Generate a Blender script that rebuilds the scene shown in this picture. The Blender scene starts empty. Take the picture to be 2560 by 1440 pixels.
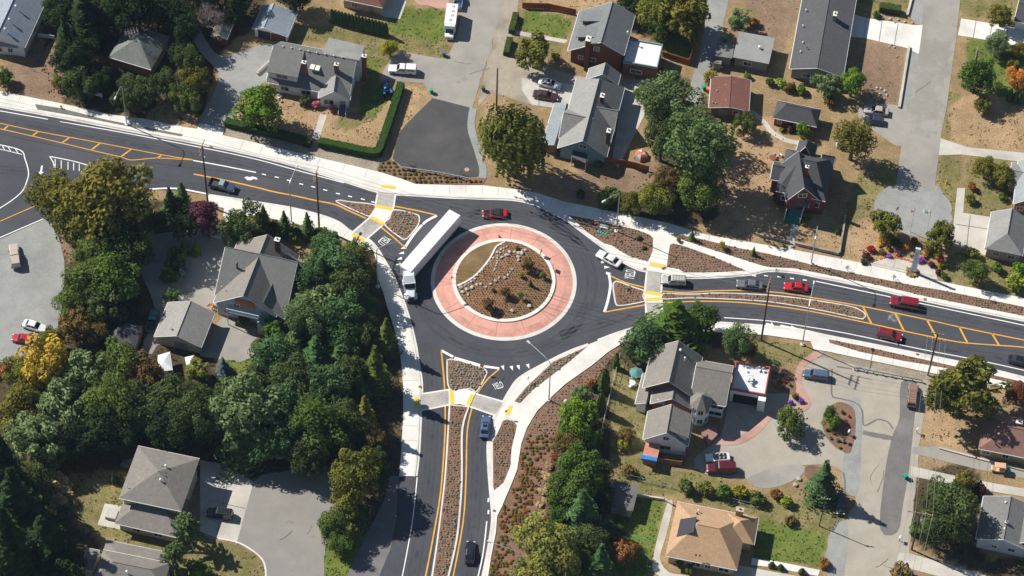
import bpy,bmesh,math,random
from mathutils import Vector,Matrix
from mathutils.geometry import tessellate_polygon
random.seed(7)
R=math.radians
V=Vector
SC=bpy.context.scene
COL=SC.collection
FPX,DEP,DIST,ROLL=7500.0,R(53.7),577.0,R(2.1)
_f=V((0,math.cos(DEP),-math.sin(DEP)))
_u0=V((0,math.sin(DEP),math.cos(DEP)))
_r0=V((1,0,0))
CR=_r0*math.cos(ROLL)+_u0*math.sin(ROLL)
CU=-_r0*math.sin(ROLL)+_u0*math.cos(ROLL)
CPOS=-_f*DIST
cd=bpy.data.cameras.new('camera')
cam=bpy.data.objects.new('camera',cd)
COL.objects.link(cam)
cd.sensor_width=36
cd.lens=36*FPX/2560
cd.clip_start=5
cd.clip_end=6000
M=Matrix((CR,CU,-_f)).transposed().to_4x4()
M.translation=CPOS
cam.matrix_world=M
SC.camera=cam
def G(x,y,z=0.0):
 """photo pixel -> world point at height z"""
 d=_f*FPX+CR*(x-1280)+CU*(720-y)
 return CPOS+d*((z-CPOS.z)/d.z)
def G2(p,z=0.0):
 return G(p[0],p[1],z)
def tag(o,label=None,cat=None,group=None,kind=None):
 if label:o['label']=label
 if cat:o['category']=cat
 if group:o['group']=group
 if kind:o['kind']=kind
 return o
def empty(name,loc,label,cat,rz=0.0,group=None):
 o=bpy.data.objects.new(name,None)
 COL.objects.link(o)
 o.location=loc
 o.rotation_euler=(0,0,rz)
 o.empty_display_size=.5
 return tag(o,label,cat,group)
class MB:
 """collects faces, then becomes ONE mesh object"""
 def __init__(s):
  s.v=[];s.f=[];s.mi=[];s.cols=None
 def face(s,pts,m=0):
  i=len(s.v)
  s.v.extend([tuple(p)for p in pts])
  s.f.append(tuple(range(i,i+len(pts))));s.mi.append(m)
 def raw(s,vs,fs,m=0):
  i=len(s.v)
  s.v.extend([tuple(p)for p in vs])
  for f in fs:
   s.f.append(tuple(i+k for k in f));s.mi.append(m)
 def hexa(s,b,t,m=0):
  """b, t: n bottom and n top points"""
  n=len(b)
  s.raw(list(b)+list(t),[tuple(reversed(range(n))),tuple(range(n,2*n))]+[(k,(k+1)%n,n+(k+1)%n,n+k)for k in range(n)],m)
 def box(s,c,sz,rz=0.0,m=0,taper=1.0):
  c=V(c);x,y,z=sz[0]/2,sz[1]/2,sz[2]/2
  co,si=math.cos(rz),math.sin(rz)
  def q(a,b,h):return(c.x+a*co-b*si,c.y+a*si+b*co,c.z+h)
  s.hexa([q(-x,-y,-z),q(x,-y,-z),q(x,y,-z),q(-x,y,-z)],[q(-x*taper,-y*taper,z),q(x*taper,-y*taper,z),q(x*taper,y*taper,z),q(-x*taper,y*taper,z)],m)
 def tube(s,pts,r,n=6,m=0,cap=True):
  pts=[V(p)for p in pts]
  if not isinstance(r,(list,tuple)):r=[r]*len(pts)
  base=len(s.v)
  for k,p in enumerate(pts):
   d=(pts[min(k+1,len(pts)-1)]-pts[max(k-1,0)]).normalized()
   a=d.orthogonal().normalized()if abs(d.z)>.95 else d.cross(V((0,0,1))).normalized()
   b=d.cross(a)
   for j in range(n):
    t=2*math.pi*j/n
    s.v.append(tuple(p+(a*math.cos(t)+b*math.sin(t))*r[k]))
  for k in range(len(pts)-1):
   for j in range(n):
    a0=base+k*n+j;a1=base+k*n+(j+1)%n
    s.f.append((a0,a1,a1+n,a0+n));s.mi.append(m)
  if cap:
   s.f.append(tuple(base+j for j in reversed(range(n))));s.mi.append(m)
   e=base+(len(pts)-1)*n
   s.f.append(tuple(e+j for j in range(n)));s.mi.append(m)
 def lathe(s,c,prof,n=12,m=0):
  """prof: (radius, z) bottom to top"""
  c=V(c);base=len(s.v)
  for(r,z)in prof:
   for j in range(n):
    t=2*math.pi*j/n
    s.v.append((c.x+r*math.cos(t),c.y+r*math.sin(t),c.z+z))
  for k in range(len(prof)-1):
   for j in range(n):
    a0=base+k*n+j;a1=base+k*n+(j+1)%n
    s.f.append((a0,a1,a1+n,a0+n));s.mi.append(m)
  s.f.append(tuple(base+j for j in reversed(range(n))));s.mi.append(m)
  e=base+(len(prof)-1)*n
  s.f.append(tuple(e+j for j in range(n)));s.mi.append(m)
 def quadleaf(s,c,n,sz,asp=1.5,up=None,tone=0.5):
  n=V(n)
  if n.length<1e-5:n=V((0,0,1))
  n.normalize()
  a=up.cross(n)if up is not None else n.orthogonal()
  if a.length<1e-4:a=n.orthogonal()
  a.normalize()
  if up is None:
   a=Matrix.Rotation(random.uniform(0,6.28),3,n)@a
  b=n.cross(a)
  c=V(c);a=a*sz/2;b=b*sz*asp/2
  i=len(s.v)
  s.v.extend([tuple(c-b),tuple(c+a),tuple(c+b),tuple(c-a)])
  s.f.append((i,i+1,i+2,i+3));s.mi.append(0)
  if s.cols is None:s.cols=[]
  s.cols.append(tone)
 def mesh(s,name,mats,smooth=False):
  me=bpy.data.meshes.new(name)
  me.from_pydata(s.v,[],s.f)
  if not isinstance(mats,(list,tuple)):mats=[mats]
  for m in mats:me.materials.append(m)
  if len(mats)>1:me.polygons.foreach_set('material_index',s.mi)
  if smooth:me.polygons.foreach_set('use_smooth',[True]*len(me.polygons))
  if s.cols is not None and len(s.cols)==len(s.f):
   at=me.attributes.new('tone','FLOAT','FACE')
   at.data.foreach_set('value',s.cols)
  me.update()
  return me
 def build(s,name,mats,parent=None,smooth=False,local=True,label=None):
  """local: points are world points, made local to the parent's place"""
  if parent is not None and local:
   mw=Matrix.LocRotScale(parent.location,parent.rotation_euler,None)if parent.parent is None else Matrix.LocRotScale(parent.parent.location,parent.parent.rotation_euler,None)
   inv=mw.inverted()
   s.v=[tuple(inv@V(p))for p in s.v]
  o=bpy.data.objects.new(name,s.mesh(name,mats,smooth))
  COL.objects.link(o)
  if parent is not None:o.parent=parent
  if label:o['label']=label
  return o
def fixn(o):
 bm=bmesh.new();bm.from_mesh(o.data)
 bmesh.ops.remove_doubles(bm,verts=bm.verts,dist=1e-4)
 bmesh.ops.recalc_face_normals(bm,faces=bm.faces)
 bm.to_mesh(o.data);bm.free()
 return o
def place_on(name,mb,mats,loc,label,cat,rz=0.0,group=None,smooth=False):
 """a thing that is one mesh, its points already local"""
 o=bpy.data.objects.new(name,mb.mesh(name,mats,smooth))
 COL.objects.link(o);o.location=loc;o.rotation_euler=(0,0,rz)
 return tag(o,label,cat,group)
def copy_tree(o,parent=None):
 c=o.copy();COL.objects.link(c)
 if parent is not None:c.parent=parent
 for ch in list(o.children):copy_tree(ch,c)
 return c
def lin(c):
 """#sRGB 0-255 triple -> linear"""
 return tuple(((x/255)/12.92 if x/255<=.04045 else((x/255+.055)/1.055)**2.4)for x in c)
def nt(name):
 m=bpy.data.materials.new(name);m.use_nodes=True
 t=m.node_tree;b=t.nodes['Principled BSDF']
 return m,t,b
def noise(t,scale,detail=4,rough=.6,obj=True,vec=None):
 n=t.nodes.new('ShaderNodeTexNoise')
 n.inputs['Scale'].default_value=scale
 n.inputs['Detail'].default_value=detail
 n.inputs['Roughness'].default_value=rough
 if vec is None:
  if obj:
   tc=t.nodes.new('ShaderNodeTexCoord');vec=tc.outputs['Object']
  else:
   g=t.nodes.new('ShaderNodeNewGeometry');vec=g.outputs['Position']
 t.links.new(vec,n.inputs['Vector'])
 return n
def ramp(t,fac,lo,hi):
 r=t.nodes.new('ShaderNodeMapRange')
 r.inputs[1].default_value=lo;r.inputs[2].default_value=hi
 t.links.new(fac,r.inputs[0]);return r.outputs[0]
def mixc(t,fac,a,b):
 m=t.nodes.new('ShaderNodeMix');m.data_type='RGBA'
 if isinstance(fac,(int,float)):m.inputs[0].default_value=fac
 else:t.links.new(fac,m.inputs[0])
 for i,c in((6,a),(7,b)):
  if isinstance(c,(tuple,list)):m.inputs[i].default_value=(*c[:3],1)
  else:t.links.new(c,m.inputs[i])
 return m.outputs[2]
def gm(name,c1,c2,s1,c3=None,s3=.1,lo3=.5,hi3=.65,rough=.9,bump=0.0,bs=None,spec=.25,fine=None,fs=6.0,fa=.5,obj=False):
 """ground-like material: two colours by noise, a third in large patches, a fine grain"""
 m,t,b=nt(name)
 n1=noise(t,s1,5,.65,obj)
 c=mixc(t,ramp(t,n1 .outputs[0],.35,.65),c1,c2)
 if c3 is not None:
  n3=noise(t,s3,4,.6,obj)
  c=mixc(t,ramp(t,n3 .outputs[0],lo3,hi3),c,c3)
 if fine is not None:
  nf=noise(t,fs,2,.7,obj)
  c=mixc(t,ramp(t,nf.outputs[0],.45,.75),c,mixc(t,fa,c,fine))
 t.links.new(c,b.inputs['Base Color'])
 b.inputs['Roughness'].default_value=rough
 b.inputs['Specular IOR Level'].default_value=spec
 if bump:
  nb=noise(t,bs or fs,3,.6,obj)
  bp=t.nodes.new('ShaderNodeBump');bp.inputs['Strength'].default_value=bump;bp.inputs['Distance'].default_value=.2
  t.links.new(nb.outputs[0],bp.inputs['Height']);t.links.new(bp.outputs[0],b.inputs['Normal'])
 return m
_pm={}
def pm(c,rough=.5,metal=0.0,spec=.4,coat=0.0,var=.12,s=1.5,name='paint'):
 """plain painted / solid material with slight dirt variation; c is linear"""
 k=(tuple(round(x,4)for x in c),rough,metal,spec,coat,var,s)
 if k in _pm:return _pm[k]
 m,t,b=nt(name)
 if var:
  n=noise(t,s,4,.6)
  d=tuple(x*(1-var*1.6)for x in c)
  t.links.new(mixc(t,ramp(t,n.outputs[0],.3,.75),c,d),b.inputs['Base Color'])
 else:
  b.inputs['Base Color'].default_value=(*c,1)
 b.inputs['Roughness'].default_value=rough
 b.inputs['Metallic'].default_value=metal
 b.inputs['Specular IOR Level'].default_value=spec
 b.inputs['Coat Weight'].default_value=coat
 b.inputs['Coat Roughness'].default_value=.05
 _pm[k]=m
 return m
_rm={}
def roofm(c,streak=.18,course=.45,name='shingles'):
 """shingle roof: courses by height, speckle, weather streaks"""
 if c in _rm:return _rm[c]
 m,t,b=nt(name)
 g=t.nodes.new('ShaderNodeNewGeometry')
 sx=t.nodes.new('ShaderNodeSeparateXYZ');t.links.new(g.outputs['Position'],sx.inputs[0])
 n1=noise(t,2.2,5,.75,False)
 n2=noise(t,.25,4,.6,False)
 n3=noise(t,7.0,2,.7,False)
 mp=t.nodes.new('ShaderNodeMapping');mp.inputs['Scale'].default_value=(1.3,1.3,.1);t.links.new(g.outputs['Position'],mp.inputs[0])
 ns=noise(t,1.0,5,.7,vec=mp.outputs[0])
 c0=mixc(t,ramp(t,ns.outputs[0],.42,.72),c,tuple(x*.66 for x in c))
 c1=mixc(t,ramp(t,n1 .outputs[0],.32,.7),c0,tuple(x*.68 for x in c))
 c2=mixc(t,ramp(t,n2 .outputs[0],.4,.7),c1,mixc(t,streak*2,c1,tuple(x*.55+.01 for x in c)))
 c3=mixc(t,ramp(t,n3 .outputs[0],.5,.8),c2,tuple(min(1,x*1.25)for x in c))
 w=t.nodes.new('ShaderNodeMath');w.operation='MULTIPLY';w.inputs[1].default_value=2*math.pi/course*1.9
 t.links.new(sx.outputs[2],w.inputs[0])
 sn=t.nodes.new('ShaderNodeMath');sn.operation='SINE';t.links.new(w.outputs[0],sn.inputs[0])
 bp=t.nodes.new('ShaderNodeBump');bp.inputs['Strength'].default_value=.06;bp.inputs['Distance'].default_value=.03
 t.links.new(sn.outputs[0],bp.inputs['Height']);t.links.new(bp.outputs[0],b.inputs['Normal'])
 t.links.new(c3,b.inputs['Base Color'])
 b.inputs['Roughness'].default_value=.85;b.inputs['Specular IOR Level'].default_value=.3
 _rm[c]=m
 return m
def wallm(c,name='siding'):
 """lap siding: fine horizontal courses as relief, slight soiling"""
 k=('w',c)
 if k in _rm:return _rm[k]
 m,t,b=nt(name)
 g=t.nodes.new('ShaderNodeNewGeometry')
 sx=t.nodes.new('ShaderNodeSeparateXYZ');t.links.new(g.outputs['Position'],sx.inputs[0])
 n1=noise(t,.9,5,.7,False)
 t.links.new(mixc(t,ramp(t,n1 .outputs[0],.35,.75),c,tuple(x*.8 for x in c)),b.inputs['Base Color'])
 w=t.nodes.new('ShaderNodeMath');w.operation='MULTIPLY';w.inputs[1].default_value=2*math.pi/.25
 t.links.new(sx.outputs[2],w.inputs[0])
 sn=t.nodes.new('ShaderNodeMath');sn.operation='SINE';t.links.new(w.outputs[0],sn.inputs[0])
 bp=t.nodes.new('ShaderNodeBump');bp.inputs['Strength'].default_value=.3;bp.inputs['Distance'].default_value=.02
 t.links.new(sn.outputs[0],bp.inputs['Height']);t.links.new(bp.outputs[0],b.inputs['Normal'])
 b.inputs['Roughness'].default_value=.7
 _rm[k]=m
 return m
def foliage_mat():
 """leaf colour from each object's own viewport colour, varied leaf by leaf"""
 m,t,b=nt('leaves')
 oi=t.nodes.new('ShaderNodeObjectInfo')
 at=t.nodes.new('ShaderNodeAttribute');at.attribute_name='tone'
 hs=t.nodes.new('ShaderNodeHueSaturation')
 t.links.new(oi.outputs['Color'],hs.inputs['Color'])
 t.links.new(ramp(t,at.outputs['Fac'],-.0,1.0),hs.inputs['Value'])
 mr=t.nodes.new('ShaderNodeMapRange');mr.inputs[3].default_value=.55;mr.inputs[4].default_value=1.5
 t.links.new(at.outputs['Fac'],mr.inputs[0]);t.links.new(mr.outputs[0],hs.inputs['Value'])
 mh=t.nodes.new('ShaderNodeMapRange');mh.inputs[3].default_value=.485;mh.inputs[4].default_value=.515
 nz=noise(t,.7,2,.5,True);t.links.new(nz.outputs[0],mh.inputs[0]);t.links.new(mh.outputs[0],hs.inputs['Hue'])
 t.links.new(hs.outputs[0],b.inputs['Base Color'])
 b.inputs['Roughness'].default_value=.8
 b.inputs['Specular IOR Level'].default_value=.03
 tr=t.nodes.new('ShaderNodeBsdfTranslucent');t.links.new(hs.outputs[0],tr.inputs['Color'])
 mx=t.nodes.new('ShaderNodeMixShader');mx.inputs[0].default_value=.18
 out=t.nodes['Material Output']
 t.links.new(b.outputs[0],mx.inputs[1]);t.links.new(tr.outputs[0],mx.inputs[2])
 t.links.new(mx.outputs[0],out.inputs[0])
 return m
LEAF=foliage_mat()
BARK=gm('bark',(.06,.045,.033),(.1,.08,.06),3,obj=True)
def smooth(pts,n=5,closed=False):
 """Catmull-Rom through pixel points"""
 P=list(pts);L=len(P);out=[]
 rng=range(L)if closed else range(L-1)
 for i in rng:
  if closed:p0,p1,p2,p3=P[i-1],P[i],P[(i+1)%L],P[(i+2)%L]
  else:p0,p1,p2,p3=P[max(i-1,0)],P[i],P[i+1],P[min(i+2,L-1)]
  for k in range(n):
   t=k/n
   out.append(tuple(.5*((2*p1[a])+(-p0[a]+p2[a])*t+(2*p0[a]-5*p1[a]+4*p2[a]-p3[a])*t*t+(-p0[a]+3*p1[a]-3*p2[a]+p3[a])*t**3)for a in(0,1)))
 if not closed:out.append(tuple(P[-1][:2]))
 return out
def rag(pts,amp=5,step=14,seed=1):
 """closed pixel outline with a ragged, worn edge"""
 rn=random.Random(seed);out=[]
 L=len(pts)
 for i in range(L):
  a,b=pts[i],pts[(i+1)%L]
  d=math.hypot(b[0]-a[0],b[1]-a[1]);n=max(1,int(d/step))
  for k in range(n):
   t=k/n
   out.append((a[0]+(b[0]-a[0])*t+rn.uniform(-amp,amp)*(.4 if k==0 else 1),a[1]+(b[1]-a[1])*t+rn.uniform(-amp,amp)*.8*(.4 if k==0 else 1)))
 return out
PAVED=[]
def sheet(name,px,z,m,kind='structure',z0=None,label=None,cat=None):
 """flat sheet from a pixel outline; with z0 a slab with sides down to z0"""
 PAVED.append((px,min(p[0]for p in px),max(p[0]for p in px),min(p[1]for p in px),max(p[1]for p in px)))
 w=[G(x,y,z)for x,y in px]
 area=sum(w[i].x*w[(i+1)%len(w)].y-w[(i+1)%len(w)].x*w[i].y for i in range(len(w)))
 if area<0:w.reverse()
 tri=tessellate_polygon([w])
 mb=MB();n=len(w)
 fs=[]
 for t in tri:
  a,b,c=(w[i]for i in t)
  fs.append(t if(b-a).cross(c-a).z>0 else(t[0],t[2],t[1]))
 vs=list(w)
 if z0 is not None:
  vs+=[V((p.x,p.y,z0))for p in w]
  fs+=[(i,n+i,n+(i+1)%n,(i+1)%n)for i in range(n)]
 mb.raw(vs,fs)
 o=mb.build(name,m)
 return tag(o,label,cat,None,kind)
def ribbon(mb,px,width,z,sm=0,dash=None,m=0):
 """painted line of real width (metres) along pixel points"""
 if sm:px=smooth(px,sm)
 w=[G(x,y,z)for x,y in px]
 L=len(w);le=[];ri=[]
 for i in range(L):
  d=(w[min(i+1,L-1)]-w[max(i-1,0)]);d.z=0;d.normalize()
  nrm=V((-d.y,d.x,0))*width/2
  le.append(w[i]+nrm);ri.append(w[i]-nrm)
 for i in range(L-1):
  mb.face([ri[i],ri[i+1],le[i+1],le[i]],m)
def noise_alpha(m,scale,lo,hi,amt):
 """let a thin worn coat show the surface below it in patches"""
 t=m.node_tree;b=t.nodes['Principled BSDF'];n=noise(t,scale,5,.7,False)
 mu=t.nodes.new('ShaderNodeMath');mu.operation='MULTIPLY';mu.inputs[1].default_value=amt
 t.links.new(ramp(t,n.outputs[0],lo,hi),mu.inputs[0]);t.links.new(mu.outputs[0],b.inputs['Alpha'])
 return m
def inpoly(x,y,P):
 c=False;n=len(P);j=n-1
 for i in range(n):
  if(P[i][1]>y)!=(P[j][1]>y)and x<(P[j][0]-P[i][0])*(y-P[i][1])/(P[j][1]-P[i][1])+P[i][0]:c=not c
  j=i
 return c
m_joint_=pm((.3,.28,.25),.9,name='joint')
m_ground=gm('dry_ground',(.2,.125,.058),(.26,.165,.08),.5,(.105,.1,.03),.09,.52,.68,fine=(.33,.235,.13),fs=3.0,fa=.5,bump=.35)
m_dry=gm('dry_lawn',(.25,.165,.085),(.3,.195,.105),.6,(.15,.125,.045),.13,.52,.68,fine=(.36,.26,.16),fs=4,fa=.4,bump=.25)
m_green=gm('green_lawn',(.062,.1,.016),(.09,.125,.025),.5,(.17,.15,.05),.12,.56,.75,fine=(.12,.15,.045),fs=4,fa=.45,bump=.3)
m_mixed=gm('patchy_lawn',(.14,.13,.035),(.2,.145,.06),.35,(.075,.1,.02),.12,.46,.62,fine=(.27,.2,.1),fs=4,fa=.4,bump=.3)
m_wood=gm('forest_floor',(.045,.035,.02),(.09,.06,.03),.6,(.05,.055,.018),.15,fine=(.16,.1,.05),fs=2.5,fa=.45,bump=.4)
m_gravel=gm('gravel',(.245,.25,.24),(.305,.305,.29),.35,(.19,.195,.19),.08,.5,.7,fine=(.52,.5,.46),fs=5,fa=.35,bump=.2)
m_oldroad=gm('worn_asphalt',(.29,.27,.235),(.335,.312,.272),.3,(.24,.227,.205),.07,.5,.66,fine=(.46,.44,.4),fs=5,fa=.25)
m_paleroad=gm('pale_asphalt',(.33,.3,.245),(.39,.352,.29),.35,(.31,.28,.235),.09,.5,.68,fine=(.55,.51,.44),fs=5,fa=.2)
m_road=gm('new_asphalt',(.05,.053,.063),(.061,.064,.075),.25,(.076,.078,.088),.06,.48,.68,fine=(.11,.11,.118),fs=6,fa=.4,spec=.3,rough=.8)
m_dark=gm('fresh_asphalt',(.062,.06,.062),(.078,.075,.075),.3,(.095,.09,.088),.1,.5,.66,fine=(.12,.115,.11),fs=6,fa=.35)
m_patch=gm('patch_asphalt',(.14,.132,.13),(.175,.165,.16),.4,(.22,.205,.195),.1,.55,.72,fine=(.3,.28,.26),fs=4,fa=.25)
m_lot=gm('lot_asphalt',(.235,.22,.195),(.275,.257,.23),.2,(.23,.22,.205),.08,.5,.66,fine=(.38,.36,.33),fs=6,fa=.25)
m_conc=gm('new_concrete',(.67,.65,.6),(.74,.715,.665),.5,(.57,.55,.5),.15,.5,.7,fine=(.8,.78,.72),fs=5,fa=.3)
m_kerb=gm('kerb_concrete',(.6,.575,.525),(.7,.675,.62),.5,(.52,.5,.45),.2,fine=(.78,.76,.7),fs=5,fa=.3)
m_oldc=gm('old_concrete',(.47,.44,.385),(.55,.515,.455),.5,(.4,.37,.325),.12,fine=(.6,.57,.5),fs=5,fa=.25)
m_red=gm('red_concrete',(.6,.305,.235),(.68,.355,.28),.5,(.49,.245,.19),.22,.5,.7,fine=(.74,.43,.35),fs=5,fa=.3)
m_bark=gm('bark_mulch',(.175,.095,.06),(.24,.14,.095),1.2,(.14,.095,.065),.2,fine=(.3,.16,.1),fs=5,fa=.4,bump=.5)
m_brick=gm('brick_paving',(.42,.24,.19),(.5,.31,.25),.8,(.36,.2,.16),.2,fine=(.56,.4,.33),fs=4,fa=.3)
m_cross=gm('stamped_concrete',(.36,.345,.31),(.45,.43,.39),1.6,(.3,.285,.26),.3,fine=(.56,.54,.5),fs=6,fa=.5,bump=.3)
m_white=gm('white_paint',(.78,.77,.74),(.86,.85,.82),1.5,(.6,.59,.57),.5,.55,.8)
m_yellow=gm('yellow_paint',(.68,.33,.035),(.76,.38,.05),1.0,(.52,.26,.05),.4,.5,.8)
m_tact=gm('yellow_tactile',(.8,.5,.06),(.85,.55,.08),1.0)
m_bare=gm('bare_soil',(.19,.115,.065),(.25,.155,.09),.6,(.13,.085,.05),.15,fine=(.32,.22,.14),fs=4,fa=.4,bump=.3)
m_verge=gm('gravel_verge',(.3,.26,.2),(.38,.33,.26),.8,(.24,.2,.15),.2,fine=(.48,.43,.36),fs=5,fa=.4,bump=.3)
m_darkbed=gm('dark_gravel',(.12,.12,.11),(.17,.165,.15),1,fine=(.26,.25,.22),fs=5,fa=.5,bump=.3)
ZONES=[]
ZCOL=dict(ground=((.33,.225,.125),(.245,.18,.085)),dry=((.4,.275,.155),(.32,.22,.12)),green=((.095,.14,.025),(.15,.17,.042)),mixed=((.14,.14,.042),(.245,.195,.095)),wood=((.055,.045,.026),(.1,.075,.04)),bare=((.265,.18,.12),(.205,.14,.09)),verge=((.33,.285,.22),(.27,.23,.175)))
def zone(px,typ,amp=5.0):
 xs=[p[0]for p in px];ys=[p[1]for p in px]
 ZONES.append((px,typ,amp,min(xs)-12,max(xs)+12,min(ys)-12,max(ys)+12))
def build_ground():
 from mathutils import noise as mn
 m,t,b=nt('ground_cover_mix')
 a1=t.nodes.new('ShaderNodeAttribute');a1 .attribute_name='cover_a'
 a2=t.nodes.new('ShaderNodeAttribute');a2 .attribute_name='cover_b'
 n1=noise(t,.45,6,.7,False);n2=noise(t,3.5,3,.7,False);n3=noise(t,.12,4,.6,False)
 c=mixc(t,ramp(t,n1 .outputs[0],.38,.62),a1 .outputs['Color'],a2 .outputs['Color'])
 mg_=t.nodes.new('ShaderNodeMix');mg_.data_type='RGBA';mg_.blend_type='MULTIPLY';mg_.inputs[0].default_value=1
 mr=t.nodes.new('ShaderNodeMapRange');mr.inputs[1].default_value=.3;mr.inputs[2].default_value=.75;mr.inputs[3].default_value=.6;mr.inputs[4].default_value=1.6
 t.links.new(n2 .outputs[0],mr.inputs[0])
 mr3=t.nodes.new('ShaderNodeMapRange');mr3 .inputs[1].default_value=.35;mr3 .inputs[2].default_value=.7;mr3 .inputs[3].default_value=.82;mr3 .inputs[4].default_value=1.15
 t.links.new(n3 .outputs[0],mr3 .inputs[0])
 mm=t.nodes.new('ShaderNodeMath');mm.operation='MULTIPLY';t.links.new(mr.outputs[0],mm.inputs[0]);t.links.new(mr3 .outputs[0],mm.inputs[1])
 cc=t.nodes.new('ShaderNodeCombineColor')
 for i in range(3):t.links.new(mm.outputs[0],cc.inputs[i])
 t.links.new(c,mg_.inputs[6]);t.links.new(cc.outputs[0],mg_.inputs[7])
 t.links.new(mg_.outputs[2],b.inputs['Base Color']);b.inputs['Roughness'].default_value=.95;b.inputs['Specular IOR Level'].default_value=.1
 bp=t.nodes.new('ShaderNodeBump');bp.inputs['Strength'].default_value=.35;bp.inputs['Distance'].default_value=.15
 t.links.new(n2 .outputs[0],bp.inputs['Height']);t.links.new(bp.outputs[0],b.inputs['Normal'])
 X0,X1,Y0,Y1,ST=-118,118,-84,98,.9
 nx,ny=int((X1-X0)/ST)+1,int((Y1-Y0)/ST)+1
 vs,ca,cb=[],[],[]
 inv=cam.matrix_world.inverted()
 for j in range(ny):
  y=Y0+ST*j
  for i in range(nx):
   x=X0+ST*i
   vs.append((x,y,0))
   q=inv@V((x,y,0));px,py=1280+q.x/-q.z*FPX,720-q.y/-q.z*FPX
   n=mn.noise_vector(V((x*.35,y*.35,1.7)));n2_=mn.noise_vector(V((x*.11,y*.11,4.7)))
   wx,wy=n.x*1.0+n2_.x*1.3,n.y*.8+n2_.y*1.0
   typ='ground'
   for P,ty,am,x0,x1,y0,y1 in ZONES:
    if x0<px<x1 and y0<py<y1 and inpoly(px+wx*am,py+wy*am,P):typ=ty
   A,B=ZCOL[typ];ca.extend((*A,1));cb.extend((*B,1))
 fs=[(j*nx+i,j*nx+i+1,(j+1)*nx+i+1,(j+1)*nx+i)for j in range(ny-1)for i in range(nx-1)]
 S=2500;k=len(vs)
 vs+=[(-S,-S,0),(S,-S,0),(S,S,0),(-S,S,0)]
 for _ in range(4):ca.extend((*ZCOL['ground'][0],1));cb.extend((*ZCOL['ground'][1],1))
 c0,c1,c2,c3=0,nx-1,ny*nx-1,(ny-1)*nx
 fs+=[(k,k+1,c1,c0),(k+1,k+2,c2,c1),(k+2,k+3,c3,c2),(k+3,k,c0,c3)]
 me=bpy.data.meshes.new('ground');me.from_pydata(vs,[],fs);me.materials.append(m)
 for nm,d in(('cover_a',ca),('cover_b',cb)):
  at=me.attributes.new(nm,'FLOAT_COLOR','POINT');at.data.foreach_set('color',d)
 o=bpy.data.objects.new('ground',me);COL.objects.link(o);tag(o,None,None,None,'structure')
Z1,Z2,Z3,Z4=.02,.035,.05,.065
def soft(name,px,m,z=Z1,amp=5,seed=1,sm=4):
 return sheet(name,rag(smooth(px,sm,True)if sm else px,amp,14,seed),z,m)
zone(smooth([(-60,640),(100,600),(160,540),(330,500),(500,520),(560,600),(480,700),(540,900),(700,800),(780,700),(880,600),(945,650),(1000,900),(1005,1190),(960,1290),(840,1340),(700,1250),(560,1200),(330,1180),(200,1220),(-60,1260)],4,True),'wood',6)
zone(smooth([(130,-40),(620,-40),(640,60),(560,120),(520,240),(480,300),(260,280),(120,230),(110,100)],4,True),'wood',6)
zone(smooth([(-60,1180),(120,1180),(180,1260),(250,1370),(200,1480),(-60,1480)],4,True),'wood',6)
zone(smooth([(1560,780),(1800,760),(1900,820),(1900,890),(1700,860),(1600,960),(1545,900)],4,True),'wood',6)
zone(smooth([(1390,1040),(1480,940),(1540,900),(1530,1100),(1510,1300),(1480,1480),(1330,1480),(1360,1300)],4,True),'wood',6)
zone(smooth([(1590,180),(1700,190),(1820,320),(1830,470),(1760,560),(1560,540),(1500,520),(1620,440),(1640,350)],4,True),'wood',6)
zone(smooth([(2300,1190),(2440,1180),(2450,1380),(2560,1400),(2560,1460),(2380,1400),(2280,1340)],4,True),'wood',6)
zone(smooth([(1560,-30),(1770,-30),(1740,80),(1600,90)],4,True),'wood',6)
zone(smooth([(640,60),(980,80),(1110,100),(1110,145),(990,130),(950,200),(920,150),(800,100),(700,110)],4,True),'mixed',6)
zone(smooth([(970,30),(1060,20),(1110,30),(1120,95),(1060,100),(980,80)],4,True),'green',6)
zone([(690,245),(905,270),(1000,210),(945,375),(790,345),(560,300),(600,260)],'dry',1.5)
zone(smooth([(860,290),(955,270),(920,300),(870,330),(840,310)],4,True),'mixed',6)
zone([(900,128),(952,150),(945,210),(990,230),(930,300),(890,280),(910,200)],'green',1.5)
zone(smooth([(1010,215),(1075,235),(1080,250),(1020,310),(1000,330),(990,350),(985,300)],4,True),'dry',6)
zone([(565,302),(640,325),(790,365),(940,395),(1000,400),(1005,425),(937,432),(773,392),(640,361),(560,340)],'verge',1.5)
zone([(1315,25),(1435,45),(1415,97),(1290,75)],'green',1.5)
zone([(1285,88),(1412,110),(1405,150),(1270,130)],'mixed',1.5)
zone(smooth([(1430,-30),(1560,-30),(1530,10),(1440,30),(1330,10)],4,True),'dry',6)
zone([(1655,60),(1750,75),(1720,160),(1650,140)],'green',1.5)
zone(smooth([(1870,-20),(2000,-20),(1970,110),(1925,160),(1880,60)],4,True),'bare',6)
zone(smooth([(1830,60),(1870,20),(1900,60),(1880,80)],4,True),'mixed',6)
zone([(2145,100),(2270,122),(2245,268),(2180,255),(2140,190)],'bare',1.5)
zone(smooth([(2140,-20),(2275,-20),(2270,30),(2150,10)],4,True),'mixed',6)
zone([(2420,93),(2560,118),(2580,250),(2480,240),(2415,160)],'green',1.5)
zone(smooth([(2365,240),(2400,240),(2380,340),(2360,335)],4,True),'mixed',6)
zone(smooth([(2400,240),(2570,270),(2570,380),(2470,365),(2375,345)],4,True),'dry',6)
zone(smooth([(2350,390),(2400,388),(2385,540),(2345,480)],4,True),'mixed',6)
zone(smooth([(2425,395),(2540,400),(2530,520),(2420,540)],4,True),'mixed',6)
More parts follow.
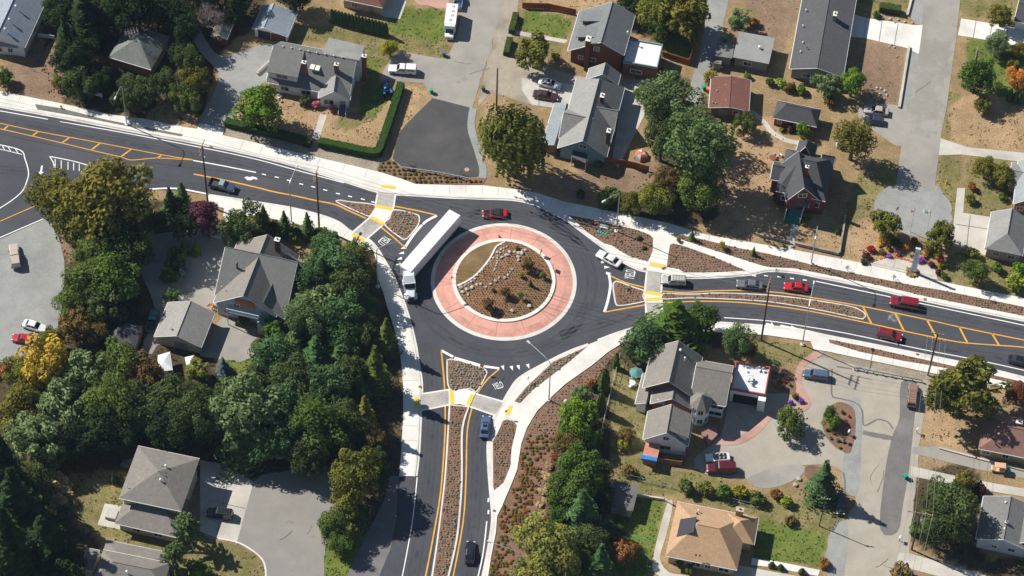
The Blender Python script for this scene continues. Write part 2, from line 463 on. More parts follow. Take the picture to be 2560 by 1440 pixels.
zone(smooth([(2410,-30),(2570,-30),(2560,70),(2490,50),(2405,30)],4,True),'mixed',6)
zone(smooth([(1790,320),(1930,300),(1960,380),(1920,480),(1960,560),(1970,600),(1820,570),(1790,480)],4,True),'dry',6)
zone([(1975,565),(2090,585),(2095,632),(2060,630),(1985,612)],'dry',1.5)
zone(smooth([(2100,560),(2190,560),(2200,640),(2150,655),(2090,640)],4,True),'dry',6)
zone(smooth([(2150,430),(2240,400),(2245,470),(2200,490),(2150,560),(2110,560)],4,True),'mixed',6)
zone(smooth([(2360,640),(2470,640),(2570,700),(2570,745),(2460,722),(2370,700)],4,True),'mixed',6)
zone(smooth([(1410,440),(1560,430),(1640,400),(1660,470),(1520,490),(1430,500)],4,True),'bare',6)
zone(smooth([(1220,230),(1260,240),(1270,290),(1220,420),(1210,300)],4,True),'dry',6)
zone(smooth([(160,1195),(310,1180),(320,1240),(290,1330),(250,1345),(180,1290)],4,True),'mixed',6)
zone(smooth([(240,1300),(310,1280),(430,1350),(390,1380),(270,1345)],4,True),'mixed',6)
zone(smooth([(800,1330),(940,1310),(920,1440),(880,1480),(790,1480)],4,True),'green',6)
zone([(500,1352),(590,1358),(650,1392),(664,1430),(660,1480),(440,1480),(430,1400)],'mixed',1.5)
zone([(1560,1245),(1660,1250),(1630,1420),(1600,1460),(1510,1440),(1540,1330),(1530,1280)],'green',1.5)
zone([(1890,1298),(1985,1310),(2070,1335),(2055,1418),(1880,1398)],'green',1.5)
zone(smooth([(1530,920),(1600,960),(1620,1120),(1610,1170),(1750,1180),(1900,1240),(2080,1260),(2070,1330),(1880,1290),(1680,1240),(1550,1240),(1530,1100)],4,True),'mixed',6)
zone(smooth([(1860,850),(2030,870),(1990,905),(1910,915),(1880,880)],4,True),'mixed',6)
zone(smooth([(2035,880),(2140,895),(2320,935),(2310,950),(2140,920),(2050,908)],4,True),'verge',6)
zone(smooth([(2290,1030),(2440,1060),(2440,1130),(2280,1150)],4,True),'dry',6)
zone([(560,880),(640,900),(700,950),(640,1010),(540,990),(540,920)],'green',1.5)
zone(smooth([(20,160),(120,110),(150,120),(160,250),(60,240),(15,225)],4,True),'bare',6)
zone(smooth([(360,290),(440,240),(490,290),(493,318),(380,298)],4,True),'dry',6)
zone(smooth([(130,560),(150,570),(185,620),(170,660),(150,630)],4,True),'bare',6)
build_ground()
soft('gravel_lot',[(-60,610),(0,592),(110,548),(135,560),(160,650),(160,720),(150,790),(130,860),(60,900),(-60,960)],m_gravel,Z2,3,41)
soft('gravel_drive',[(540,135),(600,130),(660,110),(690,125),(665,200),(600,250),(590,296),(560,318),(500,308),(535,230),(545,180),(500,130),(470,60),(490,55)],m_gravel,Z2,3,42)
soft('gravel_drive',[(330,610),(500,570),(560,600),(545,720),(530,800),(450,850),(360,860),(390,800),(370,720)],m_oldroad,Z2,4,43)
sheet('driveway',[(540,810),(560,790),(640,820),(640,890),(600,905),(500,890),(500,840)],.03,m_oldroad)
sheet('driveway',[(350,880),(385,810),(395,860),(380,885)],.03,m_oldroad)
soft('gravel_drive',[(1212,180),(1240,60),(1258,-30),(1300,-30),(1280,90),(1268,140),(1330,150),(1420,185),(1560,200),(1640,195),(1650,250),(1590,270),(1450,215),(1400,260),(1330,262),(1260,240),(1225,235),(1195,265)],m_verge,Z2,4,44)
sheet('driveway',[(1305,195),(1440,212),(1425,275),(1330,262),(1304,224)],.045,m_oldc)
sheet('driveway',[(1560,215),(1620,200),(1610,290),(1545,420),(1530,400)],.04,m_oldc)
sheet('alley',[(1772,-30),(1830,-30),(1800,90),(1770,190),(1752,262),(1715,250),(1738,170),(1760,80)],Z2,m_gravel)
sheet('side_street',rag([(1160,-40),(1262,-40),(1240,80),(1205,190),(1180,272),(1082,248),(1105,160),(1130,120),(1150,60)],2.5,12,62),Z3,m_oldroad)
sheet('driveway',[(1000,129),(1112,148),(1105,170),(1083,247),(1060,208),(960,200),(950,195),(980,140)],.042,m_oldroad)
sheet('turning_area',[(1082,245),(1180,270),(1175,300),(1174,330),(1182,365),(1192,395),(1203,440),(1173,443),(1005,417),(982,397),(990,360),(1000,330),(1018,308),(1050,276)],Z4,m_dark)
mb=MB();ribbon(mb,[(1183,270),(1178,320),(1196,380),(1207,420),(1206,445)],1.5,.07,4)
tag(mb.build('concrete_strip',m_gravel),None,None,None,'structure')
sheet('side_street',[(2313,-40),(2305,63),(2297,133),(2270,273),(2253,367),(2240,467),(2337,467),(2347,387),(2353,333),(2367,267),(2390,100),(2405,-40)],Z3,m_oldroad)
sheet('side_street',rag([(2300,100),(2380,100),(2345,340),(2260,340)],14,16,63),Z3+.004,noise_alpha(gm('worn_strip',(.37,.35,.31),(.42,.395,.35),.5),.12,.35,.6,.8))
soft('gravel_turnaround',[(2240,462),(2340,462),(2378,520),(2374,570),(2340,600),(2290,590),(2235,575),(2190,545),(2195,490)],m_gravel,Z2,8,45)
sheet('gravel_verge',[(2272,120),(2297,133),(2270,273),(2250,268)],.033,m_gravel)
sheet('gravel_verge',[(2280,-40),(2313,-40),(2305,62),(2290,60),(2270,35)],.033,m_gravel)
soft('driveway',[(2160,262),(2270,275),(2255,365),(2190,330),(2150,300)],m_oldroad,.042,2,46)
sheet('driveway',[(2350,345),(2420,368),(2570,383),(2570,407),(2403,386),(2345,388)],.042,m_oldc)
sheet('driveway',[(2393,470),(2413,470),(2408,532),(2474,542),(2468,640),(2440,630),(2378,612),(2387,530)],.05,m_oldc)
sheet('driveway',[(2100,25),(2165,45),(2287,63),(2307,62),(2297,135),(2268,120),(2160,95),(2090,88)],.06,m_conc)
sheet('driveway',[(2403,46),(2487,60),(2580,78),(2580,122),(2467,100),(2395,88)],.06,m_conc)
sheet('garden_path',[(1290,76),(1420,100),(1413,108),(1286,86)],.032,m_oldc)
sheet('garden_path',[(800,285),(818,288),(797,350),(780,345)],.032,m_oldc)
mb=MB();ribbon(mb,[(1845,255),(1905,300),(1930,330),(1970,352),(2012,358)],1.1,.034,5)
tag(mb.build('garden_path',m_oldc),None,None,None,'structure')
sheet('garden_path',[(1978,556),(1996,560),(1988,600),(1982,626),(1970,624),(1974,600)],.034,m_oldc)
soft('forecourt',[(2000,905),(2080,895),(2100,905),(2310,950),(2320,970),(2300,1100),(2280,1300),(2250,1480),(2085,1480),(2110,1310),(2140,1250),(2095,1170),(1990,1165),(1900,1195),(1780,1190),(1735,1150),(1800,1090),(1820,1010),(1830,975),(1950,985),(2000,960)],m_paleroad,Z2,2,47)
soft('gravel_verge',[(2120,1010),(2150,1000),(2155,1090),(2150,1180),(2140,1240),(2105,1210),(2115,1100)],m_gravel,.042,3,48)
soft('gravel_verge',[(2070,1350),(2110,1300),(2120,1350),(2100,1480),(2070,1480)],m_gravel,.042,3,49)
soft('gravel_verge',[(1870,1195),(1950,1165),(2010,1165),(2000,1190),(1950,1215),(1900,1220)],m_oldroad,.045,3,50)
sheet('asphalt_patch',smooth([(2253,955),(2297,962),(2287,1033),(2273,1167),(2257,1260),(2243,1330),(2200,1322),(2213,1177),(2230,1093),(2249,1043)],3,True),Z4,m_patch)
sheet('asphalt_patch',rag([(2158,1075),(2248,1094),(2246,1103),(2210,1098),(2156,1085)],1.5,10,5),.07,m_patch)
mb=MB();ribbon(mb,[(2080,922),(2079,985),(2095,995),(2135,1005),(2155,1025),(2158,1062),(2175,1058),(2195,1048),(2220,1055),(2232,1072)],.28,.072,3)
ribbon(mb,[(2092,916),(2130,922)],.3,.072,3);ribbon(mb,[(2108,1180),(2112,1220),(2095,1300),(2080,1330)],.35,.072,3)
tag(mb.build('road_cracks',m_patch),None,None,None,'structure')
sheet('brick_path',smooth([(2040,878),(2060,883),(2025,905),(2008,925),(2004,960),(2020,990),(2028,1012),(2010,1028),(1975,1032),(1940,1035),(1900,1080),(1850,1110),(1790,1110),(1790,1096),(1850,1090),(1890,1055),(1940,1018),(1985,1015),(2003,1010),(1990,985),(1985,950),(1995,915),(2015,893)],3,True),.075,m_brick)
soft('mulch_bed',[(2080,1012),(2105,1005),(2135,1025),(2138,1080),(2125,1130),(2100,1125),(2070,1100),(2055,1060),(2062,1030)],m_bark,.08,2,51)
soft('mulch_bed',[(1930,925),(1960,920),(1988,950),(1985,985),(1945,975),(1930,960)],m_bark,.08,2,52)
soft('mulch_bed',[(2015,1165),(2050,1168),(2040,1190),(2015,1195)],m_bark,.05,2,53)
sheet('driveway',[(2350,1116),(2440,1140),(2580,1175),(2580,1200),(2440,1172),(2280,1133),(2282,1118)],.04,m_oldroad)
sheet('driveway',[(2278,1165),(2390,1190),(2380,1210),(2276,1190)],.05,m_oldc)
sheet('driveway',[(2440,1200),(2580,1225),(2580,1245),(2440,1222)],.05,m_oldc)
sheet('driveway',[(2246,1382),(2270,1382),(2400,1420),(2580,1470),(2560,1500),(2380,1450),(2240,1412)],.05,m_oldc)
sheet('garden_path',smooth([(1670,1255),(1682,1262),(1665,1340),(1650,1395),(1672,1430),(1720,1440),(1760,1460),(1700,1460),(1640,1435),(1632,1400),(1650,1320)],3,True),.035,m_oldc)
sheet('pavement',[(1880,1395),(1935,1402),(2050,1425),(2045,1440),(1930,1418),(1878,1412)],.06,m_conc)
sheet('patio',[(1830,1410),(1990,1440),(1985,1480),(1820,1480)],.04,m_oldc)
sheet('car_park',rag(smooth([(634,1205),(700,1180),(800,1160),(840,1200),(835,1300),(812,1370),(795,1480),(667,1480),(664,1425),(650,1392),(595,1358),(590,1352)],3,True),2.5,12,61),Z2,m_lot)
sheet('driveway',[(500,1150),(560,1160),(634,1205),(592,1357),(543,1345),(500,1330)],.045,m_oldc)
sheet('patio',[(262,1258),(308,1266),(300,1324),(244,1312)],.05,m_oldc)
mb=MB();ribbon(mb,[(545,1346),(600,1358),(650,1392),(664,1425),(662,1480)],.3,.06,5)
tag(mb.build('kerb',m_kerb),None,None,None,'structure')
sheet('patio',[(815,-60),(1000,-20),(1016,5),(1000,48),(960,42)],.045,m_oldc)
sheet('patio',smooth([(1035,-10),(1070,-25),(1115,-10),(1122,15),(1100,22),(1075,15),(1045,10)],3,True),.05,m_brick)
rc,rs_=MB(),MB();rn_=random.Random(17)
for(x0,y0,x1,y1,n)in((1110,0,1230,230,3),(2260,20,2390,460,4),(660,1220,800,1430,3),(2100,930,2240,1430,5),(1830,1030,2050,1150,2),(545,1180,610,1330,2)):
 for _ in range(n):
  x,y=rn_.uniform(x0,x1),rn_.uniform(y0,y1);a=rn_.uniform(0,6.28);pts=[(x,y)]
  for k in range(rn_.randint(4,9)):
   a+=rn_.uniform(-.4,.4);x+=math.cos(a)*9;y+=math.sin(a)*7;pts.append((x,y))
  if all(x0<=p[0]<=x1 and y0<=p[1]<=y1 for p in pts):ribbon(rc,pts,rn_.uniform(.05,.11),.088)
  x,y=rn_.uniform(x0,x1),rn_.uniform(y0,y1);r_=rn_.uniform(3,11)
  c_=[G(x+r_*math.cos(k*.785)*rn_.uniform(.6,1.2),y+r_*.8*math.sin(k*.785)*rn_.uniform(.6,1.2),.084+rn_.random()*.003)for k in range(8)]
  rs_.face([V((q.x,q.y,c_[0].z))for q in c_[::-1]])
tag(rc.build('road_cracks',pm((.21,.2,.183),.9,name='crack')),None,None,None,'structure')
tag(rs_.build('road_stains',noise_alpha(gm('old_stain',(.12,.115,.105),(.16,.15,.14),1),1.2,.42,.75,.3)),None,None,None,'structure')
mb=MB()
for a,b,n in(((2165,45),(2160,95),1),((2205,52),(2197,104),1),((2245,58),(2235,112),1),((2440,52),(2432,95),1),((2480,59),(2472,102),1),((2520,67),(2514,110),1),((2390,560),(2470,572),1),((2425,538),(2415,625),1),((1350,203),(1346,266),1),((1395,207),(1388,270),1),((2160,653),(2335,690),1),((2240,646),(2232,672),1),((1575,215),(1600,255),1),((520,1250),(612,1270),1),((575,1170),(540,1345),1)):ribbon(mb,[a,b],.09,.13)
tag(mb.build('slab_joints',m_joint_),None,None,None,'structure')
sheet('plaza',[(2143,655),(2200,648),(2222,645),(2270,645),(2300,655),(2335,667),(2345,700)],.12,m_oldc)
RN=[(-80,246),(0,265),(150,292),(320,325),(497,358),(640,388),(760,420),(870,455),(943,478),(990,484),(1040,487),(1140,493),(1207,495),(1280,498),(1330,508),(1380,530),(1420,552),(1467,587),(1507,617),(1547,647),(1590,670),(1617,677),(1657,683),(1703,692),(1780,692),(1873,685),(1920,676),(1987,680),(2053,693),(2187,720),(2320,752),(2560,800),(2640,817)]
RS1=[(2640,963),(2560,945),(2420,911),(2253,877),(2153,857),(2070,841),(1987,823),(1920,817),(1847,811),(1750,806),(1660,807),(1570,825),(1473,860),(1420,880),(1347,917),(1300,945),(1277,975),(1257,1010),(1237,1043),(1223,1100),(1223,1160),(1228,1227),(1233,1287),(1230,1327),(1220,1387),(1203,1470)]
RW=[(1038,1190),(1045,1127),(1050,1027),(1052,960),(1045,913),(1037,863),(1027,820),(1010,763),(993,720),(980,687),(960,653),(940,620),(917,597),(873,577),(847,557),(807,540),(730,520),(640,505),(520,487)]
sRN,sRS1,sRW=smooth(RN,4),smooth(RS1,4),smooth(RW,4)
road_px=sRN+sRS1+[(935,1470),(975,1375),(990,1300),(998,1193)]+sRW+[(450,476),(372,474),(300,490),(200,520),(110,548),(0,598),(-80,632)]
sheet('road',road_px,Z3+.01,m_road)
sheet('road_shoulder',[(998,1190),(990,1300),(975,1375),(932,1480),(850,1480),(890,1390),(930,1310),(960,1250),(975,1190)],.045,m_patch)
KH=.15
N_top=[(-80,212),(13,230),(160,260),(280,287),(367,298),(457,317),(493,322),(497,308),(560,320),(557,338),(640,357),(773,388),(937,427),(950,430),(1003,447),(1040,460),(1140,463),(1207,463),(1280,472),(1343,482),(1407,503),(1480,518),(1673,558),(1753,583),(1800,593),(1920,613),(1977,623),(2143,655),(2367,707),(2560,745),(2640,762)]
sheet('pavement',N_top+list(reversed(sRN)),KH,m_conc,z0=0)
S_low=[(1216,1470),(1228,1390),(1240,1330),(1243,1290),(1253,1270),(1280,1207),(1293,1173),(1303,1110),(1317,1070),(1343,1027),(1370,1000),(1413,960),(1480,913),(1520,880),(1557,857),(1640,832),(1750,828),(1850,832),(1920,838),(2027,853),(2035,873),(2067,878),(2137,893),(2317,930),(2400,945),(2560,982),(2640,1000)]
sheet('pavement',S_low+sRS1,KH,m_conc,z0=0)
W_low=[(520,512),(560,520),(557,547),(570,558),(595,542),(640,538),(707,552),(800,574),(855,592),(893,612),(903,627),(933,625),(942,653),(945,697),(957,727),(967,763),(983,813),(995,857),(1002,897),(1008,960),(1008,1043),(1003,1127),(998,1190)]
sheet('pavement',W_low+sRW,KH,m_conc,z0=0)
def kerb(px,w=.32,z=KH+.008,name='kerb',m=None):
 mb=MB();ribbon(mb,px,w,z)
 return tag(mb.build(name,m or m_kerb),None,None,None,'structure')
def shift(px,dy):return[(x,y+dy)for x,y in px]
kerb(shift(sRN,-1.8));kerb(shift(sRS1[:60],1.8));kerb([(x+2.5,y)for x,y in sRS1[60:]])
kerb([(x-2.5,y+1)for x,y in sRW])
for px in(shift(sRN,2.2),shift(sRS1[:48],-2.2),[(x-3,y)for x,y in sRS1[48:]],[(x+3,y)for x,y in sRW]):
 kerb(px,.4,Z3+.018,'gutter')
mb=MB()
m_joint=pm((.36,.34,.3),.9,name='joint')
def joints(a,b,step,wmax):
 pts=smooth(a,6);acc=0
 for i in range(1,len(pts)):
  p,q=G2(pts[i-1],KH),G2(pts[i],KH);d=(q-p);acc+=d.length
  if acc>step:
   acc=0;d.normalize();n=V((d.y,-d.x,0))*b
   c=q+n*.02
   e=q+n*wmax
   s=d*.035
   mb.face([c-s+V((0,0,.006)),e-s+V((0,0,.006)),e+s+V((0,0,.006)),c+s+V((0,0,.006))])
joints([(13,231),(160,261),(280,288),(457,318)],1,2.6,1.9)
joints([(570,342),(640,359),(773,389),(937,429)],1,2.6,2.2)
joints([(1043,462),(1140,465),(1207,465),(1280,474)],1,2.6,2.0)
joints([(1340,484),(1407,505),(1480,520),(1673,560)],1,2.6,2.0)
joints([(1690,568),(1753,585),(1920,615),(2143,657),(2367,709),(2640,764)],1,2.8,1.4)
joints([(640,503),(730,518),(807,538),(873,575),(917,597),(960,653),(993,720),(1027,820),(1045,913),(1050,1027),(1045,1127)],1,2.8,2.9)
joints([(2067,876),(2137,891),(2317,928)],-1,2.8,1.3)
joints([(1253,1268),(1280,1205),(1293,1171),(1303,1108),(1317,1068),(1343,1025),(1413,958),(1480,911),(1557,855)],1,2.8,2.2)
tag(mb.build('pavement_joints',m_joint),None,None,None,'structure')
BEDS=[]
def bed(px,z,m=None,tones='brown',name='planting_bed'):
 BEDS.append((px,z,tones))
 return sheet(name,px,z,m or m_bark)
BT=KH+.012
bed([(415,170),(540,195),(720,235),(920,275),(1060,340),(1055,440),(1020,525),(880,490),(745,407),(690,395),(560,305),(470,218)]and[(1280+x/3,480+y/3)for x,y in[(420,172),(540,195),(720,235),(920,278),(1030,318),(1058,345),(1055,440),(1020,520),(880,482),(745,400),(690,385),(560,300),(470,215)]],BT)
bed([(1682,584),(1686,593),(1780,624),(1905,664),(1925,668),(1987,671),(2053,684),(2187,711),(2320,742),(2560,790),(2560,767),(2353,725),(2287,714),(2153,687),(2020,659),(1920,634),(1847,620),(1747,596)],BT)
bed([(1280+x/3,480+y/3)for x,y in[(1185,395),(1210,385),(1290,405),(1500,480),(1755,590),(1500,603),(1290,603),(1250,578),(1160,563),(1172,470)]],BT)
bed([(1470,865),(1383,904),(1315,968),(1286,1003),(1300,1008),(1333,974),(1380,938),(1426,902)],BT,None,'grey')
bed([(1257,1052),(1268,1048),(1285,1054),(1292,1063),(1289,1080),(1279,1120),(1276,1165),(1259,1206),(1235,1226),(1233,1215),(1232,1103),(1245,1080)],BT)
bed([(2072,848),(2153,864),(2253,886),(2353,908),(2560,955),(2560,964),(2353,918),(2253,901),(2153,880),(2074,857)],BT)
bed([(942,424),(950,404),(977,398),(1003,420),(1173,446),(1217,445),(1207,461),(1140,461),(1042,458),(1003,445),(952,429)],.06,None,'shrub')
bed([(1560,860),(1505,925),(1472,985),(1425,1005),(1400,1050),(1390,1110),(1370,1180),(1340,1290),(1310,1470),(1218,1470),(1230,1390),(1242,1330),(1246,1290),(1256,1271),(1283,1208),(1296,1174),(1306,1112),(1320,1072),(1346,1029),(1373,1002),(1416,962),(1483,915),(1523,882)],.06,None,'big')
sheet('planting_bed',[(87,260),(150,270),(270,300),(458,336),(453,341),(330,318),(200,292),(94,274)],BT,m_darkbed)
def island(outer,z=KH,inset=3.0,tones='brown',closed_smooth=True):
 o=smooth(outer,4,True)if closed_smooth else outer
 sheet('traffic_island',o,z,m_kerb,z0=0)
 cx=sum(p[0]for p in o)/len(o);cy=sum(p[1]for p in o)/len(o)
 L=len(o);inn=[]
 ar=sum(o[i][0]*o[(i+1)%L][1]-o[(i+1)%L][0]*o[i][1]for i in range(L))
 sg=1 if ar>0 else-1
 for i in range(L):
  a,b=o[i-1],o[(i+1)%L]
  dx,dy=b[0]-a[0],b[1]-a[1];d=math.hypot(dx,dy)or 1
  inn.append((o[i][0]-dy/d*inset*sg,o[i][1]+dx/d*inset*.8*sg))
 bed(inn,z+.012,None,tones)
island([(839,502),(850,499),(875,503),(937,511),(934,530),(922,541),(905,535),(870,520),(845,508)],inset=3.2)
island([(985,523),(1037,533),(1049,541),(1048,560),(1030,585),(1014,600),(1006,599),(960,562),(972,545)],inset=3.4,tones='grey')
island([(1531,712),(1537,703),(1548,703),(1580,715),(1611,726),(1609,740),(1613,753),(1580,761),(1550,765),(1539,761),(1534,740)],inset=3.4)
island([(1655,735),(1657,732),(1730,734),(1797,731),(1920,736),(2020,747),(2120,763),(2153,775),(2165,787),(2160,796),(2147,797),(2053,777),(1920,755),(1780,747),(1713,746),(1655,748)],inset=3.0)
island([(1116,906),(1121,898),(1132,897),(1170,906),(1207,919),(1218,928),(1215,941),(1192,980),(1172,972),(1123,974)],inset=3.4,tones='grey')
sheet('traffic_island',smooth([(1122,1010),(1113,1160),(1107,1227),(1090,1360),(1073,1470)],4)+list(reversed(smooth([(1174,1016),(1162,1053),(1157,1093),(1157,1193),(1152,1277),(1142,1360),(1116,1470)],4))),KH,m_kerb,z0=0)
bed(smooth([(1126,1013),(1117,1160),(1111,1227),(1094,1360),(1078,1470)],4)+list(reversed(smooth([(1169,1018),(1157,1053),(1152,1093),(1152,1193),(1147,1277),(1137,1360),(1111,1470)],4))),KH+.012,None,'median')
for P in([(937,511),(985,522),(960,562),(921,541)],[(1609,726),(1655,733),(1657,757),(1613,757)],[(1122,974),(1133,969),(1160,968),(1190,982),(1173,1017),(1150,1010),(1122,1012)]):
 sheet('refuge',P,KH+.006,m_conc,z0=0)
def crossing(a,b,c,d):
 sheet('crossing',[a,b,c,d],Z3+.024,m_cross)
 mb=MB();ribbon(mb,[a,d],.35,Z3+.03);ribbon(mb,[b,c],.35,Z3+.03)
 tag(mb.build('crossing_margin',m_conc),None,None,None,'structure')
crossing((945,477),(989,483),(983,522),(939,511))
crossing((925,543),(958,562),(917,597),(882,580))
crossing((1617,679),(1657,684),(1653,732),(1612,726))
crossing((1614,756),(1657,757),(1652,806),(1616,806))
crossing((1122,974),(1122,1012),(1054,1026),(1052,985))
crossing((1188,984),(1174,1016),(1242,1040),(1258,1004))
mb=MB()
for a,b in(((953,465),(990,469)),((939,515),(980,523)),((927,543),(959,560)),((882,585),(910,602)),((1624,659),(1663,667)),((1611,730),(1653,736)),((1614,750),(1655,746)),((1041,992),(1041,1022)),((1129,974),(1131,1011)),((1182,986),(1170,1013)),((1278,1014),(1268,1038))):
 ribbon(mb,[a,b],.75,KH+.02)
tag(mb.build('tactile_paving',m_tact),None,None,None,'structure')
ZM=Z3+.022
wh,ye=MB(),MB()
def W(px,w=.16,sm=4):ribbon(wh,px,w,ZM,sm)
def Y(px,w=.2,sm=4):ribbon(ye,px,w,ZM,sm)
W([(-80,262),(0,277),(120,298)],.2);W([(150,304),(300,330),(510,370),(640,398),(740,425),(860,457)],.2)
W([(483,401),(560,415),(640,431)],.25)
for x,y in((660,436),(692,443),(722,451),(753,460),(783,467),(813,475),(845,484),(875,491),(907,498),(933,505)):
 W([(x-5,y-1.2),(x+5,y+1.2)],.25,0)
Y([(-80,292),(0,308),(93,328),(250,357),(405,387),(483,399)],.18)
Y([(-80,306),(0,322),(80,340),(153,357),(227,375),(300,392),(330,400),(393,395),(483,400)],.18)
for a,b in(((10,323),(20,315)),((82,339),(95,329)),((155,357),(173,344)),((228,375),(250,358)),((302,392),(328,373)),((393,395),(405,387))):Y([a,b],.3,0)
Y([(484,435),(560,450),(640,468),(683,479),(730,488),(793,502),(837,511),(873,527),(915,546)],.3)
Y([(953,568),(980,590),(1012,618)],.3);Y([(985,515),(1040,526),(1092,538)],.3)
W([(1092,539),(1063,555),(1035,585),(1012,619)],.5)
W([(372,473),(440,471),(520,485)],.35)
W([(-80,348),(0,362),(52,376),(62,396),(71,428),(68,450),(52,482),(0,520),(-80,560)],.2);W([(-80,358),(0,373),(55,386)],.15)
for x in(-10,5,20,38):W([(x,362+x*.25),(x+8,375+x*.25)],.15,0)
W([(124,391),(180,402),(230,416)],.2);W([(124,391),(133,406),(137,425)],.2,3)
for x in(138,153,170,184,198):W([(x,394+(x-124)*.22),(x,420+(x-124)*.1)],.15,0)
Y([(-80,590),(0,553),(110,505)],.18);W([(-80,630),(0,594),(108,547)],.2)
Y([(1523,688),(1563,706),(1610,718)],.28);Y([(1657,728),(1713,731),(1780,727),(1860,726),(1920,729),(1987,737),(2157,766),(2317,799),(2397,817),(2480,834),(2640,866)],.25)
Y([(1512,780),(1613,762)],.28);Y([(1657,756),(1760,753),(1850,756),(1920,763),(2020,777),(2153,804),(2257,827),(2340,844),(2413,857),(2560,868),(2640,880)],.25)
W([(1522,685),(1526,713),(1520,750),(1511,780)],.5)
for a,b in(((2157,766),(2178,808)),((2237,782),(2260,827)),((2317,799),(2341,843)),((2398,817),(2418,856)),((2480,834),(2497,862))):Y([a,b],.35,0)
W([(2040,703),(2220,741),(2640,830)],.2);W([(1810,794),(1920,802),(2007,815),(2120,834),(2303,873),(2453,902),(2640,944)],.18)
for x,y in((1885,689),(1915,689),(1948,692),(1980,696),(2012,700)):W([(x-5,y-.6),(x+5,y+.8)],.25,0)
Y([(1103,876),(1111,958),(1113,1013),(1112,1093),(1102,1227),(1083,1343),(1058,1470)],.28)
Y([(1248,923),(1217,950),(1188,990)],.28);Y([(1180,1020),(1168,1077),(1165,1193),(1157,1310),(1127,1470)],.26)
W([(1103,876),(1133,892)],.5);W([(1136,894),(1200,913)],.5);W([(1205,915),(1248,921)],.5)
W([(1217,1303),(1207,1387),(1188,1470)],.22);W([(1043,1193),(1030,1310),(1000,1470)],.18)
for y in(1250,1280):W([(1221.5,y-5),(1220.5,y+5)],.3,0)
m_wear=noise_alpha(gm('worn_track',(.085,.084,.088),(.1,.098,.1),.8),.22,.35,.7,.4)
m_tar=noise_alpha(gm('tar_seam',(.028,.028,.03),(.035,.035,.036),1),1.2,.3,.5,.8)
m_oil=noise_alpha(gm('oil_stain',(.025,.025,.027),(.03,.03,.03),1),.5,.45,.75,.42)
tw,ts,to_=MB(),MB(),MB()
C1=G(1259.5,703.5,0)
def offs(px,d):
 w_=[G2(p)for p in px];r_=[]
 for i in range(len(w_)):
  e=w_[min(i+1,len(w_)-1)]-w_[max(i-1,0)];e.z=0;e.normalize();q=w_[i]+V((-e.y,e.x,0))*d;q.z=0;r_.append(q)
 return r_
def rib(mb_,w_,wd,z):
 for i in range(len(w_)-1):
  d=(w_[i+1]-w_[i]).normalized();n=V((-d.y,d.x,0))*wd/2
  mb_.face([V((p.x,p.y,z))for p in(w_[i]-n,w_[i+1]-n,w_[i+1]+n,w_[i]+n)])
LANES=[[(-80,285),(150,328),(400,374),(640,420),(800,450),(900,475),(1000,505),(1100,517),(1200,527)],[(-60,420),(200,440),(480,468),(640,490),(780,515),(880,552),(940,590),(985,640),(1020,700),(1040,770)],[(1380,560),(1450,600),(1510,640),(1580,685),(1680,708),(1850,708),(2000,718),(2200,752),(2640,842)],[(1400,840),(1500,810),(1600,785),(1720,778),(1850,784),(2000,803),(2200,848),(2640,918)],[(1062,860),(1078,940),(1083,1020),(1078,1130),(1068,1230),(1040,1400),(1030,1470)],[(1290,900),(1250,960),(1215,1020),(1195,1090),(1192,1200),(1185,1310),(1163,1470)]]
for L in LANES:
 L=smooth(L,5)
 for d in(-.85,.85):rib(tw,offs(L,d),.55,ZM-.008)
 rib(to_,offs(L,0),.7,ZM-.006)
for d in(16.2,17.8):rib(tw,[C1+V((d*math.cos(k*.0524),d*math.sin(k*.0524),0))for k in range(121)],.6,ZM-.008)
rib(to_,[C1+V((17*math.cos(k*.0524),17*math.sin(k*.0524),0))for k in range(121)],.7,ZM-.006)
for L in([(-80,335),(300,412),(640,455),(830,490)],[(1400,470+60),(1500,600),(1600,665)],[(1040,520),(1250,512),(1330,522)],[(1500,840),(1640,795),(1900,790),(2200,838),(2640,915)],[(1090,900),(1095,1050),(1085,1200),(1045,1470)],[(1660,715),(1920,712),(2300,775),(2640,845)]):rib(ts,offs(smooth(L,5),1.6),.09,ZM-.004)
for mb_,m_,nm in((tw,m_wear,'wheel_tracks'),(to_,m_oil,'oil_stains'),(ts,m_tar,'tar_seams')):tag(mb_.build(nm,m_),None,None,None,'structure')
sheet('oil_stains',rag(smooth([(2222,786),(2240,782),(2250,795),(2235,806),(2220,800)],3,True),3,5,3),ZM-.002,noise_alpha(gm('paint_spill',(.6,.6,.58),(.5,.5,.5),2),1.4,.4,.7,.6))
def tri(px,py,ang,s=.55):
 c=G(px,py,ZM);u=V((math.cos(ang),math.sin(ang),0));n=V((-u.y,u.x,0))
 wh.face([c+n*s*.6-u*s,c+u*s,c-n*s*.6-u*s][::-1])
for x,y in((1008,620),(1003,633),(998,647),(995,661)):tri(x,y,R(200))
for x,y in((1510,655),(1518,668),(1522,683)):tri(x,y,R(0))
for x,y in((1258,920),(1280,921),(1297,919),(1321,916)):tri(x,y,R(-70))
def arrow(px,py,ang,L=3.4,w=.35):
 c=G(px,py,ZM);u=V((math.cos(ang),math.sin(ang),0));n=V((-u.y,u.x,0))
 wh.face([c-u*L/2-n*w/2,c+u*L*.1-n*w/2,c+u*L*.1+n*w/2,c-u*L/2+n*w/2])
 wh.face([c+u*L*.1-n*w*1.4,c+u*L/2,c+u*L*.1+n*w*1.4])
arrow(1973,818,R(-12));arrow(103,427,R(-90),2.6);arrow(1925,812,R(-12),1.6,.5)
ar=[G(x,y,ZM)for x,y in((610,444),(617,441),(624,443),(632,441),(643,445),(643,449),(634,447),(627,451),(618,450),(614,446))]
wh.face(ar[::-1])
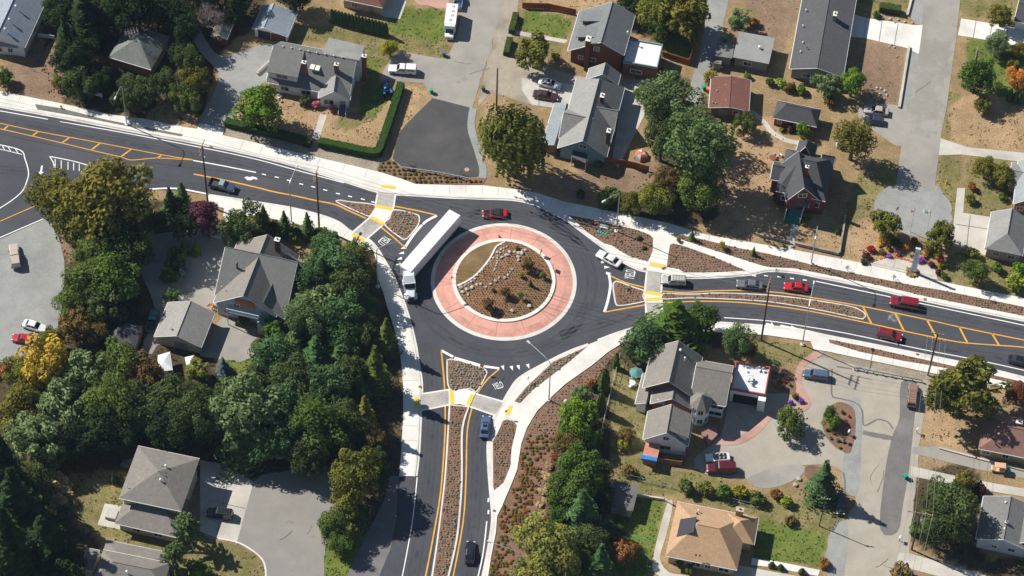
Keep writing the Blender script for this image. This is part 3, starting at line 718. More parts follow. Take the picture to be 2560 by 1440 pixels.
tag(wh.build('white_road_markings',m_white),None,None,None,'structure')
tag(ye.build('yellow_road_markings',m_yellow),None,None,None,'structure')
fixn(bpy.data.objects['white_road_markings'])
def lettering(word,px,py,up,hgt,wid,mat,name='road_lettering',z=ZM):
 cu=bpy.data.curves.new(name,'FONT');cu.body=word;cu.align_x='CENTER';cu.align_y='CENTER'
 t=bpy.data.objects.new('tmp',cu);COL.objects.link(t)
 me=bpy.data.meshes.new_from_object(t);bpy.data.objects.remove(t)
 xs=[v.co.x for v in me.vertices];ys=[v.co.y for v in me.vertices]
 sx,sy=wid/(max(xs)-min(xs)),hgt/(max(ys)-min(ys));cx,cy=(max(xs)+min(xs))/2,(max(ys)+min(ys))/2
 for v in me.vertices:v.co=((v.co.x-cx)*sx,(v.co.y-cy)*sy,0)
 me.materials.append(mat)
 o=bpy.data.objects.new(name,me);COL.objects.link(o)
 a,b=G(px,py,z),G(px+up[0],py+up[1],z)
 o.location=a;o.rotation_euler=(0,0,math.atan2((b-a).y,(b-a).x)-math.pi/2)
 return tag(o,None,None,None,'structure')
lettering('YIELD',961,602,(60,42),1.7,2.2,m_white)
lettering('YIELD',1575,686,(-60,-10),1.9,2.2,m_white)
lettering('YIELD',1245,964,(-26,-60),1.45,1.9,m_white)
C0=G(1259.5,703.5,0)
def ring(name,r0,r1,z0,z1,m,n=128,zb=0.0):
 mb=MB()
 def p(r,z,k):t=2*math.pi*k/n;return(C0 .x+r*math.cos(t),C0 .y+r*math.sin(t),z)
 for k in range(n):
  mb.face([p(r1,z1,k),p(r1,z1,k+1),p(r0,z0,k+1),p(r0,z0,k)])
  mb.face([p(r1,zb,k),p(r1,zb,k+1),p(r1,z1,k+1),p(r1,z1,k)])
  mb.face([p(r0,z0,k),p(r0,z0,k+1),p(r0,zb,k+1),p(r0,zb,k)])
 return tag(fixn(mb.build(name,m)),None,None,None,'structure')
ring('apron_kerb',13.3,14.05,.14,.09,m_kerb)
ring('truck_apron',9.95,13.28,.36,.14,m_red)
ring('island_kerb',9.25,9.95,.56,.56,m_conc)
mb=MB()
for k in range(14):
 t=2*math.pi*(k+.3)/14
 u=V((math.cos(t),math.sin(t),0));n=V((-u.y,u.x,0))*.05
 a,b=C0+u*10.0,C0+u*13.25
 mb.face([V((a.x,a.y,.368))-n,V((b.x,b.y,.15))-n,V((b.x,b.y,.15))+n,V((a.x,a.y,.368))+n])
tag(mb.build('apron_joints',pm((.42,.2,.155),.9,name='joint_red')),None,None,None,'structure')
def mound_z(x,y):
 d=math.hypot(x-C0 .x,y-C0 .y)
 return .5+.75*max(0,1-(d/9.3)**2)
ring('apron_scuffs',11.7,13.15,.2565,.1605,noise_alpha(gm('tyre_scuff',(.2,.12,.1),(.25,.15,.12),1),.3,.4,.75,.28),zb=.05)
mb=MB();NR,NS=14,72
rows=[]
for i in range(NR+1):
 r=9.27*i/NR;row=[]
 for k in range(NS):
  t=2*math.pi*k/NS;x,y=C0 .x+r*math.cos(t),C0 .y+r*math.sin(t)
  row.append((x,y,mound_z(x,y)+(random.uniform(-.05,.05)if i<NR else 0)))
 rows.append(row)
vs=[p for row in rows for p in row];fs=[]
for i in range(NR):
 for k in range(NS):
  a=i*NS+k;b=i*NS+(k+1)%NS
  fs.append((a+NS,b+NS,b,a)if i else(a+NS,b+NS,b))
mb.raw(vs,fs)
o=fixn(mb.build('island_mound',gm('island_mulch',(.26,.135,.07),(.19,.095,.048),.7,(.22,.14,.07),.25,fine=(.36,.22,.13),fs=4,fa=.5,bump=.5),smooth=True));tag(o,None,None,None,'structure')
def gm_at(px,py,lift=0.0):
 """point on the mound under a photo pixel"""
 z=.9
 for _ in range(6):
  p=G(px,py,z);z=mound_z(p.x,p.y)+lift
 return G(px,py,z)
EDG=[(1120+x/6,580+y/6)for x,y in[(850,150),(780,185),(720,230),(680,300),(640,380),(590,450),(530,525),(460,605),(390,670),(310,725),(225,772),(145,805)]]
ARC=[(1120+x/6,580+y/6)for x,y in[(135,780),(130,690),(150,560),(200,440),(300,320),(420,240),(560,180),(700,155),(845,148)]]
tp=smooth(EDG,3)+smooth(ARC,3)
w=[gm_at(x,y,.05)for x,y in tp]
cx=sum((p for p in w),V())/len(w)
mb=MB()
mid=[p.lerp(cx,.5)for p in w]
for q in mid:q.z=mound_z(q.x,q.y)+.06
cx.z=mound_z(cx.x,cx.y)+.06
for i in range(len(w)):
 j=(i+1)%len(w)
 mb.face([w[i],w[j],mid[j],mid[i]]);mb.face([mid[i],mid[j],cx])
m_turf=gm('dry_turf',(.17,.105,.045),(.12,.085,.03),.45,(.2,.13,.07),.3,fine=(.24,.16,.09),fs=3,fa=.5,bump=.3)
tag(fixn(mb.build('turf_patch',m_turf)),None,None,None,'structure')
mb=MB()
e=[gm_at(x,y,.0)for x,y in smooth(EDG,4)]
for i in range(len(e)-1):
 d=(e[i+1]-e[i]);d.z=0;d.normalize();n=V((-d.y,d.x,0))*.17
 b=[e[i]-n,e[i+1]-n,e[i+1]+n,e[i]+n]
 mb.hexa([V((q.x,q.y,q.z-.2))for q in b],[V((q.x,q.y,q.z+.16))for q in b])
tag(fixn(mb.build('edging_kerb',m_conc)),None,None,None,'structure')
def rdir(rn):
 while True:
  v=V((rn.uniform(-1,1),rn.uniform(-1,1),rn.uniform(-1,1)))
  if .05<v.length<1:return v.normalized()
TR={}
def limbs(tips,base_z,r0,rn,flare=1.5):
 mb=MB()
 mb.tube([(0,0,-.05),(0,0,base_z*.5),(.02,.01,base_z),(.03,.0,base_z+.35)],[r0*flare,r0,r0*.85,r0*.5],7)
 for t in tips:
  a=V((0,0,base_z*rn.uniform(.7,1.0)));b=a.lerp(t,.5)+V((0,0,.08))
  mb.tube([a,b,t],[r0*.5,r0*.3,r0*.1],5)
 return mb
def broad(key,seed,nb=30,n=150,leaf=.085,vert=.85,zc=1.25,br=.33,core=.64,asp=1.5,top=.25):
 rn=random.Random(seed);mb=MB();blobs=[];t0_=rn.uniform(0,6)
 for i in range(nb):
  z=1-(i+.5)/nb*(1.55+top)
  z=max(-.95,z);t=i*2.39996+rn.uniform(-.4,.4);rr=math.sqrt(max(0,1-z*z))
  k=core*rn.uniform(.62,1.3)*(1+.16*math.sin(2*t0_+t%6.2832)*rr)
  blobs.append((V((rr*math.cos(t)*k,rr*math.sin(t)*k,z*k*vert+zc)),br*rn.uniform(.5,1.35)))
 blobs.append((V((0,0,zc)),.45));blobs.append((V((.1,-.1,zc+.25*vert)),.45))
 ctr=V((0,0,zc))
 for c,r in blobs:
  tn=rn.uniform(.2,.8)
  for _ in range(int(n*(r/br)**2)):
   d=rdir(rn)
   if d.z<-.45 and rn.random()<.7:continue
   p=c+d*r*rn.uniform(.7,1.08)
   mb.quadleaf(p,d+rdir(rn)*.75+V((0,0,.25)),leaf*rn.uniform(.6,1.35),asp,None,min(1,max(0,tn+rn.uniform(-.3,.3))))
 TR[key]=(mb.mesh('crown',LEAF),limbs([c for c,r in blobs[:nb:3]],zc*.55,.075,rn).mesh('trunk',BARK),'R',zc)
for k in range(4):broad('broad%d'%k,20+k,nb=36,n=230,leaf=.064,br=.3,core=.68)
for k in range(2):broad('loose%d'%k,40+k,nb=40,n=110,leaf=.075,br=.24,core=.76,asp=2.2)
broad('round0',50,nb=46,n=170,leaf=.058,br=.21,core=.8,vert=.95,zc=1.05)
broad('round1',51,nb=30,n=150,leaf=.075,br=.26,core=.76,vert=.85,zc=.95)
for k in range(3):broad('shrub%d'%k,60+k,nb=12,n=90,leaf=.17,br=.38,core=.6,vert=.8,zc=.72)
broad('tall0',70,nb=38,n=210,leaf=.066,br=.33,core=.66,vert=1.5,zc=1.8)
broad('tall1',71,nb=38,n=200,leaf=.068,br=.34,core=.64,vert=1.35,zc=1.65)
def conifer(key,seed,lev=17,wid=.26,droop=.35,leaf=.032,z0=.07,pw=.95,kk=6):
 rn=random.Random(seed);mb=MB()
 for i in range(lev):
  f=i/(lev-1);z=z0+(1-z0)*f
  r=wid*(1-f)**pw*rn.uniform(.85,1.1)+.012
  nb=max(4,int(5+8*r/wid));a0=rn.uniform(0,6.28)
  for j in range(nb):
   az=a0+6.2832*j/nb+rn.uniform(-.22,.22);rr=r*rn.uniform(.5,1.3);tn=rn.uniform(.2,.8);dz_=rn.uniform(-.02,.02)
   u=V((math.cos(az),math.sin(az),0));s=V((-u.y,u.x,0))
   for k in range(1,kk+1):
    q=k/kk
    for side in(-1,0,1):
     w=(1-q*.75)*rr*.42*side
     p=u*rr*q+s*w*rn.uniform(.5,1.1)+V((0,0,z+dz_-droop*rr*q*q+rn.uniform(-.01,.01)))
     d=(u*.45+V((0,0,1))+rdir(rn)*.45)
     mb.quadleaf(p,d,leaf*rn.uniform(.7,1.3)*(1.15-.4*q),2.0,s+rdir(rn)*.5,min(1,max(0,tn+rn.uniform(-.25,.25)+.2*(q-.5))))
 tk=MB();tk.tube([(0,0,-.01),(0,0,.5),(0,0,.97)],[.02,.012,.003],7)
 TR[key]=(mb.mesh('crown',LEAF),tk.mesh('trunk',BARK),'H',.42)
for k in range(3):conifer('fir%d'%k,80+k)
conifer('slim0',85,lev=20,wid=.17,droop=.2,kk=4,leaf=.034)
conifer('wide0',86,lev=15,wid=.36,droop=.45,leaf=.04,kk=7)
conifer('wide1',87,lev=15,wid=.4,droop=.3,leaf=.04,kk=7,pw=.7)
def column(key,seed,wid=.2,leaf=.045,n=1500,pw=.5):
 rn=random.Random(seed);mb=MB()
 for _ in range(n):
  z=rn.random();a=rn.uniform(0,6.28)
  r=wid*min(1,(z/.15+.5))*max(.02,1-z)**pw*rn.uniform(.75,1.08)*(1+.12*math.sin(5*a+z*9))
  u=V((math.cos(a),math.sin(a),.35))
  mb.quadleaf((u.x*r,u.y*r,z),u+rdir(rn)*.5,leaf*rn.uniform(.6,1.3),1.9,V((0,0,1)).cross(u)+rdir(rn)*.3,rn.uniform(.2,.8))
 tk=MB();tk.tube([(0,0,-.02),(0,0,.8)],[.03,.01],6)
 TR[key]=(mb.mesh('crown',LEAF),tk.mesh('trunk',BARK),'H',.42)
column('cone0',90,.26,pw=.8);column('column0',91,.15,pw=.35);column('ball0',92,.52,.1,900,pw=.5)
def willow(key,seed):
 rn=random.Random(seed);mb=MB();tips=[]
 for i in range(46):
  z=1-(i+.5)/46*1.35;t=i*2.39996;rr=math.sqrt(max(0,1-z*z));k=rn.uniform(.45,.9)
  c=V((rr*math.cos(t)*k,rr*math.sin(t)*k,z*k*.95+1.45));tips.append(c)
  for _ in range(20):
   d=rdir(rn);p0=c+d*.2;L=rn.uniform(.25,.75);tn=rn.uniform(.2,.8)
   for s in range(int(L/.055)):
    p=p0+V((d.x*.08*s*.1+rn.uniform(-.02,.02),d.y*.08*s*.1+rn.uniform(-.02,.02),-.055*s))
    if p.z<.15:break
    u=V((p.x,p.y,.4))+rdir(rn)*.5
    mb.quadleaf(p,u,.055*rn.uniform(.7,1.3),2.1,V((0,0,1)).cross(u)+rdir(rn)*.25,min(1,max(0,tn+rn.uniform(-.25,.25))))
 TR[key]=(mb.mesh('crown',LEAF),limbs(tips[:40:4],.8,.08,rn).mesh('trunk',BARK),'R',1.3)
willow('willow0',95)
def bare(key,seed):
 rn=random.Random(seed);mb=MB()
 def grow(p,d,L,r,lv):
  q=p+d*L
  mb.tube([p,p.lerp(q,.5)+rdir(rn)*L*.06,q],[r,r*.8,r*.6],4,cap=False)
  if lv==0:return
  for _ in range(4 if lv>1 else 5):
   grow(p.lerp(q,rn.uniform(.55,1)),(d+rdir(rn)*.85+V((0,0,.15))).normalized(),L*rn.uniform(.55,.78),r*.55,lv-1)
 for _ in range(6):grow(V((0,0,.55)),(rdir(rn)*.8+V((0,0,.9))).normalized(),.62,.035,4)
 tk=MB();tk.tube([(0,0,-.05),(0,0,.6)],[.1,.07],7)
 TR[key]=(mb.mesh('crown',gm('bare_twigs',(.3,.24,.22),(.4,.33,.3),2,obj=True)),tk.mesh('trunk',BARK),'R',1.2)
bare('bare0',97)
def puzzle(key,seed):
 rn=random.Random(seed);mb=MB()
 for lv in range(7):
  z=.45+.55*lv/6;nb=6;L=.5*(1-lv/9);a0=rn.uniform(0,6.28)
  for j in range(nb):
   a=a0+6.2832*j/nb+rn.uniform(-.15,.15);u=V((math.cos(a),math.sin(a),0))
   for k in range(1,13):
    q=k/12;c=u*L*q+V((0,0,z+.12*q-.3*L*q*q*1.6))
    for _ in range(5):
     d=rdir(rn);mb.quadleaf(c+d*.028,d,.045,1.5,None,rn.uniform(.2,.8))
 tk=MB();tk.tube([(0,0,-.01),(0,0,1.0)],[.03,.012],7)
 TR[key]=(mb.mesh('crown',LEAF),tk.mesh('trunk',BARK),'H',.7)
puzzle('puzzle0',99)
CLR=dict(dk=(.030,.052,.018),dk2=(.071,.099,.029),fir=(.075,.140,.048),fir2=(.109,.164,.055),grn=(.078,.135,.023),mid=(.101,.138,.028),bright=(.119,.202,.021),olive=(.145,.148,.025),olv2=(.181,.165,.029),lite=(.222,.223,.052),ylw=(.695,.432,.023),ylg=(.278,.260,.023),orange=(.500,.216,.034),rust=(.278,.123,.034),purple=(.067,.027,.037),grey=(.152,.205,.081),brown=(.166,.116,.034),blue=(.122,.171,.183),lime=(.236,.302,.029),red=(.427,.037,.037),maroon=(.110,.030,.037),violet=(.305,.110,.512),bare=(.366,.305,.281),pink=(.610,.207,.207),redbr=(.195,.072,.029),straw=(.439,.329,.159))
_tn=0
def plant(kind,px,py,d,col,label,cat='tree',name='tree',hf=1.0,group=None,z0=0.0):
 """px, py: centre of the crown in the photograph; d: crown width there (photo px)"""
 global _tn;_tn+=1
 rn=random.Random(_tn*13+5)
 cr,tk,mode,zc=TR[kind]
 if cat=='tree':d*=1.16
 if mode=='R':
  s=d/26.0;sz=s*hf;cz=zc*sz+z0
 else:
  wid={'fir0':.26,'fir1':.26,'fir2':.26,'slim0':.17,'wide0':.36,'wide1':.4,'cone0':.26,'column0':.15,'ball0':.52,'puzzle0':.5}[kind]
  s=d/26.0/wid;sz=s*hf;cz=zc*sz+z0
 p=G(px,py,cz);p.z=z0
 root=empty(name,p,label,cat,rn.uniform(0,6.28),group)
 c=CLR[col]if isinstance(col,str)else col
 j=rn.uniform(.88,1.12);ax_=rn.uniform(.86,1.17)
 for me,nm in((tk,'trunk'),(cr,'crown')):
  o=bpy.data.objects.new(nm,me);COL.objects.link(o);o.parent=root
  o.scale=(s*ax_,s/ax_,sz)
  if nm=='crown':o.color=(c[0]*j,c[1]*j*rn.uniform(.96,1.04),c[2]*j,1)
  else:
   o.color=(.1,.08,.06,1)
 return root
T=plant
T('wide1',215,45,120,'dk','near-black conifer north of the pyramid-roofed house, beside the blue-roofed house')
T('broad0',330,22,130,'dk','very dark tree directly behind the pyramid roof with the aerial')
T('broad1',436,32,96,'dk','very dark tree between the pyramid-roofed house and the bare grey tree')
T('fir0',165,110,80,'dk','dark conifer at the end of the short white fence',name='conifer')
T('broad2',212,125,72,'dk','blackish tree close against the left eave of the pyramid roof')
T('broad3',592,-8,100,'dk','dark tree behind the ivy-roofed shed')
T('broad1',735,-8,80,'dk','dark tree behind the open-fronted garage')
T('round1',150,205,46,'olive','small yellow-green bush in dark shrubs by the dirt drive','shrub','shrub')
T('broad2',188,200,75,'dk2','dark round tree left of the pyramid roof near the dirt drive')
T('broad3',252,200,68,'dk','black-green tree just below the left corner of the pyramid roof')
T('broad0',330,214,70,'dk2','dull olive tree below the front eave of the pyramid roof')
T('tall1',414,205,60,'dk2','dark tree below the right corner of the pyramid roof')
T('round0',322,252,84,'dk2','dark round bush behind the first street lamp from the west','shrub','shrub')
T('tall0',470,150,66,'dk2','dim olive tree topmost in the row of trees along the gravel drive')
T('broad3',488,195,78,'olive','sunlit olive tree in the middle of the row along the gravel drive')
T('round0',467,250,86,'mid','clipped green bush at the bottom of the row along the gravel drive','shrub','shrub')
T('bare0',515,45,92,'bare','leafless pinkish-grey tree beside the ivy-roofed shed')
T('shrub1',570,45,42,'dk2','dark ivy mass spreading over the little shed roof','shrub','shrub',z0=2.2)
T('round1',8,192,52,'grn','clipped green bush at the picture edge by the dirt drive','shrub','shrub')
T('broad1',650,265,108,'bright','bright green tree in front of the white gabled house')
T('broad2',975,120,42,'ylg','little yellow-green tree on the lawn above the white pickup')
T('shrub0',792,262,26,'pink','pink flowering shrub left of the white house steps','shrub','flowering_shrub')
T('shrub1',830,272,22,'pink','pink flowering shrub right of the white house steps','shrub','flowering_shrub')
T('shrub2',760,252,36,'dk2','dark shrub under the front window of the white house','shrub','shrub')
T('willow0',1290,352,160,(.12,.135,.025),'big drooping olive willow beside the fresh black turning area',hf=1.15)
T('loose0',1335,130,84,'olive','loose brown-olive tree at the corner of the craftsman house garden')
T('shrub0',1390,142,26,'ylg','small yellowish shrub by the craftsman house porch','shrub','shrub')
T('broad3',1640,30,95,'olive','olive tree behind the craftsman house, left one of the pair at the alley')
T('loose1',1715,25,120,'olv2','feathery olive-brown tree overhanging the alley')
T('broad2',1575,5,70,'dk2','dark tree behind the ridge of the craftsman house')
T('tall1',1645,65,60,'mid','small olive tree standing in the wooden-fenced yard')
T('loose0',1845,50,62,'grey','grey-green feathery shrub beside the alley','shrub','shrub')
T('shrub1',1885,55,30,'rust','reddish shrub next to the brown garden plot','shrub','shrub')
T('tall0',1668,255,135,'fir2','tall broad olive-green tree between the alley and the grey house',hf=.9)
T('tall0',1655,345,88,'dk2','dark tree below the tall olive-green tree')
T('broad0',1605,235,52,'bright','light green bush at the foot of the tall olive-green tree','shrub','shrub')
T('tall0',1755,365,150,'fir2','huge dark green tree with pale leaf clusters, tallest of the central garden')
T('broad3',1745,470,105,'mid','olive tree below the huge dark tree, touching the pavement')
T('broad1',1668,450,72,'brown','brownish tree between the orange dome tent and the huge dark tree')
T('broad2',1640,500,80,'olive','olive-brown tree behind the pavement, third from the brown yard')
T('broad0',1580,505,66,'olive','mottled olive bush behind the street lamp with the drooping arm','shrub','shrub')
T('shrub2',1520,495,70,'mid','low green bush at the pavement left of the drooping-arm lamp','shrub','shrub')
T('shrub0',1452,485,30,'dk2','small dark bush in the brown front yard','shrub','shrub')
T('shrub1',1498,410,26,'grn','small green shrub in shade behind the grey house','shrub','shrub')
T('round1',1775,195,42,'ylg','yellow-green bush at the corner of the red-roofed cottage','shrub','shrub')
T('round0',1865,310,62,'mid','round olive bush below the red-roofed cottage','shrub','shrub')
T('shrub2',1870,190,22,'bright','small light bush right of the red roof','shrub','shrub')
T('shrub0',1925,205,28,'grn','dark green bush, first in the flower border by the long grey house','shrub','shrub',group='bushes in the long house border')
T('shrub1',1952,207,30,'lime','yellow-green bush, second in the border by the long grey house','shrub','shrub',group='bushes in the long house border')
T('shrub2',1978,220,34,'brown','brown bush, third in the border by the long grey house','shrub','shrub',group='bushes in the long house border')
T('shrub0',2003,225,32,'bright','bright leafy bush, fourth in the border by the long grey house','shrub','shrub',group='bushes in the long house border')
T('loose0',2065,212,58,'grey','grey-leaved tree in front of the long grey house gable')
T('broad0',2130,210,66,'bright','bright yellow-green tree beside the bare earth plot')
T('round1',2008,322,46,'bright','round bright bush in front of the small maroon garage','shrub','shrub')
T('ball0',1975,320,24,'brown','clipped brown ball bush in front of the small maroon garage','shrub','shrub')
T('shrub1',1955,322,18,'lime','small pale bush at the corner of the small maroon garage','shrub','shrub')
T('tall1',2135,345,92,'olv2','large olive tree between the two parked cars and the red house')
T('shrub0',2075,253,40,'brown','wide brown bush under the grey-leaved tree','shrub','shrub')
T('broad1',2442,190,90,'grn','deep green tree with a utility pole standing in it')
T('round0',2455,262,48,'olive','olive bush below the deep green tree with the pole','shrub','shrub')
T('broad2',2492,105,58,'grey','grey-green tree on the bright lawn by the white drive')
T('broad0',2550,122,44,'olv2','yellow-olive bush at the picture edge by the white drive','shrub','shrub')
T('round0',2545,200,62,'orange','round orange autumn tree at the edge of the bright lawn')
T('shrub2',2530,165,40,'olive','flowering bush above the orange autumn tree','shrub','shrub')
T('loose1',2505,40,66,'olv2','pale olive bush north of the white drive','shrub','shrub')
T('shrub1',2190,35,24,'grn','small bush in the rockery over the white driveway','shrub','shrub')
T('broad3',2465,420,58,'olv2','olive-yellow tree nearest the cross drive in the small north-east garden')
T('broad2',2505,440,58,'olive','reddish-olive tree beside the pale brick cottage')
T('shrub0',2430,465,28,'rust','rusty bush beside the narrow concrete path','shrub','shrub')
T('shrub2',2425,495,34,'olive','olive bush beside the narrow concrete path','shrub','shrub')
T('shrub1',2508,492,26,'grn','dark bush in front of the pale brick cottage','shrub','shrub')
T('loose0',2215,560,66,'olive','feathery olive tree left of the three flagpoles')
T('loose1',2350,588,70,'olive','feathery olive tree right of the three flagpoles')
T('round1',1952,490,46,'dk2','dark bush with yellow flecks at the red house corner','shrub','shrub')
T('shrub0',1963,528,24,'lime','pale green shrub left of the green stairs','shrub','shrub')
T('shrub1',2020,543,24,'bright','leafy shrub right of the green stairs','shrub','shrub')
T('shrub2',2008,560,14,'ylg','tiny yellow shrub at the foot of the green stairs','shrub','shrub')
T('ball0',2096,578,18,'mid','small olive bush inside the retaining wall corner','shrub','shrub')
T('shrub1',2430,632,40,'olive','olive bush below the concrete parking pad','shrub','shrub')
T('broad0',2445,680,68,'mid','dark olive bush, largest beside the eastern pavement','shrub','shrub')
T('shrub2',2490,668,34,'bright','light bush right of the largest olive bush near the pavement','shrub','shrub')
T('shrub0',2540,705,60,'lime','pale green bush at the picture edge above the pavement','shrub','shrub')
T('shrub1',2545,670,38,'bright','green bush at the picture edge by the pinkish cottage','shrub','shrub')
T('loose0',2412,975,145,'olive','spreading thin-leaved olive tree by the leaning double-crossarm pole')
T('broad1',2545,985,60,'redbr','red-brown autumn tree above the red-brown roof')
T('broad2',2375,1265,125,'dk2','big dark green tree under the power lines, left of the grey cottage')
T('tall1',2345,1330,70,'dk2','dark tree at the lower end of the big dark green tree')
T('loose1',2412,1205,52,'olv2','pale loose shrub beside the lower concrete drive','shrub','shrub')
T('shrub0',2450,1225,40,'maroon','dark reddish shrub beside the grey cottage','shrub','shrub')
T('shrub2',2290,1320,44,'grn','green bush at the foot of the crossarm pole under the lines','shrub','shrub')
T('shrub1',2250,1432,60,'brown','brown bush at the bottom edge beside the street end','shrub','shrub')
T('wide0',2058,1205,84,'fir','dark pointed conifer beside the jeep at the forecourt corner',name='conifer',hf=1.1)
T('round1',1972,1055,68,'mid','round olive tree on the island of rocks in the forecourt')
T('tall1',2075,1032,34,'grn','green upright bush at the top of the oval mulch bed','shrub','shrub')
T('round1',2082,1052,42,'bright','light green round bush in the oval mulch bed','shrub','shrub')
T('shrub0',1977,1006,16,'violet','purple flowering shrub, left one of the pair by the brick path','shrub','flowering_shrub')
T('shrub1',2003,1003,16,'violet','purple flowering shrub, right one of the pair by the brick path','shrub','flowering_shrub')
T('shrub2',1990,992,20,'brown','brown shrub behind the two purple flowering shrubs','shrub','shrub')
T('wide1',1690,815,150,'grn','wide dark green tree overhanging the eastern crossing',hf=.75)
T('broad0',1620,850,100,'fir','dark tree at the south end of the eastern crossing')
T('broad3',1755,800,85,'grn','leafy green tree above the white flat-roofed garage house')
T('round0',1590,880,62,'fir2','dark round bush behind the patio umbrella','shrub','shrub')
T('tall0',1842,850,72,'fir2','dense dark green tree between the house and the dark pole')
T('broad2',1875,875,46,'brown','brownish bush right of the dense dark tree by the house','shrub','shrub')
T('column0',1541,905,18,'grn','narrow columnar evergreen, upper one by the black railing','shrub','columnar_evergreen')
T('column0',1512,955,26,'grn','narrow columnar evergreen, middle one by the black railing','shrub','columnar_evergreen')
T('column0',1502,1010,24,'mid','narrow columnar evergreen, lower one by the black railing','shrub','columnar_evergreen')
T('loose1',1458,985,52,'grey','grey-green airy bush by the street lamp bed','shrub','shrub')
T('shrub0',1478,960,32,'rust','rusty brown bush by the curved path','shrub','shrub')
T('round1',1440,1052,96,'bright','bright lime-green round tree beside the curved path')
T('broad1',1425,1110,72,'brown','brown feathery bush below the bright lime-green tree','shrub','shrub')
T('broad2',1480,1100,60,'mid','dull green bush between the brown bush and the black railing','shrub','shrub')
T('broad3',1452,1170,112,'grn','broad green tree south of the brown feathery bush')
T('broad0',1430,1235,100,'grn','deep green tree halfway down the belt beside the bark bed')
T('fir1',1455,1285,95,'fir','dark fir halfway down the belt beside the flat shed',name='conifer',hf=.8)
T('broad1',1405,1285,70,'grn','green bush touching the lower bark bed','shrub','shrub')
T('broad3',1375,1375,140,'lite','large pale olive tree at the bottom edge of the bark bed')
T('broad2',1345,1445,110,'lite','pale olive tree cut by the bottom edge beside the bark bed')
T('broad1',1440,1400,70,'grn','green tree right of the large pale olive tree')
T('fir2',1500,1415,70,'fir','dark conifer at the bottom edge beside the green hose lawn',name='conifer')
T('round1',1570,1090,44,'brown','autumn-coloured bush left of the copper-roofed shed','shrub','shrub')
T('shrub1',1557,1110,34,'ylg','yellow-green bush below the autumn-coloured bush','shrub','shrub')
T('loose0',1562,1378,54,(.27,.13,.04),'orange-brown autumn tree on the lawn with the green hose')
T('broad3',1530,1335,56,'dk2','dark green tree at the lawn edge under the flat shed')
T('shrub0',1550,1300,28,'grn','green bush in front of the flat-roofed shed','shrub','shrub')
T('shrub1',1573,1178,36,'brown','dry bush between the copper-roofed shed and the flat shed','shrub','shrub')
for i,(x,y,d,c,w)in enumerate(((1715,1215,46,'mid','left end'),(1762,1222,42,'olive','second from the left'),(1805,1230,44,'grn','middle'),(1850,1228,46,'ylg','second from the right'),(1895,1245,42,'mid','right end'))):
 T('shrub%d'%(i%3),x,y,d,c,'rambling bush behind the tan hip roof, %s of the hedge bank'%w,'shrub','shrub',group='bushes on the bank behind the tan house')
T('shrub2',1970,1255,34,'lime','spiky yellow-green clump on the bank below the forecourt','shrub','shrub')
T('shrub0',1940,1235,36,'rust','rusty bush on the bank below the gravel patch','shrub','shrub')
T('shrub1',1975,1300,30,'brown','brown bush at the top of the tan house side lawn','shrub','shrub')
T('shrub2',2060,1410,30,'rust','orange-brown bush at the side lawn corner by the street','shrub','shrub')
for i,(x,y,d,c,w)in enumerate(((1700,1405,30,'grn','left'),(1722,1420,26,'bright','right'))):
 T('shrub%d'%i,x,y,d,c,'round green bush at the front wall of the tan house, %s one'%w,'shrub','shrub')
for i,(x,y,w)in enumerate(((1930,1412,'first'),(1952,1418,'second'),(2005,1428,'third'))):
 T('ball0',x,y,18,'mid','clipped ball bush along the front path, %s from the tan house'%w,'shrub','shrub')
T('broad2',150,490,130,'olive','sunlit olive tree overhanging the lot entrance, west one of the big pair',hf=.95)
T('broad0',268,488,195,'olv2','largest olive-yellow tree beside the main road, east one of the big pair')
T('broad3',210,545,130,'olive','olive tree below the big roadside pair, above the gravel lot')
T('broad1',320,545,120,'dk2','dark tree in the shade of the largest olive-yellow tree')
T('fir0',425,505,46,'fir','small dark conifer west of the purple tree, left of two',name='conifer')
T('fir2',456,500,56,'fir2','small dark conifer west of the purple tree, right of two',name='conifer')
T('broad0',395,555,66,'dk2','dark bush below the two small conifers by the road','shrub','shrub')
T('broad1',504,540,84,(.13,.045,.07),'dark purple-leaved tree by the power pole')
T('round0',607,572,104,'dk2','large dark dome-shaped evergreen beside the white drive apron','tree','evergreen')
for x,y,w in((660,548,'first'),(711,562,'second'),(768,566,'third')):
 T('fir%d'%(x%3),x,y,42,'fir2','young fir along the white pavement, %s from the dome-shaped evergreen'%w,name='conifer',group='young firs along the pavement')
T('shrub0',690,572,46,'grn','leafy bush between the first and second young firs','shrub','shrub')
T('shrub1',740,585,46,'grn','leafy bush between the second and third young firs','shrub','shrub')
T('shrub2',800,590,50,'mid','leafy bush between the third young fir and the wood','shrub','shrub')
T('broad3',640,600,60,'dk','black-green bush hiding behind the tall brick chimney','shrub','shrub')
T('broad1',245,640,110,'mid','green tree at the top of the clump right of the gravel lot')
T('broad2',215,700,110,'mid','green tree in the middle of the clump right of the gravel lot')
T('broad0',280,690,120,'grn','darker green tree inside the clump right of the gravel lot')
T('loose0',345,620,76,'grey','grey-green willowy tree above the shaded drive')
T('round1',262,765,100,'dk2','dark tree at the foot of the clump right of the gravel lot')
T('broad0',318,745,70,'dk','blackish low tree nearest the teal pickup',hf=.55)
T('loose1',195,810,78,'brown','brown-twigged tree beside the white sedan in the lot')
T('broad1',240,830,60,'brown','brown-green tree between the lot and the tarp shed')
T('cone0',460,620,30,'mid','narrow cone-shaped evergreen, left of two in the drive island','shrub','columnar_evergreen')
T('cone0',490,622,28,'bright','narrow cone-shaped evergreen, right of two in the drive island','shrub','columnar_evergreen')
T('round0',426,692,42,'grn','round shiny bush at the lower left of the drive island','shrub','shrub')
T('tall1',458,680,32,'blue','bluish upright bush at the lower right of the drive island','shrub','shrub')
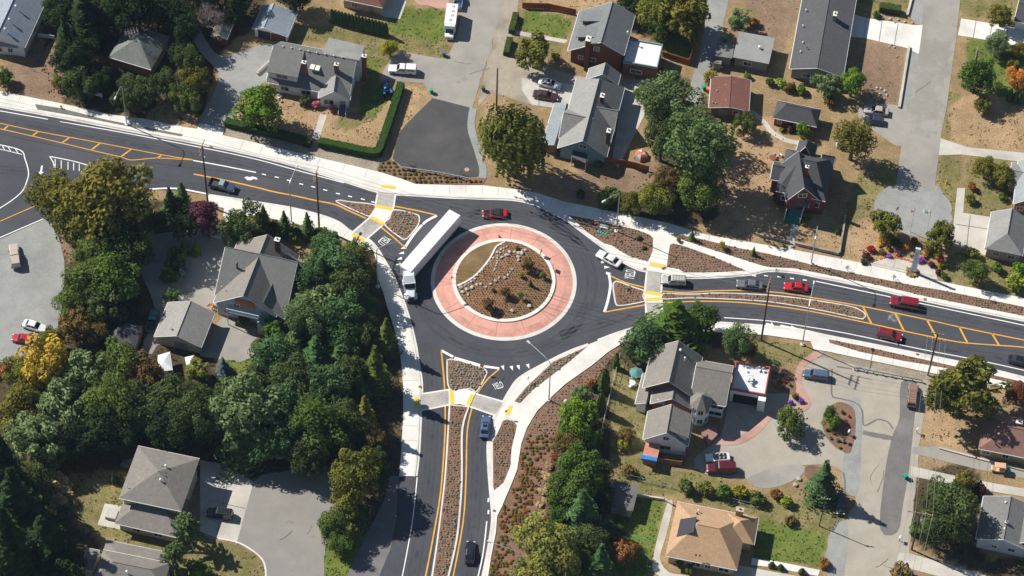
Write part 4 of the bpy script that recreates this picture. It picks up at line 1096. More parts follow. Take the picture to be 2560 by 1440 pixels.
T('shrub1',440,655,74,'dk2','dark bush in the middle of the drive island','shrub','shrub')
T('round1',428,745,44,'grn','round bush at the top of the beige garage','shrub','shrub')
T('shrub2',605,800,38,'olv2','yellow-olive shrub in front of the balcony house','shrub','shrub')
wood=[('broad1',815,610,70,'fir','dark tree at the top of the wood by the pavement'),('broad2',840,655,110,'fir','dark green tree right of the balcony house roof'),('broad0',885,640,80,'mid','olive-green tree where the pavement bends'),('wide0',805,690,100,'fir2','fir touching the dark end of the balcony house roof'),('broad3',870,715,110,'dk2','very dark tree in the middle of the wood opposite the lorry cab'),('loose0',800,765,100,'grey','pale grey-green tree at the lower corner of the balcony house'),('wide1',912,755,70,'fir','star-shaped fir nearest the lorry cab'),('broad1',850,800,115,'fir','dark tree south of the pale grey-green tree'),('fir1',966,845,60,'mid','slender green conifer leaning over the pavement'),('broad2',905,830,85,'dk2','black-green tree behind the slender pavement conifer'),('shrub0',685,822,62,'grn','green bush in front of the balcony house stairs'),('wide0',745,850,95,'fir2','fir south of the balcony house'),('broad0',690,890,100,'fir','dark tree right of the blue spruce lawn'),('wide0',790,890,100,'fir','blue-green fir in the heart of the wood'),('wide1',850,900,85,'fir2','fir beside the reddish clearing in the wood'),('broad3',740,950,110,'dk2','olive-dark tree in the lower wood'),('broad1',820,965,110,'fir','dark tree in the lower wood left of the light conifer'),('fir1',938,930,80,'mid','light green conifer beside the long pavement'),('wide0',900,975,80,'fir','fir behind the light green pavement conifer'),('fir1',912,1040,62,'olive','yellow-olive narrow tree low beside the pavement'),('broad0',800,1060,130,'grn','bright green round tree at the lower end of the wood'),('broad2',700,1010,110,'fir','dark tree above the brown car park edge'),('loose1',610,1040,150,'grey','large grey-green tree casting shade on the car park'),('broad3',690,1100,110,'fir','dark tree overhanging the car park'),('wide1',600,1105,120,'fir2','fir above the driveway of the two-level hip roof'),('broad1',770,1140,90,'dk2','blackish tree at the car park top corner'),('round0',655,880,60,'dk2','dark round tree right of the paved yard'),('broad1',928,1095,60,'brown','brownish bush at the foot of the yellow-olive tree')]
for k,x,y,d,c,l in wood:T(k,x,y,d,c,l,name='conifer'if k[:3]in('fir','wid')else 'tree',hf=.8 if k[:3]=='wid'else 1.0)
T('broad3',895,1185,118,'olive','large olive tree between the car park and the road shoulder',hf=1.1)
T('broad0',865,1265,80,'olive','olive tree below the large one at the car park edge')
T('broad1',835,1310,72,'mid','green tree at the right edge of the car park')
T('broad2',850,1360,66,'grn','green bush at the bottom of the car park edge','shrub','shrub')
T('wide0',558,915,42,'blue','small blue spruce on the lawn of the balcony house',name='conifer',hf=.9)
T('loose0',490,925,60,'lite','pale spiky bush beside the white canopies','shrub','shrub')
sw=[('loose1',115,915,118,(.42,.29,.04),'bright yellow autumn tree below the red car'),('broad0',50,935,80,'olive','olive tree left of the bright yellow tree'),('loose0',205,935,100,'grey','grey-green willow right of the bright yellow tree'),('broad1',130,850,70,'olive','olive bush beside the red car in the lot'),('broad2',300,905,105,'mid','green tree with rusty tips below the tarp shed'),('broad3',360,935,95,'brown','rusty-leaved tree left of the white canopies'),('broad0',55,1015,105,'olv2','yellowish olive tree at the west edge under the yellow tree'),('loose0',150,1020,110,'grey','grey willow below the bright yellow tree'),('broad1',250,1000,100,'mid','dull green tree in the middle of the south-west wood'),('broad2',340,1010,100,'dk2','dark tree above the two-level hip roof'),('broad3',430,1000,110,'dk2','dark olive tree right of the rusty-leaved tree'),('broad0',510,1000,90,'dk2','dark tree below the pale spiky bush'),('loose1',75,1095,110,'grey','grey-green tree bordering the straw-coloured bank'),('broad1',130,1120,80,'grn','green tree at the top of the straw-coloured bank'),('broad2',250,1075,100,'dk','blackish tree shading the left of the two-level hip roof'),('broad3',420,1070,110,'dk','blackish tree behind the two-level hip roof'),('broad0',520,1070,90,'dk2','dark tree at the right rear of the two-level hip roof'),('fir0',10,1180,130,'dk','black conifer at the west edge, upper of the shadowy stand'),('fir1',45,1275,130,'dk','black conifer at the west edge, middle of the shadowy stand'),('fir2',20,1370,140,'dk','black conifer at the west edge, lower of the shadowy stand'),('wide1',110,1360,130,'dk','black spreading conifer right of the shadowy stand'),('broad2',85,1205,80,'dk2','dark tree between the shadowy stand and the straw bank'),('broad3',175,1440,90,'dk','dark tree at the bottom edge left of the lower grey roof'),('cone0',285,1195,22,'dk2','small dark cone shrub against the two-level hip roof, left one'),('cone0',302,1198,22,'dk2','small dark cone shrub against the two-level hip roof, right one'),('shrub0',315,1160,34,'blue','bluish bush at the upper corner of the two-level hip roof')]
for k,x,y,d,c,l in sw:T(k,x,y,d,c,l,name='conifer'if k[:3]in('fir','wid')else 'tree',cat='shrub'if 'shrub'in l or 'bush'in l else 'tree')
T('puzzle0',468,1316,84,'fir2','palm-like monkey puzzle tree at the corner of the two-level hip roof',name='monkey_puzzle_tree',hf=1.1)
T('puzzle0',436,1388,76,'fir2','palm-like monkey puzzle tree beside the lower grey roof',name='monkey_puzzle_tree',hf=1.1)
T('shrub1',500,1425,60,'grn','green bush at the bottom edge below the monkey puzzle tree','shrub','shrub')
for i,(x,y,d)in enumerate(((130,1190,50),(160,1215,56),(150,1250,44),(125,1275,40))):
 T('shrub%d'%(i%3),x,y,d,'straw','tuft of dry straw-coloured tall grass on the western bank','grass tuft','grass_tuft',hf=.5,group='dry grass tufts on the bank')
for k,x,y,d,c,l in[('broad1',255,38,90,'dk','very dark tree between the near-black conifer and the pyramid roof'),('broad2',392,8,110,'dk','very dark tree right of the aerial, behind the pyramid roof'),('tall0',464,75,66,'dk','very dark tree between the pyramid roof and the leafless grey tree'),('broad3',150,25,90,'dk','very dark tree beside the ridge of the blue-roofed house'),('broad0',185,150,100,'dk','very dark tree under the end of the short white fence'),('broad1',452,135,62,'dk','very dark tree at the right corner of the pyramid roof'),('broad2',515,-18,100,'dk','very dark tree above the leafless grey tree'),('broad0',222,222,60,'dk2','dark bushy tree over the blue and white board'),('broad3',370,225,76,'dk2','dark bushy tree right of the westernmost street lamp'),('broad1',300,620,110,'dk2','dark tree between the roadside pair and the shaded drive'),('shrub2',290,800,62,'dk','blackish tree left of the teal pickup above the tarp shed'),('broad0',185,760,80,'mid','green tree at the lower left of the clump beside the gravel lot'),('broad3',470,555,80,'dk','blackish tree left of the purple tree in the shaded garden'),('tall1',300,1000,105,'mid','dull olive tree with rusty top in the south-west wood'),('broad2',380,1030,100,'dk2','dark tree midway along the south-west wood'),('tall0',480,1040,100,'dk2','tall dark tree north of the driveway of the two-level hip roof'),('broad1',560,1010,90,'dk2','dark tree beside the large grey-green tree'),('broad0',190,1095,90,'dk','blackish tree between the grey willow and the straw bank'),('broad3',310,1085,80,'dk','blackish tree at the upper left corner of the two-level hip roof'),('broad2',640,960,80,'dk2','dark tree below the small lawn with the blue spruce'),('tall1',780,700,80,'fir','dark tree against the dark gable of the balcony house'),('tall0',760,800,90,'fir2','olive-dark tree at the right corner of the balcony house'),('broad1',860,850,90,'fir','dark tree in the eastern part of the wood'),('tall1',880,930,80,'dk2','dark tree between the fir and the light green pavement conifer'),('broad0',870,1040,90,'dk2','dark tree left of the yellow-olive narrow tree'),('broad3',760,1000,90,'fir','dark tree above the bright green round tree'),('broad2',870,1110,80,'dk','blackish tree above the large olive car park tree'),('broad1',940,1150,60,'dk2','dark bush beside the end of the long pavement'),('broad0',900,1290,60,'dk2','dark bush in shade below the large olive car park tree'),('broad0',1510,1250,60,'dk','blackish tree against the flat-roofed shed'),('broad3',1490,1180,70,'dk2','dark tree by the shaded side of the broad green tree'),('broad1',1480,1350,80,'dk2','dark tree between the belt and the lawn with the green hose')]:
 T(k,x,y,d,c,l,cat='shrub'if ' bush 'in l else 'tree')
for i,(x,y,d)in enumerate(((1372,1165,26),(1365,1190,28),(1372,1215,24),(1358,1230,26),(1350,1260,22))):T('shrub%d'%(i%3),x,y,d,'straw','tuft of straw-coloured grass between the bark bed and the green belt','grass tuft','grass_tuft',.5,'straw tufts by the bark bed')
for i,(x,y,d)in enumerate(((1376,1250,22),(1364,1300,20),(1385,1140,20))):T('shrub%d'%i,x,y,d,(.3,.07,.03),'rusty red low shrub along the bark bed under the green belt','shrub','shrub',.6,'rusty shrubs by the bark bed')
def hedge(px,wid,h,col,label,leaf=.22,group=None,name='hedge'):
 pts=[G(x,y,h)for x,y in smooth(px,6)]
 rn=random.Random(int(px[0][0]));mb=MB();root=V((pts[0].x,pts[0].y,0));mb.cols=[]
 L=len(pts)
 for i in range(L-1):
  a,b=pts[i],pts[i+1];d=b-a;d.z=0;ln=d.length;d.normalize();n=V((-d.y,d.x,0))
  for s in(-1,1):
   for k in range(int(ln*h*26)):
    p=a.lerp(b,rn.random())+n*s*wid/2*rn.uniform(.9,1.06);p.z=rn.uniform(.05,h)
    mb.quadleaf(p-root,n*s+rdir(rn)*.4+V((0,0,.2)),leaf*rn.uniform(.6,1.3),1.4,None,rn.uniform(.25,.75))
  for k in range(int(ln*wid*30)):
   p=a.lerp(b,rn.random())+n*rn.uniform(-.5,.5)*wid;p.z=h+rn.uniform(-.07,.07)
   mb.quadleaf(p-root,V((0,0,1))+rdir(rn)*.35,leaf*rn.uniform(.6,1.3),1.4,None,rn.uniform(.25,.75))
 for e,s in((0,-1),(L-1,1)):
  d=(pts[1]-pts[0]if e==0 else pts[-1]-pts[-2]).normalized();n=V((-d.y,d.x,0))
  for k in range(int(wid*h*30)):
   p=pts[e]+n*rn.uniform(-.5,.5)*wid;p.z=rn.uniform(.05,h)
   mb.quadleaf(p-root,d*s+rdir(rn)*.4,leaf*rn.uniform(.6,1.3),1.4,None,rn.uniform(.25,.75))
 for i in range(L-1):
  a,b=pts[i],pts[i+1];d=b-a;d.z=0;d.normalize();n=V((-d.y,d.x,0))*wid*.46
  if i==0:n0=n
  n1=n if i==L-2 else(n+V((-(pts[i+2]-b).normalized().y,(pts[i+2]-b).normalized().x,0))*wid*.46)/2
  q=[a-n0-root,b-n1-root,b+n1-root,a+n0-root];n0=n1
  k0=len(mb.f);mb.hexa([V((p.x,p.y,0))for p in q],[V((p.x,p.y,h-.05))for p in q]);mb.cols.extend([.45]*(len(mb.f)-k0))
 o=place_on(name,mb,LEAF,root,label,'hedge',0,group)
 c=CLR[col];o.color=(*c,1)
 return o
HG='grn'
CLR['hedge']=(.05,.095,.022)
hedge([(563,299),(640,317),(720,335),(777,352)],1.5,1.5,'hedge','clipped green hedge along the road, left of the white house path')
hedge([(797,349),(860,362),(935,376),(950,362),(965,320),(985,260),(1003,205)],1.5,1.7,'hedge','clipped L-shaped green hedge enclosing the white house lawn')
hedge([(1290,30),(1278,75)],1.2,1.2,'dk2','dark hedge at the left of the craftsman front lawn, upper piece')
hedge([(1275,92),(1265,130)],1.2,1.2,'dk2','dark hedge at the left of the craftsman front lawn, lower piece')
hedge([(2200,12),(2225,15),(2253,20)],1.6,1.6,'dk2','dark clipped hedge above the rockery by the white drive')
proto=None
for i in range(17):
 x,y=830+i*8.4,42+i*2.1
 if proto is None:
  proto=T('column0',x,y,15,'fir','small cone-shaped cedar in the row behind the white house lawn','cedar','cedar',group='row of cedars behind the white house')
  P0=proto
 else:
  c=copy_tree(proto);p=G(x,y,1.6);c.location=(p.x,p.y,0);c.rotation_euler.z=i*1.3
for i,x in enumerate((2525,2540,2555)):
 c=copy_tree(proto);p=G(x,240+i*3,1.6);c.location=(p.x,p.y,0);c['label']='small cedar below the orange autumn tree';c['group']='cedars below the orange tree'
def tuft_mesh(seed,r=.3,n=16,leaf=.16):
 rn=random.Random(seed);mb=MB()
 for _ in range(n):
  d=rdir(rn);d.z=abs(d.z)
  mb.quadleaf(V((d.x*r*.8,d.y*r*.8,d.z*r*.9)),d+V((0,0,.4)),leaf*rn.uniform(.7,1.3),1.5,None,rn.uniform(.2,.8))
 return mb.mesh('tuft',LEAF)
SHR=[tuft_mesh(200+k,.42,34,.2)for k in range(3)]
ncount=0
for bi,(px,z,tone)in enumerate(BEDS):
 rn=random.Random(900+bi)
 xs=[p[0]for p in px];ys=[p[1]for p in px]
 step={'shrub':12,'big':9.5}.get(tone,7.4)
 cells=[]
 y=min(ys);r=0
 while y<max(ys):
  x=min(xs)+(r%2)*step/2
  while x<max(xs):
   q=(x+rn.uniform(-1.3,1.3),y+rn.uniform(-1.1,1.1))
   if inpoly(q[0],q[1],px)and inpoly(q[0]+2.5,q[1]+1,px)and inpoly(q[0]-2.5,q[1]-1,px):cells.append(q)
   x+=step*rn.uniform(.8,1.25)
  y+=step*.78;r+=1
 carpet=MB();carpet.cols=[]
 for q in cells:
  if tone=='shrub'or(tone=='big'and q[1]>1085 and q[0]<1290+(1290-q[1])*.35+30 and ncount<200):
   if tone=='big'and rn.random()<.38:continue
   o=bpy.data.objects.new('small_shrub',rn.choice(SHR));COL.objects.link(o)
   p=G(q[0],q[1],z);o.location=p;o.rotation_euler=(0,0,rn.uniform(0,6));s=rn.uniform(.8,1.25);o.scale=(s,s,s*.9)
   c=rn.choice((CLR['brown'],CLR['olive'],CLR['rust']if tone=='big'else CLR['mid']));o.color=(*[v*.85 for v in c],1)
   if tone=='shrub':tag(o,'knee-high brownish shrub in the bark bed behind the low guard rail','shrub','shrubs in the guard rail bed')
   else:
    ncount+=1;tag(o,'knee-high dark shrub in the long bark bed east of the south road','shrub','shrubs in the long south bark bed')
   continue
  if tone=='big'and q[1]>1085:
   if rn.random()<.4:continue
  grey=tone=='grey'or(tone=='median'and q[0]>1157-(q[1]-1150)*.19 and q[1]>1090)or(tone=='big'and 1050<q[1]<1120)
  if rn.random()<.1:continue
  sz=rn.uniform(.12,.27)*(1.25 if grey else 1)
  p=G(q[0],q[1],z)
  for _ in range(5 if not grey else 6):
   d=rdir(rn);d.z=abs(d.z)
   carpet.quadleaf(p+V((d.x*sz*.7,d.y*sz*.7,d.z*sz*.8)),d+V((0,0,.4)),sz*rn.uniform(.8,1.4),1.3,None,rn.uniform(.3,1)if grey else rn.uniform(0,.75))
 if carpet.f:
  o=carpet.build('ground_cover',LEAF);o.color=(.24,.245,.19,1)if tone in('grey',)else(.21,.2,.135,1)
  tag(o,None,None,None,'stuff')
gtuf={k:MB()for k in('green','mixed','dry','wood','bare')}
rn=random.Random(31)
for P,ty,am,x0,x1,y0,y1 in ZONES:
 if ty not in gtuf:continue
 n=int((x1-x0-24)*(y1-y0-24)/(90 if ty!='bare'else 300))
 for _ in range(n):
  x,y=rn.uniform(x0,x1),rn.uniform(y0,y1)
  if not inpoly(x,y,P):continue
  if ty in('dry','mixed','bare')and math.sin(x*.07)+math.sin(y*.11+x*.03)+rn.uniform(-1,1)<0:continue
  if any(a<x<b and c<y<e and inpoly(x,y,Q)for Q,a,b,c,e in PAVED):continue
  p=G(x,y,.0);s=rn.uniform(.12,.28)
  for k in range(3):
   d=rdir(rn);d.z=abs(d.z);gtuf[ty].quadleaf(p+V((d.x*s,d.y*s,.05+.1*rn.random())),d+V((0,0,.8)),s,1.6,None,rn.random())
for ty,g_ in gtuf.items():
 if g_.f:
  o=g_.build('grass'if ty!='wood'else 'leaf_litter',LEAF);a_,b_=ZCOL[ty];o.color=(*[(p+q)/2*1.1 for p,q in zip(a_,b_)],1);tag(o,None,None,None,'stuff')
car=MB();car.cols=[]
rn=random.Random(77)
y=600;r=0
while y<800:
 x=1135+(r%2)*3.5
 while x<1385:
  q=(x+rn.uniform(-1,1),y+rn.uniform(-.8,.8))
  if math.hypot((q[0]-1259.5)/120,(q[1]-700)/96)<1 and not inpoly(q[0],q[1]+2,tp)and not inpoly(q[0]-6,q[1]-3,tp):
   p=gm_at(*q);sz=rn.uniform(.12,.2)
   for _ in range(4):
    d=rdir(rn);d.z=abs(d.z)
    car.quadleaf(p+V((d.x*sz*.7,d.y*sz*.7,d.z*sz)),d+V((0,0,.3)),sz*rn.uniform(.8,1.3),1.4,None,rn.uniform(.1,.8))
  x+=7
 y+=5.4;r+=1
o=car.build('ground_cover',LEAF);o.color=(.085,.07,.03,1);tag(o,None,None,None,'stuff')
def isl(kind,x,y,d,col,label,name='shrub',cat='shrub',hf=1.0):
 q=gm_at(x,y);return T(kind,x,y,d,col,label,cat,name,hf,None,q.z)
isl('shrub0',1303,688,15,'ylg','yellow-green sapling in the middle of the roundabout island',hf=1.4)
isl('tall1',1356,686,16,'lime','yellow-green sapling beside the pale boulder on the roundabout island')
isl('tall0',1302,738,15,'bright','green sapling above the lone boulder low on the roundabout island')
isl('loose0',1318,660,34,'brown','thin brown twiggy shrub behind the boulder heap on the roundabout island')
isl('loose1',1262,730,26,'brown','thin brown twiggy shrub in the lower middle of the roundabout island')
isl('loose0',1220,760,30,'brown','thin brown twiggy shrub near the lower kerb of the roundabout island')
isl('shrub2',1233,724,12,'grn','small dark green plant below the boulder row on the roundabout island')
isl('shrub1',1293,620,14,'olive','small olive plant near the top kerb of the roundabout island')
isl('column0',1326,708,9,'dk2','dark upright little evergreen right of centre on the roundabout island',hf=.8)
for i,(x,y,d,c,l)in enumerate(((1597,594,16,'mid','green shrub beside the street lamp bed'),(1610,620,14,'olive','olive shrub above the walkway to the crossing'),(1730,590,20,'fir2','small dark fir near the start of the eastern bed'),(1806,612,18,'lime','yellow-green sapling in the eastern bed'),(1884,630,18,'grn','young green fir in the eastern bed'),(1697,600,12,'brown','brown twig shrub at the walkway fork'))):
 T(('shrub0','shrub1','fir0','tall0','fir1','loose0')[i],x,y,d,c,l,'shrub','shrub')
for i,(x,y,d,c)in enumerate(((2068,1075,10,'rust'),(2078,1095,9,'olive'),(2096,1100,12,'blue'),(2110,1105,9,'mid'),(2118,1060,10,'rust'),(2122,1040,9,'red'),(2106,1030,12,'mid'),(2085,1082,8,'orange'),(2100,1118,9,'lime'),(2112,1084,10,'grn'))):T('shrub%d'%(i%3),x,y,d,c,'small garden plant in the oval red-brown mulch bed','plant','garden_plant',.9,'plants in the oval mulch bed',.07)
for i,(x,y,d,c)in enumerate(((1940,932,11,'mid'),(1955,936,9,'rust'),(1972,945,10,'ylg'),(1962,955,9,'red'),(1948,952,11,'grn'),(1975,962,10,'bright'),(1958,970,9,'olive'),(1942,966,9,'orange'))):T('shrub%d'%(i%3),x,y,d,c,'small garden plant in the mulch bed beside the flat-roofed garage','plant','garden_plant',.9,'plants in the garage mulch bed',.07)
FL=[(2177,622,26,'red','red flowering bush at the left end'),(2168,640,26,'maroon','maroon bush under the red one'),(2160,655,22,'dk2','dark green bush at the lower left'),(2205,600,26,'orange','orange-brown bush at the back left'),(2197,612,14,'ylw','small yellow flowers'),(2222,618,20,'rust','rust-red mound left of centre'),(2250,615,18,'redbr','dark red mound at the centre'),(2205,630,20,'brown','brown mound behind the marigolds'),(2270,615,22,'orange','orange-brown mound right of centre'),(2287,602,26,'olive','olive mound at the back right'),(2320,620,36,'brown','big brown-orange bush right of the obelisk'),(2310,640,18,'orange','small orange mound right of the obelisk'),(2341,636,26,'ylg','yellow-green bush at the right end'),(2349,650,20,'red','red flowering bush at the right end'),(2353,664,20,'ylg','yellow bush at the lower right'),(2347,680,22,'maroon','maroon bush at the lower right end'),(2303,652,20,'violet','purple flower mound right of the obelisk'),(2222,640,16,'violet','purple flower mound above the marigolds'),(2243,633,18,'pink','dusky pink mound above the marigolds'),(2240,605,28,'dk2','dark bush at the back centre'),(2330,660,20,'maroon','plum-coloured mound near the lower right'),(2360,690,24,'grn','green bush below the flower bed at the pavement')]
for i,(x,y,d,c,l)in enumerate(FL):T('shrub%d'%(i%3),x,y,d,c,l+' of the monument flower bed','flower bush','flower_bush',hf=.85)
mg=MB();mg.cols=[]
for i in range(60):
 t=i/59;x,y=[(2170+t*3*55,655-t*3*14)if t<.34 else(2225+(t-.34)*125,640+(t-.34)*30)][0]
 p=G(x+rn.uniform(-2,2),y+rn.uniform(-2,2),.1)
 for _ in range(5):
  d=rdir(rn);d.z=abs(d.z);mg.quadleaf(p+d*.2,d,.2,1.2,None,rn.uniform(.3,.9))
o=mg.build('marigold_edging',LEAF);o.color=(.75,.2,.02,1);tag(o,'curving ribbon of orange marigolds along the plaza edge','flowers',None,'stuff')
RC=dict(grey=(.2,.2,.19),light=(.29,.29,.275),lgrey=(.33,.32,.295),slate=(.19,.205,.205),dark=(.08,.083,.088),bluegr=(.29,.335,.385),brown=(.245,.225,.198),tan=(.5,.325,.19),red=(.2,.085,.065),redbr=(.3,.165,.13),teal=(.2,.24,.225),white=(.8,.8,.79),pale=(.3,.335,.345),charcoal=(.105,.105,.11),moss=(.2,.215,.19))
WC=dict(white=(.78,.8,.82),beige=(.5,.45,.34),brownred=(.2,.065,.035),maroon=(.2,.03,.035),green=(.25,.31,.27),grey=(.42,.44,.42),pink=(.55,.42,.39),tan=(.42,.33,.2),brick=(.3,.13,.09),bluegrey=(.45,.52,.58),brown=(.28,.16,.09),teal=(.2,.33,.35))
GLASS=pm((.02,.028,.036),.06,0,.8,0,0,name='window_glass')
TRIM=pm((.8,.8,.78),.5,name='white_trim')
class House:
 def __init__(s,name,label,cat,at):
  p=G(at[0],at[1],0)
  s.root=empty(name,(p.x,p.y,0),label,cat)
  s.blocks=[]
 def block(s,A,B,D,ze,zr,roof,wall,ends='gg',over=.45,off=.5,hip=None,zb=0.0,zeD=None,th=.22,wins=(),gut=True,open_front=False,wallparts=True):
  """A, B: eave corners along the ridge; D: the corner across from A (pixel, or width in metres, + to the left of A>B). All at eave height ze."""
  a=G2(A,ze);b=G2(B,ze);u=(b-a);u.z=0;Ln=u.length;u.normalize()
  v=V((-u.y,u.x,0))
  if isinstance(D,(int,float)):Wd=D
  else:Wd=(G2(D,ze)-a).dot(v)
  if Wd<0:v=-v;Wd=-Wd
  zd=ze if zeD is None else zeD
  def P(x,y,z):q=a+u*x+v*y;return V((q.x,q.y,z))
  if hip is None:hip=min(Wd*.5,Ln*.5)
  h0=hip if ends[0]=='h'else 0;h1=hip if ends[1]=='h'else 0
  yr=Wd*off
  mb=MB()
  T=[P(0,0,ze),P(Ln,0,ze),P(Ln,Wd,zd),P(0,Wd,zd),P(h0,yr,zr),P(Ln-h1 if Ln-h1>h0+.02 else h0+.02,yr,zr)]
  Bt=[p-V((0,0,th))for p in T]
  vs=T+Bt
  fs=[(0,1,5,4),(2,3,4,5),(1,0+6,6,7)[:0]or(6+4,6+5,6+1,6+0),(6+5,6+4,6+3,6+2),(0,6,7,1),(2,8,9,3)]
  if ends[0]=='h':fs+=[(3,0,4),(9,10,6),(0,3,9,6)]
  else:fs+=[(0,4,10,6),(4,3,9,10)]
  if ends[1]=='h':fs+=[(1,2,5),(8,7,11),(2,1,7,8)]
  else:fs+=[(5,1,7,11),(2,5,11,8)]
  mb.raw(vs,fs)
  ro=fixn(mb.build('roof',roof if not isinstance(roof,str)else roofm(RC[roof]),s.root))
  if gut:
   g=MB()
   for(p,q,zz)in((0,1,ze),(2,3,zd)):
    g.tube([T[p]-V((0,0,.1))+(v if p==2 else-v)*.05,T[q]-V((0,0,.1))+(v if p==2 else-v)*.05],.085,5)
    g.build('gutter',TRIM,ro);g=MB()
   for e,(i0,i1,i2)in((0,(0,4,3)),(1,(1,5,2))):
    d=-u if e==0 else u
    if ends[e]=='g':
     g=MB();g.tube([T[i0]+d*.05-V((0,0,.08)),T[i1]+d*.05-V((0,0,.08)),T[i2]+d*.05-V((0,0,.08))],.085,4);g.build('bargeboard',TRIM,ro)
  c=MB();c.tube([T[4]+V((0,0,.02)),T[5]+V((0,0,.02))],.09,5);c.build('ridge_cap',roof if not isinstance(roof,str)else roofm(tuple(min(1,x*1.1)for x in RC[roof])),ro)
  sl0=(zr-ze)/max(yr,.1);sl1=(zr-zd)/max(Wd-yr,.1)
  o=over
  za=ze+sl0*o-th-.02 if ends else ze
  zc=zd+sl1*o-th-.02
  wm=wall if not isinstance(wall,str)else wallm(WC[wall])
  mb=MB()
  q=[P(o,o,zb),P(Ln-o,o,zb),P(Ln-o,Wd-o,zb),P(o,Wd-o,zb)]
  t=[P(o,o,za),P(Ln-o,o,za),P(Ln-o,Wd-o,zc),P(o,Wd-o,zc)]
  if not open_front:
   mb.face([q[0],q[1],t[1],t[0]])
  mb.face([q[2],q[3],t[3],t[2]])
  rz=zr-th-.03
  if ends[1]=='g':mb.face([q[1],q[2],t[2],P(Ln-o,yr,rz),t[1]])
  else:mb.face([q[1],q[2],t[2],t[1]])
  if ends[0]=='g':mb.face([q[3],q[0],t[0],P(o,yr,rz),t[3]])
  else:mb.face([q[3],q[0],t[0],t[3]])
  if zb>.5:mb.face(q[::-1])
  wo=mb.build('wall',wm,s.root)
  faces={0:(q[0],u,-v,Ln-2*o),1:(q[1],v,u,Wd-2*o),2:(q[2],-u,v,Ln-2*o),3:(q[3],-v,-u,Wd-2*o)}
  for wn in wins:s.window(wo,faces[wn[0]],*wn[1:])
  blk=dict(a=a,u=u,v=v,L=Ln,W=Wd,ze=ze,zr=zr,yr=yr,zd=zd,roof=ro,wall=wo,P=P,faces=faces)
  s.blocks.append(blk)
  return blk
 def window(s,wo,face,t,zs,w,h,kind='window'):
  o,d,n,L=face
  c=V((o.x,o.y,0))+d*(L*t)
  mb=MB();rz=math.atan2(d.y,d.x)
  if kind=='door':
   mb.box((c.x+n.x*.05,c.y+n.y*.05,zs+h/2),(w,.12,h),rz)
   dr=mb.build('door',pm((.3,.28,.26),.5,name='door'),s.root)
   k=MB();k.box((c.x+n.x*.13+d.x*w*.35,c.y+n.y*.13+d.y*w*.35,zs+h*.48),(.1,.06,.1),rz);k.build('handle',pm((.6,.5,.3),.3,1),dr)
   return
  cc=c+n*.05
  fw=.12
  for(dx,dz,sx,sz)in((0,h/2+fw/2,w+2*fw,fw),(0,-h/2-fw/2,w+2*fw,fw),(-w/2-fw/2,0,fw,h),(w/2+fw/2,0,fw,h),(0,0,.07,h)):
   mb.box((cc.x+d.x*dx,cc.y+d.y*dx,zs+h/2+dz),(sx,.14,sz),rz)
  fr=mb.build('window',TRIM,s.root)
  g=MB();g.box((c.x+n.x*.02,c.y+n.y*.02,zs+h/2),(w,.08,h),rz);g.build('pane',GLASS,fr)
 def flat(s,A,B,D,z,roof,wall,par=.3,over=0.0,zb=0.0,wins=(),trim=None):
  a=G2(A,z);b=G2(B,z);u=b-a;u.z=0;Ln=u.length;u.normalize();v=V((-u.y,u.x,0))
  Wd=D if isinstance(D,(int,float))else(G2(D,z)-a).dot(v)
  if Wd<0:v=-v;Wd=-Wd
  def P(x,y,zz):q=a+u*x+v*y;return V((q.x,q.y,zz))
  mb=MB()
  c=[P(0,0,0),P(Ln,0,0),P(Ln,Wd,0),P(0,Wd,0)]
  if u.cross(v).z<0:order=[0,3,2,1]
  else:order=[0,1,2,3]
  c=[c[i]for i in order]
  def Z(L,z):return[V((p.x,p.y,z))for p in L]
  mb.hexa(Z(c,z-.2),Z(c,z))
  ro=mb.build('roof',roof if not isinstance(roof,str)else gm('flat_roof',RC[roof],tuple(x*.85 for x in RC[roof]),.6,tuple(x*.75 for x in RC[roof]),.25,fine=tuple(min(1,x*1.12)for x in RC[roof]),fs=5),s.root)
  if par:
   for k in range(4):
    p,q=c[k],c[(k+1)%4];d=(q-p).normalized();n=V((d.y,-d.x,0))
    m2=MB();e=p+d*.0;f=q-d*.2
    m2 .hexa([V((x.x,x.y,z-.05))for x in(e+n*.02,f+n*.02,f-n*.2,e-n*.2)],[V((x.x,x.y,z+par))for x in(e+n*.02,f+n*.02,f-n*.2,e-n*.2)])
    m2 .build('parapet',trim or TRIM,ro)
  ci=[P(over+.03,over+.03,0),P(Ln-over-.03,over+.03,0),P(Ln-over-.03,Wd-over-.03,0),P(over+.03,Wd-over-.03,0)]
  cw=[ci[i]for i in order]
  mb=MB();mb.hexa(Z(cw,zb),Z(cw,z-.21))
  wo=mb.build('wall',wall if not isinstance(wall,str)else wallm(WC[wall]),s.root)
  faces={0:(ci[0],u,-v,Ln-2*over),1:(ci[1],v,u,Wd-2*over),2:(ci[2],-u,v,Ln-2*over),3:(ci[3],-v,-u,Wd-2*over)}
  for wn in wins:s.window(wo,faces[wn[0]],*wn[1:])
  return dict(roof=ro,wall=wo,faces=faces,P=P,L=Ln,W=Wd)
 def chimney(s,blk,px,py,ztop,w=.7,d=.55,col=(.2,.075,.05),cap=(.75,.73,.7),zb=None,rz=None,h=None):
  p=G(px,py,ztop);rz=rz if rz is not None else math.atan2(blk['u'].y,blk['u'].x)
  zb=(ztop-(h or 2.2))if zb is None else zb
  mb=MB();mb.box((p.x,p.y,(zb+ztop)/2),(w,d,ztop-zb),rz)
  c=mb.build('chimney',gm('chimney_brick',col,tuple(x*.7 for x in col),2.5,fine=tuple(min(1,x*1.5)for x in col),fs=6),blk['roof'])
  mb=MB();mb.box((p.x,p.y,ztop+.06),(w+.16,d+.16,.12),rz)
